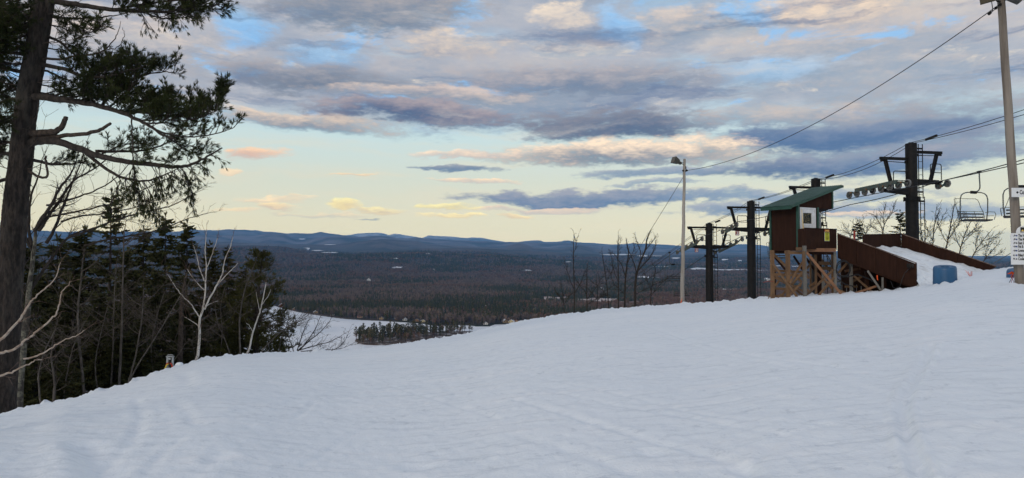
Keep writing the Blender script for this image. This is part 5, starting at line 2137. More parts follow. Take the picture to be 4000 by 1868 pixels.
# danger sign
pd = (p2 - p1).normalized()
pn = Vector((pd.y, -pd.x, 0))
sc_ = P(3229, 924, 29.85)
k_ = (sc_ - p1).dot(pd)
so_ = p1 + pd * k_ + pn * 0.012
zs0, zs1 = 1.65 + (1010 - 942) / F * 29.8, 1.65 + (1010 - 897) / F * 29.8
dsign = empty('danger_sign', so_ + UP * zs0, 'yellow danger sign with red header on the brown parapet', 'sign')
wS = 0.172
Hs = zs1 - zs0
mb = MB()
mb.hexa([so_ + pd * x + UP * z + pn * d for z in (zs0, zs1) for x, d in ((-wS, 0.008), (wS, 0.008), (wS, 0), (-wS, 0))])
fin(mb, 'plate', M['sign_white'], dsign)
mb = MB()
mb.hexa([so_ + pd * x + UP * z + pn * d for z in (zs0 + 0.012, zs1 - 0.105) for x, d in ((-wS + 0.012, 0.011), (wS - 0.012, 0.011), (wS - 0.012, 0.004), (-wS + 0.012, 0.004))])
fin(mb, 'notice_panel', M['sign_yellow'], dsign)
mb = MB()
mb.hexa([so_ + pd * x + UP * z + pn * d for z in (zs1 - 0.10, zs1 + 0.003) for x, d in ((-wS - 0.004, 0.012), (wS + 0.004, 0.012), (wS + 0.004, 0.004), (-wS - 0.004, 0.004))])
fin(mb, 'header_panel', M['sign_red'], dsign)
rz_ = math.atan2(pd.y, pd.x)
rot_ = (math.pi / 2, 0, rz_)


def dtext(s, size, zz, m, xs=1.0, bold=0.0):
    lettering(s, size, M[m], dsign, pn * 0.0135 + UP * (zz - zs0), rot_, 'CENTER', xs, bold)


dtext('DANGER', 0.092, zs1 - 0.05, 'letter_yellow', 0.78, 0.002)
dtext('CREW WORKING', 0.052, zs1 - 0.140, 'sign_black', 0.68, 0.0015)
dtext('ON LIFT', 0.052, zs1 - 0.195, 'sign_black', 0.72, 0.0015)
for zz, w_ in ((0.245, 0.19), (0.275, 0.15), (0.305, 0.24), (0.435, 0.16)):
    # lines of small print too fine to read
    mb = MB()
    x = -w_ / 2
    rg = random.Random(int(zz * 1000))
    while x < w_ / 2:
        l = rg.uniform(0.012, 0.035)
        mb.hexa([so_ + pd * xx + UP * z + pn * d for z in (zs1 - zz - 0.006, zs1 - zz + 0.006) for xx, d in ((x, 0.0135), (x + l, 0.0135), (x + l, 0.0112), (x, 0.0112))])
        x += l + 0.01
    if zs1 - zz > zs0 + 0.02:
        fin(mb, 'small_print', M['sign_black'], dsign)
dtext('KEEP OFF HAUL ROPES', 0.033, zs1 - 0.350, 'sign_black', 0.62, 0.001)
dtext('& NO UNLOADING', 0.033, zs1 - 0.392, 'sign_black', 0.66, 0.001)

# ---------------------------------------------------------------- unloading ramp
ramp = empty('unloading_ramp', P(3480, 1140, 29.3), 'brown boarded unloading ramp filled with snow beside the shack', 'ramp')
ramp.location.z = ground_z(ramp.location.x, ramp.location.y)
# near side: boards follow the slope; seen edge points (photo column, top, bottom, distance)
near = [(3270, 914, 1001, 30.15), (3345, 942, 1031, 29.7), (3420, 970, 1063, 29.2), (3500, 1001, 1096, 28.7), (3574, 1030, 1127, 28.2)]


def panel_run(pts, th, name, m, nrm, inset=0.004):
    for (a, b) in zip(pts[:-1], pts[1:]):
        A_, B_ = P(a[0], a[1], a[3]), P(b[0], b[1], b[3])
        A2, B2 = P(a[0], a[2], a[3]), P(b[0], b[2], b[3])
        A2.x, A2.y, B2.x, B2.y = A_.x, A_.y, B_.x, B_.y
        d = (B_ - A_).normalized() * inset
        mb = MB()
        mb.hexa([A2 + d, B2 - d, B2 - d - nrm * th, A2 + d - nrm * th, A_ + d, B_ - d, B_ - d - nrm * th, A_ + d - nrm * th])
        bevel(fin(mb, name, M[m], ramp), 0.004)


na, nb = P(*near[0][:2], near[0][3]), P(near[-1][0], near[-1][1], near[-1][3])
nd = Vector((nb.x - na.x, nb.y - na.y, 0)).normalized()
nn = Vector((nd.y, -nd.x, 0))
panel_run(near, 0.05, 'side_board', 'siding', nn)
mb = MB()
mb.beam(na - nn * 0.025 + UP * 0.02, nb - nn * 0.025 + UP * 0.02 + nd * 0.05, 0.10, 0.035, side=nn)
bevel(fin(mb, 'cap_rail', M['worn_edge'], ramp), 0.005)
eb = P(3574, 1127, 28.2)
mb = MB()
mb.hexa([nb + nd * a + nn * b + UP * c for c in (-0.98, 0.01) for a, b in ((0.0, 0.02), (0.05, 0.02), (0.05, -0.10), (0.0, -0.10))])
fin(mb, 'end_post', M['siding'], ramp)
# floodlight box and its cable on the near side
fl = P(3556, 1038, 28.15)
mb = MB()
mb.hexa([fl + nd * a + nn * b + UP * c for c in (-0.08, 0.08) for a, b in ((-0.10, 0.14), (0.10, 0.14), (0.13, 0.01), (-0.13, 0.01))])
bevel(fin(mb, 'floodlight', M['black_steel'], ramp), 0.01)
mb = MB()
mb.tube([P(3556, 1046, 28.1), P(3535, 1066, 28.3), P(3524, 1090, 28.35), P(3516, 1118, 28.3), P(3500, 1126, 28.3), P(3488, 1122, 28.3), P(3482, 1106, 28.35), P(3478, 1098, 28.4)], 0.012, 6)
fin(mb, 'cable', M['hose'], ramp)
far = [(3520, 915, 990, 36.0), (3590, 940, 1015, 35.4), (3665, 966, 1040, 34.8), (3740, 989, 1062, 34.2), (3815, 1016, 1075, 33.6), (3852, 1030, 1070, 33.3)]
fa, fb = P(far[0][0], far[0][1], far[0][3]), P(far[-1][0], far[-1][1], far[-1][3])
fd = Vector((fb.x - fa.x, fb.y - fa.y, 0)).normalized()
fn = Vector((fd.y, -fd.x, 0))
panel_run(far, 0.05, 'side_board', 'siding', fn)
# pointed end of the far side
mb = MB()
t0_, t1_, t2_ = P(3852.5, 1030, 33.3), P(3891, 1043, 33.0), P(3851, 1062, 33.3)
mb.add([t2_, t1_, t0_, t2_ - fn * 0.05, t1_ - fn * 0.05, t0_ - fn * 0.05], [(0, 1, 2), (5, 4, 3), (0, 3, 4, 1), (1, 4, 5, 2), (2, 5, 3, 0)])
fin(mb, 'side_board', M['siding'], ramp)
mb = MB()
mb.beam(fa - fn * 0.025 + UP * 0.02, P(3891, 1043, 33.0) - fn * 0.025 + UP * 0.02, 0.09, 0.035, side=fn)
fin(mb, 'cap_rail', M['worn_edge'], ramp)
bk = [(3372, 918, 1010, 34.3), (3445, 916.5, 1010, 35.15), (3519, 915, 1000, 36.0)]
ba, bb_ = P(bk[0][0], bk[0][1], bk[0][3]), P(bk[-1][0], bk[-1][1], bk[-1][3])
bd = Vector((bb_.x - ba.x, bb_.y - ba.y, 0)).normalized()
panel_run(bk, 0.05, 'back_panel_or_shade_sheet', 'siding', Vector((bd.y, -bd.x, 0)))
mb = MB()
mb.beam(ba + UP * 0.02, bb_ + UP * 0.02, 0.09, 0.035, side=Vector((bd.y, -bd.x, 0)))
fin(mb, 'cap_rail', M['siding'], ramp)
# deck under the snow
mb = MB()
d0, d1, d2, d3 = P(3272, 996, 30.2), P(3574, 1118, 28.3), P(3852, 1066, 33.35), P(3376, 1000, 34.3)
d4 = P(3520, 985, 36.0)
top_ = [d0, d1, d2, d4, d3]
mb.add([v - UP * 0.02 for v in top_] + [v - UP * 0.14 for v in top_], [(0, 1, 2, 3, 4), (9, 8, 7, 6, 5)] + [(k, k + 5, (k + 1) % 5 + 5, (k + 1) % 5) for k in range(5)])
fin(mb, 'deck', M['siding'], ramp)
# timbers under the ramp
post(3324, 1030, 1152, 30.4, 10, 'lumber_grey', ramp)
post(3385, 1060, 1150, 30.6, 12, 'siding', ramp)
post(3447, 1084, 1146, 28.9, 6, 'lumber_grey', ramp)
post(3455, 1080, 1146, 29.6, 10, 'siding', ramp)
post(3290, 1010, 1150, 31.6, 9, 'siding', ramp)
brace((3316, 1154), (3432, 1115), 29.3, 8, 'lumber_red', ramp)
brace((3389, 1058), (3446, 1142), 29.0, 7, 'lumber_grey', ramp)
brace((3335, 1078), (3420, 1152), 30.0, 8, 'lumber', ramp)
brace((3275, 1066), (3313, 1023), 30.6, 8, 'lumber', ramp)
brace((3280, 1135), (3320, 1155), 29.6, 8, 'lumber', ramp)
brace((3366, 1080), (3330, 1100), 31.0, 9, 'lumber', ramp)
brace((3300, 1060), (3360, 1050), 31.6, 9, 'lumber_red', ramp)
brace((3420, 1150), (3460, 1130), 30.4, 8, 'lumber', ramp)
brace((3360, 1142), (3400, 1120), 31.2, 8, 'lumber', ramp)
timber('rail', P(3300, 1120, 31.0), P(3350, 1120, 31.0), 0.09, 0.045, 'lumber', side=UP, root=ramp)
# dark sheet added at the back to stand for the shade under the ramp
cb = [(3290, 1012, 1150, 34.4), (3360, 1030, 1150, 34.4), (3430, 1050, 1146, 34.4), (3500, 1075, 1142, 34.4), (3570, 1090, 1136, 34.0)]
panel_run(cb, 0.04, 'back_panel_or_shade_sheet', 'siding', Vector((0, -1, 0)))
# threaded anchor rods
for px_, a_, b_ in ((3289, 1112, 1146), (3307, 1118, 1144), (3346, 1112, 1146), (3364, 1118, 1144)):
    mb = MB()
    mb.tube([P(px_, b_ + 14, 31.2), P(px_, a_, 31.2)], 0.012, 6)
    fin(mb, 'anchor_rod', M['galvanised'], ramp)
# coil of hose hanging in the frame
mb = MB()
hc = P(3294, 1050, 29.35)
pts = []
for k in range(70):
    a = k * 0.30
    r = 0.27 + 0.02 * math.sin(k * 0.7) + 0.0006 * k
    pts.append(hc + Vector((math.cos(a) * r, 0.0016 * k - 0.05, math.sin(a) * r * (1.15))))
mb.tube(pts, 0.017, 6)
mb.tube([P(3228, 990, 29.4), P(3240, 1010, 29.4), P(3252, 1036, 29.3), P(3254, 1048, 29.3)], 0.02, 6)
mb.tube([P(3222, 990, 29.5), P(3236, 1014, 29.5), P(3250, 1044, 29.35)], 0.014, 6)
mb.tube([P(3275, 1075, 29.3), P(3310, 1082, 29.3), P(3350, 1072, 29.4), P(3400, 1092, 29.5), P(3450, 1126, 29.5)], 0.03, 6)
mb.tube([P(3270, 1088, 29.3), P(3300, 1110, 29.3), P(3330, 1118, 29.4), P(3345, 1150, 29.5)], 0.022, 6)
tag(mb.build('hose_coil', M['hose'], smooth=True), 'black hose coil hanging in the timber frame under the ramp', 'hose')
# orange flag tied under the ramp
mb = MB()
fp = P(3424, 1078, 28.7)
mb.add([fp + Vector((0, 0, 0.02)), fp + Vector((0.05, 0.01, 0.03)), fp + Vector((0.045, -0.01, -0.10)), fp + Vector((0.07, 0.01, -0.18)), fp + Vector((0.02, 0, -0.17)), fp + Vector((0.01, 0.01, -0.06))], [(0, 1, 2, 5), (5, 2, 3, 4)])
o = mb.build('ribbon', M['orange'])
o.modifiers.new('thick', 'SOLIDIFY').thickness = 0.004
tag(o, 'orange marking ribbon hanging below the brown ramp side', 'ribbon')
mb = MB()
mb.tube([P(3337, 940, 31.5), P(3337.5, 902, 31.5)], 0.045, 10)
tag(mb.build('marker_post', M['red_paint']), 'short red post rising behind the sloping ramp rail', 'post')
mb = MB()
mb.tube([P(2982, 1104, 29.3), P(2998, 1099, 29.3), P(3022, 1100, 29.5)], 0.012, 6)
tag(mb.build('ribbon', M['red_paint']), 'thin red tape tied round the leftmost platform post', 'tape')


# snow lying on the ramp
def ramp_snow():
    A_ = [P(3300, 985, 30.3), P(3430, 992, 29.7), P(3535, 1050, 28.75), P(3562, 1070, 28.45), P(3580, 1098, 28.2), P(3592, 1124, 27.9), P(3655, 1142, 27.5)]
    B_ = [P(3385, 966, 34.4), P(3470, 964, 35.3), P(3540, 969, 35.75), P(3670, 1011, 34.75), P(3762, 1032, 34.0), P(3830, 1052, 33.4), P(3895, 1062, 32.6)]
    nu, nv = 70, 60
    V = []
    for i in range(nu):
        t = i / (nu - 1) * (len(A_) - 1)
        k = min(int(t), len(A_) - 2)
        a, b = A_[k].lerp(A_[k + 1], t - k), B_[k].lerp(B_[k + 1], t - k)
        for j in range(nv):
            s = j / (nv - 1)
            p_ = a.lerp(b, s)
            edge = min(s, 1 - s)
            p_.z += -0.10 * math.sin(math.pi * s) * (1 - i / nu) + 0.05 * float(fbm(p_.x / 0.7, p_.y / 0.7, 7, 4)) + (0.10 * abs(float(fbm(p_.x / 0.25, p_.y / 0.25, 8, 3))) if s < 0.25 and i > nu * 0.55 else 0)
            if s > 0.97:
                p_.z += 0.05 * float(vnoise(p_.x / 0.2, p_.y / 0.2, 9))
            V.append(p_)
    q = [(i * nv + j, (i + 1) * nv + j, (i + 1) * nv + j + 1, i * nv + j + 1) for i in range(nu - 1) for j in range(nv - 1)]
    o = link('snow_on_ramp', np_mesh('snow_on_ramp', [tuple(v) for v in V], q), M['snow_dirty'])
    tag(o, 'snow filling the unloading ramp between its brown sides', kind='structure')


ramp_snow()

# ---------------------------------------------------------------- poles and lamps
def floodlight(root, base, aim, size, name='floodlight'):
    """box lamp head with cooling back, glass front and a yoke"""
    aim = Vector(aim).normalized()
    s = aim.cross(UP).normalized()
    u = s.cross(aim).normalized()
    mb = MB()
    w, h, d = size
    c = Vector(base)
    f = [c + s * a * w / 2 + u * b * h / 2 + aim * d for b in (-1, 1) for a in (-1, 1)]
    g = [c + s * a * w * 0.32 + u * b * h * 0.30 for b in (-1, 1) for a in (-1, 1)]
    mb.hexa([g[0], g[1], f[1], f[0], g[2], g[3], f[3], f[2]])
    mb.hexa([c + s * a * w * 0.2 + u * b * h * 0.2 - aim * e for b in (-1, 1) for a, e in ((-1, d * 0.5), (1, d * 0.5), (1, -0.02), (-1, -0.02))])
    o = bevel(fin(mb, name, M['lamp_case'], root), 0.01)
    mb = MB()
    mb.hexa([c + s * a * w * 0.44 + u * b * h * 0.44 + aim * e for b in (-1, 1) for a, e in ((-1, d + 0.012), (1, d + 0.012), (1, d - 0.01), (-1, d - 0.01))])
    g_ = fin(mb, 'lamp_glass', M['bulb_glass'], root)
    g_.parent = o
    return o


lb, lt = P(2664, 1197, 37.0), P(2674, 621, 37.0)
lb.z = ground_z(lb.x, lb.y) - 0.3
lamp = empty('lamp_pole', (lb.x, lb.y, lb.z), 'tall grey wooden lamp pole with one floodlight at the brow of the slope', 'lamp pole', 'wooden light poles')
mb = MB()
mb.tube([lb.lerp(lt, k / 12) + Vector((0.012 * math.sin(k * 2.1), 0, 0)) for k in range(13)], [0.112 - 0.045 * k / 12 for k in range(13)], 14)
fin(mb, 'pole', M['pole_wood'], lamp, True)
hb = P(2650, 634, 36.9)
floodlight(lamp, hb, (-0.72, -0.30, 0.30), (0.36, 0.34, 0.34))
mb = MB()
mb.tube([P(2671, 644, 37.0), P(2662, 640, 36.9), P(2656, 636, 36.9)], 0.016, 6)
mb.tube([P(2671, 636, 37.0), P(2664, 637, 36.95), P(2658, 633, 36.9)], 0.016, 6)
mb.tube([P(2679, 650, 37), P(2680, 660, 36.95), P(2682, 668, 36.95)], 0.02, 6)
fin(mb, 'bracket', M['black_steel'], lamp)
mb = MB()
for a in ((2680, 668), (2684, 666), (2668, 667)):
    mb.lathe([(0.03, -0.04), (0.045, -0.02), (0.045, 0.02), (0.03, 0.04)], P(a[0], a[1], 36.93), 10)
fin(mb, 'insulator', M['black_steel'], lamp)
mb = MB()
mb.add([P(2657, 1186, 36.8), P(2662, 1183, 36.8), P(2663, 1168, 36.8), P(2665, 1162, 36.8), P(2660, 1194, 36.8)], [(0, 1, 2), (1, 3, 2), (0, 4, 1)])
o = mb.build('ribbon', M['orange'])
o.modifiers.new('thick', 'SOLIDIFY').thickness = 0.01
tag(o, 'orange ribbon at the foot of the grey lamp pole', 'ribbon')
rope('guy_wire', sag(P(2671, 688, 37.0), P(2470, 1010, 38.5), 0.05, 10), 0.011, 'thin guy wire slanting down left from the grey lamp pole', 'wire')

sb, st_ = P(3986, 1102, 18.0), P(3903, -110, 18.0)
sb.z = ground_z(sb.x, sb.y) - 0.4
spole = empty('lamp_pole', tuple(sb), 'weathered leaning pole with two floodlights and the trail signs', 'lamp pole', 'wooden light poles')
mb = MB()
mb.tube([sb.lerp(st_, k / 14) + Vector((0.006 * math.sin(k * 1.7), 0, 0)) for k in range(15)], [0.115 - 0.03 * k / 14 for k in range(15)], 16)
fin(mb, 'pole', M['pole_brown'], spole, True)
floodlight(spole, P(3885, -18, 17.9), (-0.75, -0.45, -0.22), (0.40, 0.34, 0.36))
floodlight(spole, P(3938, -18, 17.9), (0.85, -0.25, -0.22), (0.36, 0.30, 0.30))
mb = MB()
mb.tube([P(3908, 8, 17.95), P(3895, 6, 17.9), P(3886, -12, 17.9)], 0.018, 6)
mb.tube([P(3915, 4, 18), P(3928, 0, 17.9), P(3938, -10, 17.9)], 0.018, 6)
mb.tube([P(3905, 18, 17.95), P(3893, 32, 17.9), P(3870, 50, 17.9), P(3878, 40, 17.9), P(3874, 10, 17.9), P(3871, 2, 17.9)], 0.010, 5)
fin(mb, 'bracket', M['black_steel'], spole)
mb = MB()
for a in ((3907, 18), (3890, 32), (3868, 50), (3864, 54)):
    mb.lathe([(0.02, -0.035), (0.035, -0.02), (0.035, 0.02), (0.02, 0.035)], P(a[0], a[1], 17.9), 10)
fin(mb, 'insulator', M['black_steel'], spole)
rope('power_cable', sag(P(2684, 666, 36.93), P(3906, 16, 17.9), 0.8, 48), 0.012, 'black power cable sagging from the grey lamp pole up to the leaning pole', 'cable')
rope('guy_wire', [P(3958, 984, 17.8), P(3868, 1036, 20.5)], 0.008, 'thin guy wire slanting down left behind the trail board', 'wire')


def board(name, label, px0, px1, py0, py1, Y, th=0.02, rad=0.0):
    a, b = P(px0, py1, Y), P(px1, py0, Y)
    root = empty(name, (a.x, a.y, a.z), label, 'sign')
    mb = MB()
    mb.box((a.x, a.y, a.z), (b.x, a.y + th, b.z))
    bevel(fin(mb, 'panel', M['sign_white'], root), 0.004)
    return root, a, b


def sq(root, px, py, Y, s, m, diamond=False):
    c = P(px, py, Y)
    mb = MB()
    if diamond:
        pts = [(-1.25, 0), (0, -1.25), (1.25, 0), (0, 1.25)]
    else:
        pts = [(-1, -1), (1, -1), (1, 1), (-1, 1)]
    mb.hexa([c + Vector((x * s, 0, z * s)) for x, z in pts] + [c + Vector((x * s, 0.006, z * s)) for x, z in pts])
    fin(mb, 'diamond_symbol' if diamond else 'square_symbol', M[m], root)


def arrow(root, px, py, Y, ang, s=0.028):
    c = P(px, py, Y)
    d = Vector((math.cos(ang), 0, math.sin(ang)))
    e = Vector((-math.sin(ang), 0, math.cos(ang)))
    mb = MB()
    t = 0.006
    for a, b in ((-d * s, d * s), (d * s, d * s * 0.15 + e * s * 0.75), (d * s, d * s * 0.15 - e * s * 0.75)):
        mb.beam(c + a, c + b, 0.010, t, side=(b - a).cross(Vector((0, 1, 0))))
    fin(mb, 'arrow_symbol', M['sign_black'], root)


YB = 17.72
tb, a_, b_ = board('trail_sign_board', 'white trail board listing seven runs with arrows, lower on the leaning pole', 3951, 4085, 911, 1034, YB)
rows = [(921, 'The Ho', R_(45), False), (935.5, 'The Mo', R_(45), False), (950, 'East S', R_(45), True), (963.5, 'Fat &', 0, False), (979.5, 'Lower', 0, False), (997.5, "Riley's", math.pi, False), (1012, 'Cooley', R_(135), True)]
for py, s, ang, dia in rows:
    arrow(tb, 3962.5, py, YB - 0.004, ang)
    sq(tb, 3971.5, py, YB - 0.006, 0.017, 'sign_black' if dia else 'sign_blue', dia)
    t_ = P(3977.5, py, YB - 0.003)
    lettering(s, 0.098, M['sign_black'], tb, t_ - tb.location, (math.pi / 2, 0, 0), 'LEFT', 0.62, 0.0025)
cs, a_, b_ = board('trail_sign', 'small white sign with a black diamond, upper on the leaning pole', 3953, 4060, 734, 770, YB)
sq(cs, 3974.5, 752, YB - 0.006, 0.026, 'sign_black', True)
t_ = P(3983, 752, YB - 0.003)
lettering('Cooley', 0.145, M['sign_black'], cs, t_ - cs.location, (math.pi / 2, 0, 0), 'LEFT', 0.62, 0.003)
em = P(4004, 911, YB + 0.03)
emb = empty('emblem_sign', tuple(em), 'round topped white sign with a dark emblem above the trail board', 'sign')
mb = MB()
n = 20
R0 = 0.215
ring = [em + Vector((R0 * math.cos(math.pi * k / n), 0, 0.02 + 0.17 * math.sin(math.pi * k / n))) for k in range(n + 1)]
ring = [em + Vector((R0, 0, -0.02))] + ring + [em + Vector((-R0, 0, -0.02))]
N_ = len(ring)
mb.add(ring + [r + Vector((0, 0.02, 0)) for r in ring], [tuple(range(N_))[::-1], tuple(range(N_, 2 * N_))] + [(k, (k + 1) % N_, (k + 1) % N_ + N_, k + N_) for k in range(N_)])
fin(mb, 'panel', M['sign_white'], emb)
mb = MB()
mb.box((em.x - 0.115, em.y - 0.008, em.z + 0.015), (em.x + 0.115, em.y - 0.002, em.z + 0.145))
fin(mb, 'emblem_plate', M['sign_black'], emb)
mb = MB()
for x_, h_ in ((-0.07, 0.05), (-0.01, 0.075), (0.05, 0.045)):
    mb.add([(em.x + x_ - 0.035, em.y - 0.010, em.z + 0.045), (em.x + x_ + 0.035, em.y - 0.010, em.z + 0.045), (em.x + x_, em.y - 0.010, em.z + 0.045 + h_)], [(0, 1, 2)])
fin(mb, 'mountain_symbol', M['letter_yellow'], emb)
mb = MB()
mb.box((em.x - 0.1, em.y - 0.010, em.z + 0.024), (em.x + 0.1, em.y - 0.0085, em.z + 0.036))
fin(mb, 'emblem_bar', M['sign_white'], emb)

# ---------------------------------------------------------------- small things on the snow
bp = P(3692, 1122, 24.0)
bp.z = ground_z(bp.x, bp.y) - 0.12
barrel = empty('barrel', tuple(bp), 'blue plastic barrel with a hole in its lid, standing in the snow below the ramp', 'barrel')
barrel.rotation_euler = Matrix.Rotation(R_(8), 3, Vector((0.85, -0.52, 0))).to_euler()
mb = MB()
Hb = 0.74
mb.lathe([(0.372, 0.0), (0.372, 0.06), (0.362, 0.16), (0.366, 0.19), (0.366, 0.21), (0.360, 0.24), (0.352, Hb - 0.08), (0.335, Hb - 0.02), (0.315, Hb), (0.285, Hb - 0.004), (0.268, Hb - 0.02), (0.16, Hb - 0.02), (0.15, Hb - 0.012), (0.135, Hb - 0.014), (0.13, Hb - 0.03), (0.128, Hb - 0.20)], (0, 0, 0), 40)
mb.build('shell', M['bin_blue'], barrel, True)
mb = MB()
mb.lathe([(0.0, Hb - 0.20), (0.127, Hb - 0.20)], (0, 0, 0), 24)
mb.build('hole', M['rubber_dark'], barrel)
mb = MB()
mb.lathe([(0.0, Hb - 0.16), (0.05, Hb - 0.16), (0.055, Hb - 0.10), (0.0, Hb - 0.09)], (0.01, 0.02, 0), 10)
mb.build('bung', M['yellow_paint'], barrel)
bar2 = copy_tree(barrel)
q_ = P(3986, 1062, 21.0)
bar2.location = (q_.x, q_.y, ground_z(q_.x, q_.y) - 0.50)
bar2['label'] = 'blue barrel mostly hidden behind the leaning pole and its trail board'
barrel['group'] = bar2['group'] = 'blue barrels'

# marker flag bundle
fb_ = P(3794, 1074, 27.5)
fb_.z = ground_z(fb_.x, fb_.y) - 0.03
mk = empty('marker_flag', tuple(fb_), 'small bundle of orange marker strips stuck in the ramp snow', 'marker')
rg = random.Random(4)
for k in range(7):
    mb = MB()
    a = rg.uniform(-0.13, 0.10)
    w_ = rg.uniform(0.008, 0.016)
    h_ = rg.uniform(0.18, 0.28)
    base = fb_ + Vector((0.01 * k - 0.03, 0.01 * (k % 3), 0))
    tip = base + Vector((a - 0.06, rg.uniform(-0.05, 0.05), h_))
    mb.beam(base, tip, w_, 0.004, side=(1, 0, 0))
    fin(mb, 'strip', M['orange'] if k % 2 else M['orange_dark'], mk)
# roll of orange netting at the sign pole
nt = P(3962, 1094, 18.2)
nt.z = ground_z(nt.x, nt.y)
net = empty('orange_netting', tuple(nt), 'tangled orange safety netting leaning at the foot of the sign pole', 'netting')
for k in range(16):
    mb = MB()
    x0 = rg.uniform(-0.03, 0.12)
    p_ = nt + Vector((x0, rg.uniform(-0.08, 0.08), -0.02))
    pts = [p_]
    for j in range(5):
        p_ = p_ + Vector((rg.uniform(-0.045, 0.045), rg.uniform(-0.02, 0.02), 0.06))
        pts.append(p_)
    mb.tube(pts, 0.006, 5)
    fin(mb, 'mesh_strand', M['orange_dark'], net)
for k in range(14):
    mb = MB()
    p_ = nt + Vector((rg.uniform(-0.02, 0.07), rg.uniform(-0.06, 0.06), rg.uniform(0.16, 0.32)))
    d_ = Vector((rg.uniform(-0.16, -0.02), rg.uniform(-0.05, 0.05), rg.uniform(-0.06, 0.06)))
    mb.add([p_, p_ + d_ * 0.6 + UP * 0.02, p_ + d_, p_ + d_ * 0.5 - UP * 0.02], [(0, 1, 2, 3)])
    fin(mb, 'strip', M['orange'], net)
mb = MB()
mb.tube([nt + Vector((-0.16, 0, -0.03)), nt + Vector((-0.03, 0, 0.22))], 0.007, 5)
fin(mb, 'stake', M['rubber_dark'], net)

# snowmaking hydrant at the edge of the woods
hp = P(664, 1452, 19.4)
hp.z = ground_z(hp.x, hp.y) - 0.06
hyd = empty('snowmaking_hydrant', tuple(hp), 'galvanised hydrant box with yellow and orange hoses at the wood edge', 'hydrant')
hyd.scale = (0.88, 0.88, 0.9)
for x_ in (-0.082, 0.082):
    mb = MB()
    mb.box((x_ - 0.022, -0.03, 0), (x_ + 0.022, 0.03, 0.50))
    bevel(mb.build('upright', M['galvanised'], hyd), 0.004)
mb = MB()
mb.box((-0.11, -0.05, 0.475), (0.11, 0.05, 0.50))
mb.tube([(-0.095, 0, 0.515), (-0.08, 0, 0.535), (0.06, 0, 0.54), (0.095, 0, 0.52)], 0.012, 6)
bevel(mb.build('lid', M['galvanised'], hyd), 0.004)
mb = MB()
mb.lathe([(0.03, 0.0), (0.03, 0.18), (0.05, 0.20), (0.05, 0.24), (0.04, 0.26), (0.045, 0.40), (0.02, 0.42), (0.02, 0.46)], (0.005, -0.01, 0), 12)
mb.build('valve', M['rubber_dark'], hyd)
mb = MB()
mb.box((-0.03, -0.065, 0.40), (0.04, -0.045, 0.455))
mb.build('plate', M['galvanised'], hyd)
mb = MB()
mb.lathe([(0.022, 0), (0.022, 0.17)], (0.0, -0.055, 0), 10)
mb.build('pipe', M['galvanised'], hyd)
for nm, m_, pts in (('hose', 'yellow_paint', [(-0.02, -0.06, 0.27), (-0.07, -0.07, 0.24), (-0.11, -0.08, 0.15), (-0.145, -0.09, 0.02), (-0.155, -0.09, -0.06)]),
                    ('hose', 'orange_dark', [(0.03, -0.06, 0.29), (0.08, -0.07, 0.27), (0.11, -0.07, 0.16), (0.13, -0.07, 0.04), (0.13, -0.07, -0.04)]),
                    ('hose', 'orange_dark', [(-0.02, -0.05, 0.30), (-0.07, -0.06, 0.28), (-0.10, -0.06, 0.21)])):
    mb = MB()
    mb.tube(pts, 0.020, 8)
    mb.build(nm, M[m_], hyd, True)
mb = MB()
sp_ = P(700, 1447, 19.2)
sp_.z = ground_z(sp_.x, sp_.y) + 0.01
V, n_ = [], 14
mb.lathe([(0.0, -0.06), (0.09, -0.05), (0.115, 0.02), (0.10, 0.085), (0.06, 0.12), (0.0, 0.13)], tuple(sp_), 18)
o = mb.build('snow_clump', M['snow'], smooth=True)
for v in o.data.vertices:
    v.co += Vector((0, 0, 0.02)) * float(vnoise(v.co.x * 12, v.co.y * 12 + v.co.z * 9, 2))
tag(o, 'round snow clump on the brow right of the hydrant', 'snow clump')
mb = MB()
s_ = P(1150, 1386, 24.5)
mb.tube([s_ - UP * 0.15, P(1150, 1371, 24.5)], 0.018, 8)
tag(mb.build('marker_stake', M['sign_white']), 'short white stake on the brow before the bare bush', 'stake')

# ================================================================ trees
def perp(d, rng):
    a = Vector((rng.gauss(0, 1), rng.gauss(0, 1), rng.gauss(0, 1)))
    a = a - d * a.dot(d)
    return a.normalized() if a.length > 1e-6 else Vector((1, 0, 0))


def grow(mb, p, d, L, r, lvl, rng, o, mi=0):
    """one branch and its children. o: dict(kids, ratio, ang, wig, up, rmin, seg)"""
    n = max(2, min(7, int(L / o['seg']) + 1))
    pts, rad = [Vector(p)], [r]
    d = Vector(d).normalized()
    for k in range(n):
        d = (d + perp(d, rng) * o['wig'] + UP * o['up']).normalized()
        pts.append(pts[-1] + d * (L / n))
        rad.append(max(o['rmin'] * 0.7, r * (1 - 0.72 * (k + 1) / n)))
    mb.tube(pts, rad, 3 if r < 0.016 else 5, mi, cap=False)
    if lvl <= 0:
        return
    kids = o['kids'][min(lvl, len(o['kids']) - 1)]
    kn = max(1, int(kids * L / o['ref'] + rng.random()))
    for k in range(kn):
        t = rng.uniform(0.18, 1.0) * n
        i = min(int(t), n - 1)
        q = pts[i].lerp(pts[i + 1], t - i)
        dd = (pts[i + 1] - pts[i]).normalized()
        a = rng.uniform(*o['ang'])
        nd = dd * math.cos(a) + perp(dd, rng) * math.sin(a)
        rr = max(o['rmin'], rad[i] * rng.uniform(0.45, 0.7))
        grow(mb, q, nd, L * rng.uniform(*o['ratio']), rr, lvl - 1, rng, o, mi)


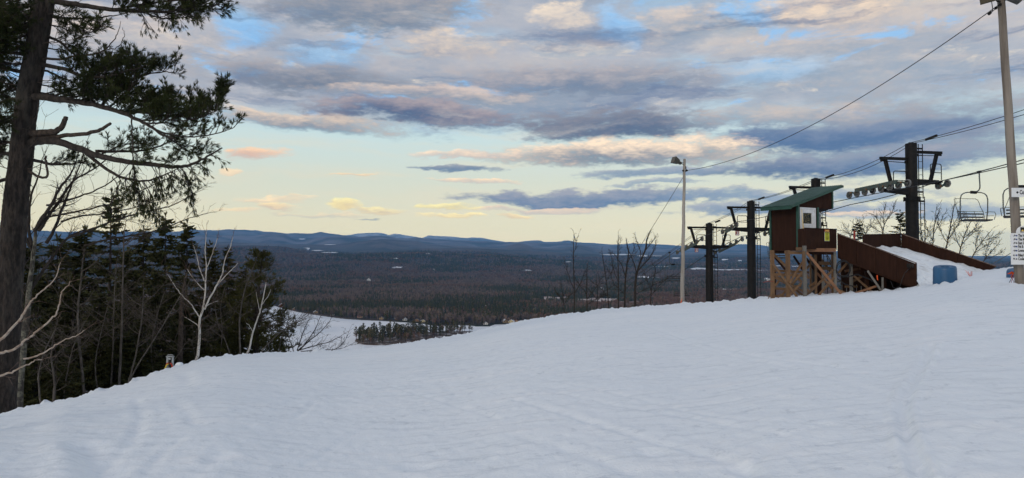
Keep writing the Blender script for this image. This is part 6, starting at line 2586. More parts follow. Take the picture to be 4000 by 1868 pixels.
def stem(mb, pts, r0, r1, n=8, rng=None, mi=0, jag=0.0):
    """smoothed polyline limb; returns dense points and radii"""
    P_ = [Vector(p) for p in pts]
    out = []
    m = len(P_)
    for k in range(m - 1):
        a, b = P_[max(k - 1, 0)], P_[k]
        c, d = P_[k + 1], P_[min(k + 2, m - 1)]
        for j in range(5):
            t = j / 5
            out.append(0.5 * ((2 * b) + (c - a) * t + (2 * a - 5 * b + 4 * c - d) * t * t + (3 * b - a - 3 * c + d) * t * t * t))
    out.append(P_[-1])
    if rng and jag:
        out = [q + Vector((rng.gauss(0, jag), rng.gauss(0, jag), rng.gauss(0, jag))) if 0 < k < len(out) - 1 else q for k, q in enumerate(out)]
    rad = [r0 + (r1 - r0) * (k / (len(out) - 1)) ** 0.9 for k in range(len(out))]
    mb.tube(out, rad, n, mi)
    return out, rad


def side_shoots(mb, line, rad, rng, o, every, L, lvl, t0=0.1, t1=1.0, rscale=0.5):
    acc = rng.random() * every
    tot = sum((b - a).length for a, b in zip(line[:-1], line[1:]))
    run = 0.0
    for k in range(len(line) - 1):
        a, b = line[k], line[k + 1]
        s = (b - a).length
        run += s
        acc += s
        while acc > every:
            acc -= every * rng.uniform(0.7, 1.3)
            t = run / tot
            if t0 <= t <= t1:
                dd = (b - a).normalized()
                an = rng.uniform(*o['ang'])
                nd = dd * math.cos(an) + perp(dd, rng) * math.sin(an)
                grow(mb, a.lerp(b, rng.random()), nd, L * rng.uniform(0.5, 1.2) * (1.15 - 0.5 * t), max(o['rmin'], rad[k] * rscale * rng.uniform(0.5, 1)), lvl, rng, o)
    grow(mb, line[-1], line[-1] - line[-2], L * 0.8, max(o['rmin'], rad[-1]), lvl, rng, o)


OPT = dict(kids=[0, 3.0, 3.5, 4.0], ratio=(0.45, 0.75), ang=(0.45, 0.95), wig=0.16, up=0.04, rmin=0.006, seg=0.16, ref=0.8)


def base_at(px, Y, dz=-0.3):
    x = (px - 2000) / F * Y
    return Vector((x, Y, ground_z(x, Y) + dz))


def plant(name, label, cat, base, parts, group=None):
    """parts: list of (name, MB, material, smooth)"""
    root = empty(name, tuple(base), label, cat, group)
    for nm, mb, m, sm in parts:
        if mb.n:
            fin(mb, nm, M[m], root, sm)
    return root


class Leaves:
    """needle blades as single triangles"""
    def __init__(self, seed):
        self.r = np.random.default_rng(seed)
        self.c, self.d, self.p = [], [], []

    def tuft(self, p, d, n, ln, w, cone):
        self.c.append(tuple(p))
        self.d.append(tuple(d))
        self.p.append((n, ln, w, cone))

    def mesh(self, name, origin, m):
        c = np.array(self.c)
        d = np.array(self.d)
        pr = np.array(self.p)
        n = pr[:, 0].astype(int)
        idx = np.repeat(np.arange(len(c)), n)
        c, d, pr = c[idx], d[idx], pr[idx]
        d /= np.linalg.norm(d, axis=1, keepdims=True) + 1e-9
        N = len(c)
        v = self.r.normal(size=(N, 3))
        v -= d * (v * d).sum(1, keepdims=True)
        v /= np.linalg.norm(v, axis=1, keepdims=True) + 1e-9
        a = pr[:, 3:4] * np.sqrt(self.r.random((N, 1)))
        e = d * np.cos(a) + v * np.sin(a)
        ln = pr[:, 1:2] * self.r.uniform(0.6, 1.1, (N, 1))
        u = self.r.normal(size=(N, 3))
        u -= e * (u * e).sum(1, keepdims=True)
        u /= np.linalg.norm(u, axis=1, keepdims=True) + 1e-9
        w = pr[:, 2:3] * 0.5
        st = c + self.r.normal(size=(N, 3)) * pr[:, 1:2] * 0.06
        V = np.stack([st - u * w * 0.5, st + u * w * 0.5, st + e * ln * 0.55 + u * w, st + e * ln, st + e * ln * 0.55 - u * w], 1).reshape(-1, 3) - np.array(origin)
        q = np.arange(N)[:, None] * 5
        T = np.concatenate([q + np.array([[0, 1, 2]]), q + np.array([[0, 2, 4]]), q + np.array([[4, 2, 3]])], 0)
        me = np_mesh(name, V, T, smooth=False, tris=True)
        me.materials.append(m)
        return me


# ---------------------------------------------------------------- the big pine at the edge of the picture
def big_pine():
    rng = random.Random(21)
    Y0 = 15.0
    tr = [(2, 1660), (8, 1560), (20, 1350), (38, 1100), (62, 800), (84, 600), (105, 400), (140, 200), (174, 0), (192, -120), (210, -260)]
    base = P(*tr[0], Y0)
    base.z = ground_z(base.x, base.y) - 0.3
    wood_, limbs, dead = MB(), MB(), MB()
    trunk_pts = [base] + [P(px, py, Y0) for px, py in tr[1:]]
    axis, rad_ = stem(MB(), trunk_pts, 0.275, 0.18, 4)
    # trunk with plates of bark standing proud of deep furrows
    NT_ = 84
    zz = np.array([p.z for p in axis])
    zs = np.arange(zz[0], zz[-1], 0.05)
    ax = np.interp(zs, zz, [p.x for p in axis])
    ay = np.interp(zs, zz, [p.y for p in axis])
    ar = np.interp(zs, zz, rad_)
    th = np.linspace(0, 2 * math.pi, NT_, endpoint=False)
    TH, ZS = np.meshgrid(th, zs)
    AR = np.repeat(ar[:, None], NT_, 1)
    # the pattern closes round the trunk: blend two copies across the seam at the back
    wgt = np.clip((TH - 5.2) / 1.08, 0, 1)

    def plates(t):
        u, v = t * 3.9, ZS / 0.30
        f = fbm(u + 0.5 * vnoise(u * 0.7, v * 1.6, 5), v, 61, 3, 0.6)
        return np.clip(1.0 - np.abs(f) * 2.6, 0, 1) ** 1.5
    fur = plates(TH) * (1 - wgt) + plates(TH - 2 * math.pi) * wgt
    knots = fbm(TH * 2.0, ZS / 0.9, 64, 2)
    rr = AR * (1 + 0.05 * knots * (1 - wgt)) - 0.026 * fur + 0.008 * fbm(TH * 9, ZS / 0.06, 66, 2) * (1 - wgt)
    X = ax[:, None] + rr * np.cos(TH - math.pi / 2 + 3.4)
    Yv = ay[:, None] + rr * np.sin(TH - math.pi / 2 + 3.4)
    nz = len(zs)
    idx = np.arange(nz * NT_).reshape(nz, NT_)
    nx = np.roll(idx, -1, 1)
    q = np.stack([idx[:-1], nx[:-1], nx[1:], idx[1:]], -1).reshape(-1, 4)
    trunk_me = np_mesh('trunk', np.stack([X, Yv, ZS], -1).reshape(-1, 3) - np.array(base), q)
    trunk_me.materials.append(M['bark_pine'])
    leaves = Leaves(5)

    def line(pts, dy0, dy1):
        n = len(pts)
        return [P(px, py, Y0 + dy0 + (dy1 - dy0) * k / (n - 1)) for k, (px, py) in enumerate(pts)]

    def foliage(pts, rad, t0, t1, every, L, mode, dens=1.0):
        """mode: 1 upswept plumes, 0 flat, -1 drooping"""
        tot = sum((b - a).length for a, b in zip(pts[:-1], pts[1:]))
        run, acc, side = 0.0, 0.0, 1
        for k in range(len(pts) - 1):
            a, b = pts[k], pts[k + 1]
            s = (b - a).length
            run += s
            acc += s
            dd = (b - a).normalized()
            sv = dd.cross(UP).normalized()
            while acc > every:
                acc -= every * rng.uniform(0.6, 1.4)
                t = run / tot
                if not (t0 <= t <= t1):
                    continue
                side = -side
                up = {1: rng.uniform(0.05, 0.75), 0: rng.uniform(-0.25, 0.40), -1: rng.uniform(-1.1, -0.3)}[mode]
                d = (dd * rng.uniform(0.35, 0.9) + sv * side * rng.uniform(0.1, 0.9) + UP * up).normalized()
                l2 = L * rng.uniform(0.5, 1.2) * (1.1 - 0.45 * (t - t0) / max(t1 - t0, 0.01))
                p = a.lerp(b, rng.random())
                q = [p]
                e = Vector(d)
                n = 5
                for j in range(n):
                    e = (e + perp(e, rng) * 0.18 + UP * (0.10 if mode >= 0 else -0.12)).normalized()
                    q.append(q[-1] + e * l2 / n)
                limbs.tube(q, [max(0.004, 0.012 * (1 - j / n)) for j in range(n + 1)], 3, 0, False)
                # twigs with needle tufts
                m_ = max(3, int(l2 / 0.058 * dens))
                for j in range(m_):
                    u = (0.25 + 0.75 * (j + rng.random()) / m_) * n
                    i = min(int(u), n - 1)
                    w = q[i].lerp(q[i + 1], u - i)
                    f = ((q[i + 1] - q[i]).normalized() * 0.8 + perp(e, rng) * 0.65 + UP * (0.30 if mode > 0 else 0.08 if mode == 0 else -0.45)).normalized()
                    tl = rng.uniform(0.06, 0.24)
                    tip = w + f * tl
                    limbs.tube([w, tip], [0.005, 0.003], 3, 0, False)
                    if mode >= 0:
                        leaves.tuft(tip - f * 0.02, f, 17, 0.12, 0.009, 0.7)
                        if rng.random() < 0.6:
                            leaves.tuft(w.lerp(tip, 0.4), f, 9, 0.105, 0.010, 0.95)
                    else:
                        leaves.tuft(tip, (f - UP * 0.5).normalized(), 10, 0.10, 0.0105, 0.6)
                leaves.tuft(q[-1], e, 12, 0.12, 0.0085, 0.8)

    def limb(pts, dy0, dy1, r0, r1, fol=(), jag=0.006, mb=None):
        ln, rd = stem(mb or limbs, line(pts, dy0, dy1), r0, r1, 7, rng, 0, jag)
        for f in fol:
            foliage(ln, rd, *f)
        return ln, rd

    # right-hand limbs, top to bottom
    limb([(180, -60), (299, -70), (420, -60), (600, -75), (780, -60), (900, -85)], 0, -0.8, 0.05, 0.012, [(0.15, 1.0, 0.10, 0.75, 0, 1.2)])
    limb([(180, 2), (230, 8), (299, 17), (372, 29), (465, 40), (565, 46), (665, 44), (765, 30), (858, 20)], 0, -0.6, 0.075, 0.012, [(0.38, 1.0, 0.075, 0.62, 0, 1.3), (0.55, 0.85, 0.12, 0.5, -1, 0.8)])
    limb([(450, 36), (560, 15), (680, 5), (800, -5), (890, -2)], -0.3, -0.9, 0.02, 0.008, [(0.1, 1.0, 0.08, 0.6, 1, 1.2)])
    limb([(560, 46), (620, 70), (700, 72), (780, 60)], -0.4, 0.3, 0.018, 0.008, [(0.2, 1.0, 0.09, 0.4, 0, 1.0)])
    limb([(178, 62), (240, 70), (320, 72), (400, 68), (470, 58), (508, 48)], 0, 0.5, 0.035, 0.004, [(0.15, 0.5, 0.14, 0.35, 0, 0.9)])
    limb([(200, 60), (255, 75), (300, 110), (345, 128), (400, 100)], 0, -0.6, 0.025, 0.006, [(0.2, 1.0, 0.08, 0.42, 0, 1.1)])
    limb([(170, 140), (230, 160), (280, 205), (330, 240), (370, 262)], 0, 0.5, 0.035, 0.010, [(0.2, 1.0, 0.09, 0.45, 1, 1.0)])
    limb([(150, 230), (240, 232), (290, 220), (350, 214), (400, 200), (440, 165), (462, 125), (472, 82)], 0, -0.7, 0.030, 0.004, [], mb=dead)
    limb([(412, 190), (450, 190), (478, 165), (486, 130), (478, 108)], -0.6, -0.7, 0.011, 0.004, [], mb=dead)
    limb([(400, 200), (440, 206), (478, 200), (500, 204)], -0.6, -0.8, 0.008, 0.003, [], mb=dead)
    limb([(140, 250), (250, 270), (330, 300), (420, 300), (500, 275), (560, 262)], 0, -1.0, 0.05, 0.010, [(0.30, 1.0, 0.075, 0.60, 1, 1.2)])
    limb([(330, 285), (400, 262), (450, 250), (500, 245)], -0.4, 0.4, 0.02, 0.008, [(0.1, 1.0, 0.09, 0.5, 1, 1.1)])
    limb([(130, 265), (200, 285), (270, 315), (345, 340)], 0, 0.8, 0.03, 0.010, [(0.35, 1.0, 0.16, 0.3, 0, 0.7)])
    l6, r6 = limb([(110, 375), (165, 380), (250, 392), (345, 405), (425, 425), (505, 452), (572, 485), (632, 525), (685, 545)], 0, -1.1, 0.085, 0.016, [(0.22, 0.85, 0.065, 0.70, 1, 1.3)])
    limb([(400, 415), (440, 350), (500, 318), (560, 296), (600, 286), (645, 282), (676, 284)], -0.4, -0.1, 0.035, 0.006, [(0.25, 1.0, 0.075, 0.48, 1, 1.25)])
    limb([(430, 420), (480, 370), (520, 330), (530, 260), (525, 232)], -0.4, -1.0, 0.022, 0.006, [(0.3, 1.0, 0.09, 0.36, 1, 1.1)])
    limb([(470, 440), (560, 440), (665, 455), (765, 450), (830, 425), (870, 385), (885, 355)], -0.7, -0.2, 0.038, 0.006, [(0.12, 1.0, 0.065, 0.55, 1, 1.3)])
    limb([(500, 450), (580, 420), (650, 400), (690, 398)], -0.7, 0.3, 0.02, 0.006, [(0.2, 1.0, 0.08, 0.4, 1, 1.1)])
    limb([(572, 485), (650, 480), (720, 495), (790, 488)], -0.9, -0.4, 0.02, 0.006, [(0.1, 1.0, 0.08, 0.5, 1, 1.1)])
    limb([(760, 450), (790, 420), (780, 385), (783, 370)], -0.3, -0.5, 0.012, 0.005, [(0.4, 1.0, 0.10, 0.2, 1, 1.0)])
    limb([(600, 505), (665, 525), (731, 535), (800, 530), (870, 515), (910, 500), (935, 472)], -1.0, -0.5, 0.022, 0.004, [(0.15, 0.80, 0.085, 0.42, 1, 1.0), (0.85, 1.0, 0.10, 0.18, 1, 0.9)])
    limb([(640, 525), (690, 560), (730, 590), (790, 600)], -1.0, -0.3, 0.02, 0.006, [(0.1, 1.0, 0.075, 0.42, 0, 1.2)])
    limb([(250, 392), (330, 372), (430, 380), (520, 390), (600, 408), (680, 420)], -0.3, 0.6, 0.025, 0.006, [(0.2, 1.0, 0.07, 0.48, 1, 1.2)])
    limb([(200, 380), (280, 352), (350, 338), (420, 340), (470, 352)], 0.2, -0.5, 0.025, 0.006, [(0.3, 1.0, 0.08, 0.42, 1, 1.1)])
    limb([(560, 470), (640, 468), (720, 470), (800, 455), (850, 430)], -0.8, -1.3, 0.018, 0.006, [(0.1, 1.0, 0.07, 0.42, 1, 1.2)])
    # broken stubs
    stub, _ = limb([(105, 520), (150, 520), (213, 515), (246, 492), (258, 458)], 0, -0.5, 0.085, 0.045, [], mb=dead)
    limb([(110, 535), (200, 533), (279, 528), (372, 515), (405, 500), (432, 482)], 0, -0.8, 0.055, 0.028, [], mb=dead)
    # low limbs
    limb([(105, 560), (160, 550), (220, 552), (319, 585), (399, 612), (479, 628), (585, 642), (678, 652), (745, 642), (811, 612), (868, 578)], 0, -1.2, 0.10, 0.012, [(0.62, 0.95, 0.11, 0.42, -1, 1.0), (0.55, 0.90, 0.16, 0.4, 0, 0.8)])
    limb([(319, 585), (412, 658), (492, 698), (572, 705), (638, 685), (698, 658)], -0.3, -0.9, 0.040, 0.008, [(0.40, 1.0, 0.085, 0.62, -1, 1.1)])
    limb([(372, 592), (465, 592), (565, 588), (638, 565), (692, 545)], -0.4, 0.4, 0.035, 0.008, [(0.2, 1.0, 0.11, 0.45, 0, 1.0)])
    limb([(400, 600), (470, 570), (540, 560), (600, 575)], -0.4, 0.9, 0.022, 0.006, [(0.1, 1.0, 0.11, 0.4, 0, 0.9)])
    limb([(515, 465), (518, 560), (522, 640), (528, 720), (545, 790)], -0.8, -0.9, 0.016, 0.005, [(0.35, 1.0, 0.085, 0.40, -1, 1.1)])
    limb([(440, 690), (460, 740), (430, 790), (405, 830)], -0.5, -0.4, 0.012, 0.004, [(0.2, 1.0, 0.10, 0.35, -1, 1.0)])
    limb([(560, 705), (590, 760), (610, 820), (640, 850)], -0.8, -0.7, 0.012, 0.004, [(0.2, 1.0, 0.09, 0.36, -1, 1.0)])
    limb([(700, 652), (730, 690), (745, 740), (760, 800)], -1.0, -0.9, 0.012, 0.004, [(0.1, 1.0, 0.09, 0.34, -1, 1.0)])
    limb([(110, 620), (200, 640), (280, 640), (340, 630)], 0, 0.8, 0.04, 0.010, [(0.25, 1.0, 0.10, 0.42, 0, 1.0)])
    limb([(100, 660), (150, 690), (185, 688), (182, 640), (178, 610)], 0, -0.4, 0.03, 0.02, [], mb=dead)
    # left-hand limbs, mostly cut by the picture edge
    for y0, y1, ln_ in ((20, 60, 1.0), (60, 130, 1.1), (100, 150, 0.9), (215, 215, 1.0), (290, 265, 1.1), (380, 420, 0.9), (470, 500, 0.9), (600, 620, 0.9), (690, 740, 0.8)):
        x0 = 140 - y0 * 0.12
        limb([(x0, y0), (x0 - 70 * ln_, (y0 + y1) / 2 - 8), (x0 - 150 * ln_, y1), (x0 - 260 * ln_, y1 + 25)], 0, rng.uniform(-1.0, 1.0), 0.05, 0.012, [(0.12, 1.0, 0.075, 0.55, 0, 1.1)])
    for y0, y1, ln_, dy in ((-20, 0, 0.8, 0.8), (40, 80, 0.8, -0.7), (75, 110, 0.7, 0.9), (130, 150, 0.8, -0.8), (175, 190, 0.7, 0.6), (250, 240, 0.8, -0.6), (340, 350, 0.7, 0.8), (430, 470, 0.8, -0.5), (540, 560, 0.7, 0.7)):
        x0 = 140 - y0 * 0.12
        limb([(x0, y0), (x0 - 60 * ln_, (y0 + y1) / 2 + 6), (x0 - 130 * ln_, y1 + 10), (x0 - 220 * ln_, y1 + 40)], 0, dy, 0.03, 0.010, [(0.05, 1.0, 0.06, 0.5, 0, 1.3)])
    for y0, s_ in ((95, 1), (185, 1), (330, 1), (360, 1)):
        x0 = 215 - y0 * 0.13
        limb([(x0 - 30, y0), (x0 + 30, y0 + 10), (x0 + 85, y0 + 35)], 0, rng.uniform(-0.5, 0.5), 0.02, 0.006, [(0.2, 1.0, 0.09, 0.35, 0, 0.9)])
    for y0 in (40, 150, 200, 320, 350, 450, 560, 640):
        # thin dead twigs bristling from the trunk
        x0 = 165 - y0 * 0.14
        for s in (-1, 1):
            p_ = P(x0 + s * 30, y0 + rng.uniform(-30, 30), Y0 - 0.15)
            grow(dead, p_, Vector((s, rng.uniform(-0.6, 0.3), rng.uniform(-0.3, 0.4))), rng.uniform(0.5, 1.0), 0.012, 2, rng, dict(OPT, rmin=0.004, wig=0.22))
    root = plant('pine_tree', 'huge pine with a thick leaning trunk and long needle covered limbs, at the picture edge', 'tree', base,
                 [('limbs', limbs, 'bark_dark', True), ('dead_branches', dead, 'dead_wood', True)])
    link('trunk', trunk_me, None, root)
    nl = link('needles', leaves.mesh('needles', base, M['needles_pine']), None, root)
    return root


big_pine()


# ---------------------------------------------------------------- bare trees given by their limbs
def limb_tree(name, label, Y, trunk, limbs_, r0, shoots, m_tr='bark_grey', m_br='twig', seed=1, spread=0.6, opt=None, group=None, cat='tree', white=0.45):
    rng = random.Random(seed)
    o = dict(OPT, **(opt or {}))
    b = P(*trunk[0], Y)
    b.z = min(ground_z(b.x, b.y) - 0.3, b.z)
    tw, br = MB(), MB()
    tp = [b] + [P(px, py, Y) for px, py in trunk]
    ln, rd = stem(tw, tp, r0, r0 * 0.35, 9, rng, 0, 0.004)
    every, L, lvl = shoots
    side_shoots(br, ln, rd, rng, o, every * 1.5, L, lvl, 0.45, 1.0)
    for i, (pts, r) in enumerate(limbs_):
        dyy = rng.uniform(-spread, spread)
        q = [P(px, py, Y + dyy * k / max(1, len(pts) - 1)) for k, (px, py) in enumerate(pts)]
        mb = tw if r > r0 * white else br
        l2, r2 = stem(mb, q, r, max(o['rmin'], r * 0.25), 6, rng, 0, 0.006)
        side_shoots(br, l2, r2, rng, o, every, L, lvl, 0.15, 1.0)
    return plant(name, label, cat, b, [('trunk', tw, m_tr, True), ('branches', br, m_br, True)], group)


limb_tree('oak_tree', 'bare oak with a lichen covered trunk and fanning limbs behind the huge pine', 19.0,
          [(75, 1560), (93, 1336), (109, 1199), (114, 1130), (125, 1040), (135, 960), (139, 900)],
          [([(112, 1143), (162, 1068), (206, 1006), (262, 931), (330, 900), (420, 880)], 0.055), ([(125, 960), (112, 880), (123, 761), (151, 688), (165, 620)], 0.05),
           ([(137, 900), (196, 807), (238, 729), (274, 684), (297, 630)], 0.055), ([(151, 900), (201, 830), (256, 748), (292, 702), (361, 665), (430, 610)], 0.05),
           ([(180, 950), (210, 900), (247, 807), (274, 738), (302, 670), (330, 590)], 0.05), ([(183, 802), (256, 784), (329, 761), (411, 725), (470, 680), (520, 620)], 0.03),
           ([(170, 850), (283, 830), (388, 807), (460, 790), (560, 740), (650, 700)], 0.03), ([(238, 866), (320, 843), (411, 834), (560, 800), (685, 750)], 0.028),
           ([(262, 931), (366, 894), (450, 860), (560, 830), (680, 800), (770, 745)], 0.035), ([(330, 960), (450, 930), (600, 905), (720, 860), (800, 835)], 0.03),
           ([(130, 990), (90, 900), (60, 820), (30, 760)], 0.04)],
          0.105, (0.16, 0.62, 2), 'bark_lichen', 'twig', 3, 1.5, dict(rmin=0.0042, ang=(0.4, 0.9)), white=0.53)
limb_tree('dark_tree', 'dark trunk close behind the huge pine', 21.0, [(60, 1560), (75, 1300), (82, 1100), (85, 950), (60, 800), (40, 700)], [([(84, 1000), (110, 930), (160, 880)], 0.03)], 0.11, (0.3, 0.5, 1), 'bark_dark', 'twig', 4)
limb_tree('birch_tree', 'white birch with a curved trunk and pale forking limbs at the brow', 24.0,
          [(763, 1424), (774, 1379), (779, 1309), (780, 1250), (793, 1206), (801, 1152), (804, 1082)],
          [([(804, 1082), (806, 1034), (801, 985), (804, 947), (806, 905)], 0.0250), ([(799, 1209), (823, 1158), (850, 1109), (869, 1066), (877, 1017), (898, 969), (909, 925)], 0.0328),
           ([(839, 1125), (877, 1082), (909, 1050), (931, 1028)], 0.0203), ([(798, 1098), (779, 1044), (769, 1001), (755, 958)], 0.0234), ([(804, 1050), (823, 1012), (836, 969), (850, 930)], 0.0218),
           ([(780, 1239), (742, 1185), (709, 1152), (677, 1109), (655, 1071)], 0.0234), ([(798, 1133), (763, 1098), (731, 1052)], 0.0172), ([(778, 1275), (742, 1250), (720, 1238)], 0.0140), ([(809, 1195), (835, 1180), (852, 1176)], 0.0140)],
          0.060, (0.15, 0.42, 2), 'birch_bark', 'birch_twig', 8, 0.8, dict(rmin=0.0048, up=0.07, ang=(0.3, 0.7)), white=0.2)
limb_tree('birch_tree', 'small leaning white birch beside the bushy pine above the lake', 25.5,
          [(965, 1385), (974, 1363), (985, 1309), (1001, 1260), (1017, 1212), (1028, 1163), (1039, 1104)], [([(1015, 1215), (1005, 1170), (1000, 1140)], 0.014), ([(1024, 1190), (1045, 1160), (1058, 1130)], 0.014), ([(990, 1300), (975, 1275), (962, 1262)], 0.012)],
          0.042, (0.25, 0.32, 1), 'birch_bark', 'birch_twig', 9, 0.4, dict(rmin=0.0048), white=0.2)
limb_tree('dead_tree', 'broken grey brown dead trunk standing left of the white birch', 25.0, [(703, 1410), (706, 1300), (709, 1201), (716, 1140), (725, 1086)],
          [([(718, 1120), (690, 1108), (660, 1110), (625, 1118)], 0.02), ([(712, 1180), (740, 1200), (752, 1190)], 0.016), ([(710, 1210), (680, 1215), (650, 1225)], 0.014), ([(716, 1130), (750, 1140), (775, 1165)], 0.014)],
          0.115, (0.5, 0.3, 1), 'dead_wood', 'twig_grey', 10)

SAP = [([(328, 1545), (320, 1450), (308, 1332), (304, 1213), (316, 1095), (324, 1016)], 21.0, 0.05, 'bent grey sapling before the dark hemlocks'),
       ([(466, 1505), (474, 1332), (478, 1174), (482, 1016), (486, 900)], 22.0, 0.045, 'straight tall grey sapling left of the hydrant'),
       ([(434, 1515), (442, 1332), (446, 1174), (455, 1030)], 22.5, 0.034, 'thinner sapling just left of the straight tall one'),
       ([(501, 1500), (529, 1395), (553, 1253), (561, 1134)], 21.5, 0.034, 'right leaning sapling above the hydrant'),
       ([(209, 1570), (213, 1490), (200, 1400), (206, 1330)], 19.5, 0.045, 'short forked sapling near the lower edge of the wood'),
       ([(939, 1390), (936, 1253), (955, 1134), (995, 1032)], 25.0, 0.04, 'grey sapling between the two white birches'),
       ([(505, 1490), (600, 1330), (690, 1180), (735, 1110)], 22.0, 0.03, 'long sapling slanting to the right behind the hydrant'),
       ([(900, 1395), (880, 1330), (850, 1260), (840, 1200)], 25.0, 0.025, 'left leaning thin sapling right of the white birch'),
       ([(1010, 1390), (1060, 1330), (1120, 1280), (1170, 1255)], 25.5, 0.03, 'low bare shoot slanting right in front of the bushy pine'),
       ([(250, 1555), (262, 1460), (285, 1360), (330, 1260)], 20.5, 0.03, 'curved sapling between the forked and the bent ones'),
       ([(380, 1530), (372, 1420), (395, 1300), (420, 1200)], 22.0, 0.026, 'thin crooked sapling in the middle of the left wood'),
       ([(600, 1470), (590, 1360), (612, 1240), (640, 1150)], 23.5, 0.028, 'thin sapling left of the dead trunk'),
       ([(860, 1395), (868, 1300), (862, 1200), (880, 1120)], 26.5, 0.024, 'slim pole sapling close right of the white birch'),
       ([(650, 1460), (700, 1380), (742, 1330), (765, 1400)], 23.0, 0.014, 'arched bare shoot touching the white birch'),
       ([(160, 1600), (150, 1480), (172, 1380), (215, 1290)], 18.5, 0.028, 'sapling rising beside the lichen trunk'),
       ([(1090, 1390), (1096, 1330), (1120, 1270), (1130, 1220)], 27.0, 0.022, 'thin sapling at the right end of the left wood')]
for k, (pts, Y, r, lab) in enumerate(SAP):
    rg_ = random.Random(50 + k)
    lim = []
    for j in range(6):
        t = rg_.uniform(0.35, 0.9) * (len(pts) - 1)
        i = int(t)
        x = pts[i][0] + (pts[i + 1][0] - pts[i][0]) * (t - i)
        y = pts[i][1] + (pts[i + 1][1] - pts[i][1]) * (t - i)
        s = rg_.choice((-1, 1))
        l_ = rg_.uniform(40, 110)
        lim.append(([(x, y), (x + s * l_ * 0.5, y - l_ * 0.35), (x + s * l_, y - l_ * rg_.uniform(0.5, 1.1))], r * 0.38))
    limb_tree('sapling', lab, Y, pts, lim, r, (0.15, 0.55, 2), 'bark_grey', 'twig_grey', 60 + k, 0.7, dict(rmin=0.0045, ang=(0.5, 1.1), kids=[0, 2.6, 3.0]), 'bare saplings in the left wood', 'sapling')

# bare bush above the lake
BUSH = [(1149, 1392)], 26.0
limb_tree('bare_bush', 'bare spreading bush on the brow with the white lake behind it', 26.0, [(1149, 1396), (1165, 1370), (1200, 1339)],
          [([(1165, 1370), (1200, 1339), (1251, 1297), (1285, 1258)], 0.03), ([(1170, 1368), (1230, 1350), (1300, 1330), (1350, 1300)], 0.024), ([(1160, 1375), (1180, 1310), (1200, 1260), (1215, 1235)], 0.022),
           ([(1190, 1345), (1230, 1290), (1245, 1250), (1262, 1225)], 0.02), ([(1175, 1372), (1260, 1368), (1330, 1362), (1372, 1345)], 0.018), ([(1200, 1375), (1290, 1372), (1340, 1340), (1365, 1292)], 0.016), ([(1150, 1385), (1130, 1320), (1120, 1280)], 0.02)],
          0.04, (0.12, 0.42, 2), 'twig', 'twig', 31, 1.2, dict(rmin=0.0048, ang=(0.35, 0.85)), cat='bush')

# ---------------------------------------------------------------- bare trees right of the middle
MID = [([(2243, 1240), (2243, 1109), (2240, 1020), (2242, 918)], [([(2241, 990), (2250, 960), (2257, 925)], 0.012), ([(2242, 1130), (2222, 1080), (2205, 1020)], 0.02), ([(2243, 1150), (2270, 1100), (2290, 1050)], 0.02)], 0.045, 'thin straight bare tree, leftmost of those right of the island'),
       ([(2293, 1230), (2292, 1109), (2294, 1050)], [([(2292, 1170), (2330, 1120), (2360, 1070)], 0.02), ([(2292, 1150), (2262, 1110), (2250, 1090)], 0.018), ([(2293, 1190), (2340, 1160), (2390, 1150)], 0.018)], 0.045, 'short dark bare tree between the thin straight one and the forked ones'),
       ([(2481, 1215), (2482, 1109), (2488, 1068), (2503, 1020), (2521, 975), (2527, 936), (2536, 915)],
        [([(2487, 1075), (2479, 1035), (2464, 999), (2452, 970)], 0.035), ([(2494, 1055), (2527, 1020), (2551, 984), (2563, 945)], 0.04), ([(2500, 1028), (2503, 990), (2491, 954), (2482, 925)], 0.03), ([(2484, 1120), (2540, 1085), (2590, 1050)], 0.02), ([(2482, 1150), (2560, 1110), (2610, 1085)], 0.018), ([(2520, 980), (2545, 950), (2562, 925)], 0.02)], 0.085, 'largest forked bare tree left of the grey lamp pole'),
       ([(2440, 1215), (2442, 1109), (2449, 1035), (2455, 990), (2449, 951)], [([(2444, 1085), (2430, 1040), (2405, 1000), (2390, 985)], 0.03), ([(2450, 1030), (2470, 990), (2480, 960)], 0.025), ([(2441, 1150), (2400, 1110), (2380, 1060)], 0.02)], 0.065, 'dark bare tree close left of the largest forked one'),
       ([(2415, 1220), (2416, 1080), (2413, 990), (2415, 925)], [([(2415, 1100), (2395, 1050), (2388, 1000)], 0.02), ([(2414, 1000), (2420, 960), (2424, 940)], 0.014)], 0.045, 'slim upright bare tree in the middle group'),
       ([(2380, 1225), (2372, 1130), (2360, 1040), (2352, 990)], [([(2375, 1160), (2340, 1120), (2310, 1100)], 0.018), ([(2368, 1100), (2390, 1060), (2400, 1040)], 0.016)], 0.04, 'slightly left leaning bare tree in the middle group'),
       ([(2540, 1210), (2545, 1130), (2560, 1060), (2556, 1040)], [([(2542, 1160), (2580, 1110), (2620, 1080)], 0.018), ([(2545, 1140), (2525, 1090), (2515, 1060)], 0.016)], 0.04, 'low bare tree nearest the grey lamp pole'),
       ([(2330, 1228), (2335, 1150), (2330, 1090)], [([(2332, 1180), (2360, 1140), (2400, 1115)], 0.016), ([(2333, 1170), (2300, 1130), (2280, 1120)], 0.016)], 0.035, 'low bushy bare tree in the gap of the middle group'),
       ([(2205, 1245), (2200, 1160), (2190, 1110)], [([(2203, 1190), (2230, 1150), (2250, 1140)], 0.016), ([(2202, 1180), (2180, 1150), (2165, 1130)], 0.016)], 0.03, 'small bare bush at the left end of the middle group')]
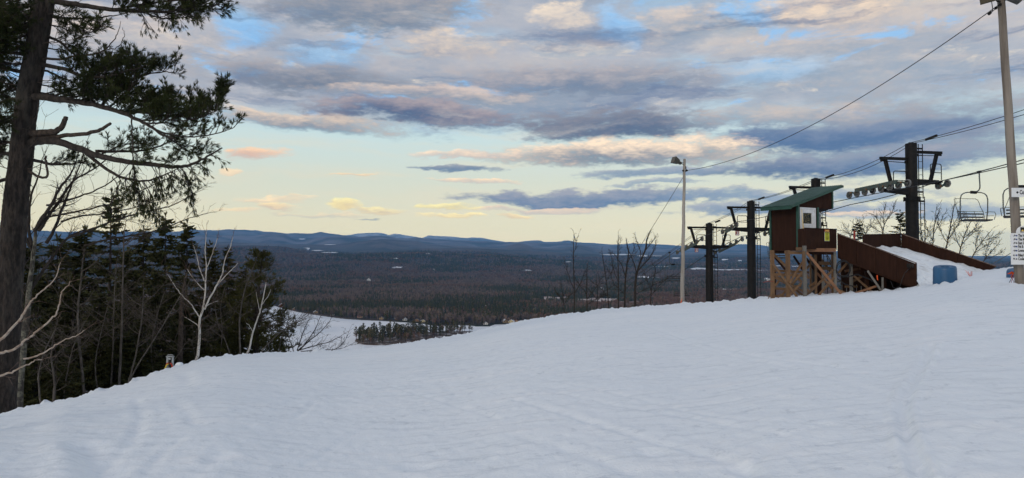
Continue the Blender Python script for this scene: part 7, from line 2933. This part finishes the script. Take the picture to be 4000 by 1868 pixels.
for k, (tr, lm, r, lab) in enumerate(MID):
    limb_tree('bare_tree', lab, 39.0 + 0.7 * (k % 4), tr, lm, r, (0.085, 0.38, 2), 'twig', 'twig', 80 + k, 1.0, dict(rmin=0.0085, ang=(0.3, 0.8), up=0.07, seg=0.25, kids=[0, 2.4, 2.8]), 'bare trees left of the lamp pole')

# ---------------------------------------------------------------- bare trees and bushes behind the ramp
BEH = [([(3448, 960), (3448, 915), (3454, 880), (3470, 848)], [([(3450, 905), (3435, 870), (3420, 845), (3402, 835)], 0.03), ([(3454, 880), (3450, 840), (3460, 806)], 0.03), ([(3460, 865), (3485, 830), (3492, 800)], 0.025), ([(3449, 912), (3420, 895), (3396, 880)], 0.02)], 0.05, 43.0, 'bare tree with a round crown, just left of the nearest tower'),
       ([(3320, 960), (3325, 920), (3332, 890)], [([(3324, 925), (3310, 900), (3296, 880)], 0.02), ([(3328, 905), (3345, 880), (3362, 862)], 0.02), ([(3325, 915), (3300, 905), (3288, 900)], 0.014)], 0.035, 44.0, 'low bare bush right of the shack parapet'),
       ([(3380, 960), (3382, 920), (3390, 885)], [([(3382, 920), (3372, 890), (3366, 865)], 0.018), ([(3384, 910), (3402, 885), (3410, 868)], 0.018)], 0.03, 44.5, 'low bare bush between the two little spruces'),
       ([(3640, 1000), (3645, 940), (3650, 880), (3668, 830)], [([(3645, 945), (3625, 900), (3610, 860)], 0.022), ([(3648, 910), (3672, 870), (3690, 835)], 0.022), ([(3652, 870), (3655, 830), (3662, 812)], 0.016)], 0.045, 42.0, 'tall bare bush just right of the nearest tower'),
       ([(3690, 1010), (3700, 950), (3712, 890), (3722, 835), (3728, 800)], [([(3702, 940), (3735, 890), (3760, 850)], 0.025), ([(3700, 950), (3675, 905), (3665, 870)], 0.02), ([(3710, 895), (3735, 860), (3748, 830)], 0.018)], 0.05, 42.5, 'tallest bare bush behind the far ramp side'),
       ([(3745, 1020), (3755, 960), (3775, 900), (3790, 870)], [([(3757, 955), (3790, 920), (3822, 890)], 0.022), ([(3752, 970), (3735, 930), (3730, 890)], 0.02), ([(3765, 930), (3800, 900), (3818, 870)], 0.018)], 0.045, 42.0, 'bare bush under the hanging chair'),
       ([(3790, 1035), (3808, 985), (3840, 940), (3868, 905)], [([(3806, 990), (3850, 960), (3890, 930)], 0.02), ([(3812, 975), (3815, 930), (3828, 900)], 0.018), ([(3840, 942), (3872, 930), (3898, 915)], 0.014)], 0.04, 41.5, 'right leaning bare bush below the second chair'),
       ([(3830, 1045), (3850, 1010), (3880, 975), (3902, 950)], [([(3848, 1012), (3885, 1000), (3912, 985)], 0.016), ([(3846, 1015), (3850, 980), (3862, 955)], 0.016)], 0.03, 41.0, 'lowest bare bush at the foot of the far ramp side'),
       ([(3610, 990), (3605, 940), (3598, 900)], [([(3606, 950), (3625, 915), (3632, 890)], 0.018), ([(3604, 940), (3592, 905), (3590, 880)], 0.016)], 0.03, 43.5, 'small bare bush directly behind the nearest tower')]
for k, (tr, lm, r, Y, lab) in enumerate(BEH):
    limb_tree('bare_bush', lab, Y, tr, lm, r, (0.075, 0.48, 2), 'twig', 'twig', 120 + k, 1.0, dict(rmin=0.0085, ang=(0.3, 0.75), up=0.06, seg=0.25, kids=[0, 2.4, 2.6]), 'bare bushes behind the ramp', 'bush')

# ---------------------------------------------------------------- birch branches reaching in from the left, close to the camera
rng = random.Random(14)
bt, bl, bb = MB(), MB(), MB()
YB_ = 7.0
tb_ = base_at(-330, YB_)
stem(bt, [tb_, P(-330, 1500, YB_), P(-320, 1000, YB_), P(-350, 400, YB_), P(-330, -100, YB_)], 0.09, 0.05, 12)
for pts, r in (([(-330, 1560), (-200, 1420), (-80, 1365), (0, 1327), (37, 1293), (81, 1243), (106, 1199), (125, 1174), (162, 1137), (212, 1093), (237, 1025)], 0.020),
               ([(-330, 1600), (-180, 1440), (-80, 1395), (0, 1380), (56, 1364), (100, 1330), (143, 1296), (193, 1255), (224, 1218), (234, 1168), (243, 1137), (280, 1100)], 0.018),
               ([(-330, 1620), (-180, 1510), (-80, 1480), (0, 1467), (56, 1449), (93, 1430), (137, 1408), (165, 1405)], 0.018),
               ([(93, 1402), (143, 1392), (206, 1355), (249, 1330), (293, 1314), (330, 1290)], 0.009)):
    ln, rd = stem(bl, [P(px, py, YB_ + 0.0004 * px) for px, py in pts], r, 0.0035, 7, rng, 0, 0.004)
    side_shoots(bb, ln, rd, rng, dict(OPT, rmin=0.0022, wig=0.2, ang=(0.5, 1.0), ref=0.5, seg=0.07), 0.11, 0.20, 1, 0.55, 1.0)
plant('birch_tree', 'near birch outside the frame reaching in with three pale branches', 'tree', tb_, [('trunk', bt, 'birch_bark', True), ('limbs', bl, 'birch_limb', True), ('twigs', bb, 'birch_twig', True)])


# ---------------------------------------------------------------- dark hemlocks and spruces of the left wood
def conifer_parts(seed, h, rad, bare=0.08, droop=0.25, gap=0.21, spray=0.30, ragged=0.5, w=0.065):
    rng = random.Random(seed)
    nr = np.random.default_rng(seed)
    tr, lv = MB(), Leaves(seed)
    tr.tube([(0, 0, 0), (0.02, 0, h * 0.5), (0, 0, h)], [0.014 * h, 0.009 * h, 0.01], 8)
    z = bare * h
    while z < h * 0.985:
        t = (z / h - bare) / (1 - bare)
        R = rad * (1 - t) ** 0.8 * (0.5 + 0.5 * min(1, t * 6)) + 0.12
        for j in range(rng.randint(3, 6)):
            if rng.random() < ragged * 0.3:
                continue
            a = rng.random() * 6.283
            L = R * rng.uniform(0.55, 1.15)
            d = Vector((math.cos(a), math.sin(a), 0.35 - 0.5 * (1 - t) * droop * 2))
            p = Vector((0, 0, z + rng.uniform(-0.22, 0.22)))
            pts = [p]
            n = 5
            for k in range(n):
                d = (d + Vector((0, 0, -droop * 0.30 if k < 3 else 0.10)) + perp(d, rng) * 0.07).normalized()
                pts.append(pts[-1] + d * L / n)
            tr.tube(pts, [max(0.006, 0.018 * (1 - k / n)) for k in range(n + 1)], 3, 0, False)
            m = max(3, int(L / 0.105))
            sv = d.cross(UP).normalized()
            for k in range(m):
                u = (0.12 + 0.88 * (k + rng.random()) / m) * n
                i = min(int(u), n - 1)
                q = pts[i].lerp(pts[i + 1], u - i)
                dd = (pts[i + 1] - pts[i]).normalized()
                for s in (-1, 1):
                    e = (dd * rng.uniform(0.4, 0.9) + sv * s * rng.uniform(0.5, 1.0) + UP * rng.uniform(-0.45, 0.15)).normalized()
                    lv.tuft(q, e, 5, spray * rng.uniform(0.6, 1.2) * (1.15 - 0.5 * u / n), w, 0.45)
            lv.tuft(pts[-1], d, 4, spray, w, 0.5)
        z += gap * rng.uniform(0.8, 1.2) * (0.6 + 0.4 * (1 - t))
    lv.tuft((0, 0, h), (0, 0, 1), 6, 0.3, w, 0.5)
    return tr, lv


PROTO = {}
for key, seed, h, rad, kw, m in (('hemlock_a', 1, 10.0, 2.9, dict(droop=0.45), 'needles_dark'), ('hemlock_b', 2, 10.0, 2.5, dict(droop=0.55, ragged=0.8), 'needles_dark'),
                                 ('spruce', 3, 10.0, 1.9, dict(droop=0.30, spray=0.22, gap=0.26), 'needles_dark'), ('hemlock_c', 4, 10.0, 2.7, dict(droop=0.35, ragged=0.9, spray=0.30), 'needles_olive')):
    tr, lv = conifer_parts(seed, h, rad, **kw)
    a = tr.mesh('trunk', True)
    a.materials.append(M['bark_dark'])
    b = lv.mesh('crown', (0, 0, 0), M[m])
    PROTO[key] = (a, b)


def conifer(key, px, top, Y, label, wid=1.0, name='hemlock_tree', group='dark evergreens of the left wood', turn=None, basep=None):
    b = basep or base_at(px, Y, -0.4)
    h = P(px, top, Y).z - b.z
    root = empty(name, tuple(b), label, 'tree', group)
    for nm, me in zip(('trunk', 'crown'), PROTO[key]):
        link(nm, me, None, root)
    s = h / 10.0
    root.scale = (s * wid, s * wid, s)
    root.rotation_euler = (0, 0, turn if turn is not None else (px * 0.37) % 6.28)
    return root


EVER = [('spruce', 432, 752, 29.0, 0.85, 'tallest spruce of the left wood, its tip just under the low pine limb'), ('hemlock_a', 645, 846, 29.0, 0.85, 'dark hemlock whose top stands against the hills left of the birch'),
        ('hemlock_b', 560, 895, 32.0, 1.0, 'dark hemlock between the tallest spruce and the one by the birch'), ('hemlock_a', 730, 872, 33.0, 0.8, 'hemlock right behind the dead trunk'),
        ('hemlock_c', 820, 950, 33.0, 0.85, 'olive green hemlock behind the white birch'), ('hemlock_a', 330, 905, 35.0, 1.1, 'broad hemlock behind the bent sapling'),
        ('hemlock_b', 225, 935, 36.0, 1.1, 'broad hemlock behind the oak limbs'), ('hemlock_a', 110, 960, 33.0, 1.1, 'hemlock behind the lichen trunk'), ('hemlock_b', 20, 925, 30.0, 1.1, 'hemlock behind the trunk of the huge pine'),
        ('hemlock_b', 890, 968, 36.0, 0.8, 'hemlock behind the right limb of the white birch'), ('hemlock_c', 950, 1045, 33.0, 0.9, 'olive hemlock between the two birches'),
        ('hemlock_a', 500, 980, 25.0, 0.95, 'lower hemlock above the hydrant'), ('hemlock_b', 620, 1060, 26.0, 1.0, 'lower hemlock right of the hydrant'), ('hemlock_a', 290, 1060, 24.5, 1.1, 'low hemlock behind the forked sapling'),
        ('hemlock_b', 150, 1110, 22.5, 1.1, 'low hemlock beside the lichen trunk'), ('hemlock_a', 720, 1130, 27.5, 1.0, 'low hemlock at the foot of the dead trunk'), ('hemlock_b', 870, 1140, 28.5, 1.1, 'low hemlock right of the white birch'),
        ('hemlock_a', 1095, 1215, 30.0, 1.0, 'low hemlock at the right end of the wood above the lake'), ('hemlock_a', 390, 1140, 23.0, 1.1, 'low hemlock in the middle of the left wood'), ('hemlock_b', 1010, 1150, 30.0, 1.0, 'low hemlock under the bushy pine'),
        ('hemlock_b', 40, 1200, 20.0, 1.2, 'low hemlock at the foot of the huge pine'), ('hemlock_a', 220, 1300, 20.5, 1.5, 'young hemlock at the lower edge of the wood'), ('hemlock_a', 560, 1230, 23.5, 1.4, 'young hemlock just above the hydrant hoses'),
        ('hemlock_b', 460, 1270, 22.8, 1.4, 'young hemlock between the saplings at the brow'), ('hemlock_a', 800, 1260, 26.5, 1.4, 'young hemlock behind the birch foot'), ('hemlock_b', 940, 1270, 27.0, 1.4, 'young hemlock between the birch feet')]
for key, px, top, Y, wd, lab in EVER:
    conifer(key, px, top, Y, lab, wd, 'spruce_tree' if key == 'spruce' else 'hemlock_tree')
conifer('spruce', 3352, 868, 44.0, 'little spruce behind the red post of the ramp', 1.3, 'spruce_tree', 'little spruces behind the ramp', 1.0)
conifer('spruce', 3518, 826, 45.0, 'little spruce touching the nearest tower from the left', 1.25, 'spruce_tree', 'little spruces behind the ramp', 2.2)


def bushy_pine():
    """young white pine with plume-like branches"""
    rng = random.Random(33)
    Y = 27.5
    b = base_at(1005, Y, -0.4)
    top = P(1028, 978, Y)
    tr, lv = MB(), Leaves(33)
    ln, rd = stem(tr, [b, b.lerp(top, 0.5) + Vector((-0.1, 0, 0)), top], 0.12, 0.02, 8)
    H = top.z - b.z
    z = 0.12
    while z < 0.99:
        R = (1 - z) ** 0.75 * 2.0 + 0.22
        if 0.66 < z < 0.76:
            R *= 0.6
        i = min(int(z * (len(ln) - 1)), len(ln) - 2)
        for j in range(rng.randint(4, 6)):
            a = rng.random() * 6.283
            L = R * rng.uniform(0.45, 1.1)
            d = Vector((math.cos(a), math.sin(a), rng.uniform(0.15, 0.6)))
            pts = [Vector(ln[i])]
            for k in range(5):
                d = (d + perp(d, rng) * 0.10 + UP * 0.06).normalized()
                pts.append(pts[-1] + d * L / 5)
            tr.tube(pts, [0.02, 0.017, 0.014, 0.011, 0.008, 0.006], 4, 0, False)
            m = int(L / 0.06) + 4
            for k in range(m):
                u = (0.35 + 0.65 * rng.random()) * 5
                q_ = min(int(u), 4)
                c = pts[q_].lerp(pts[q_ + 1], u - q_) + perp(d, rng) * rng.uniform(0, 0.22)
                lv.tuft(c, (d + UP * 0.6 + perp(d, rng) * 0.5), 9, 0.17, 0.018, 0.8)
        z += rng.uniform(0.028, 0.05)
    root = plant('pine_tree', 'bushy olive young pine above the lake at the right end of the wood', 'tree', b, [('trunk', tr, 'bark_dark', True)])
    link('crown', lv.mesh('crown', b, M['needles_olive']), None, root)


bushy_pine()
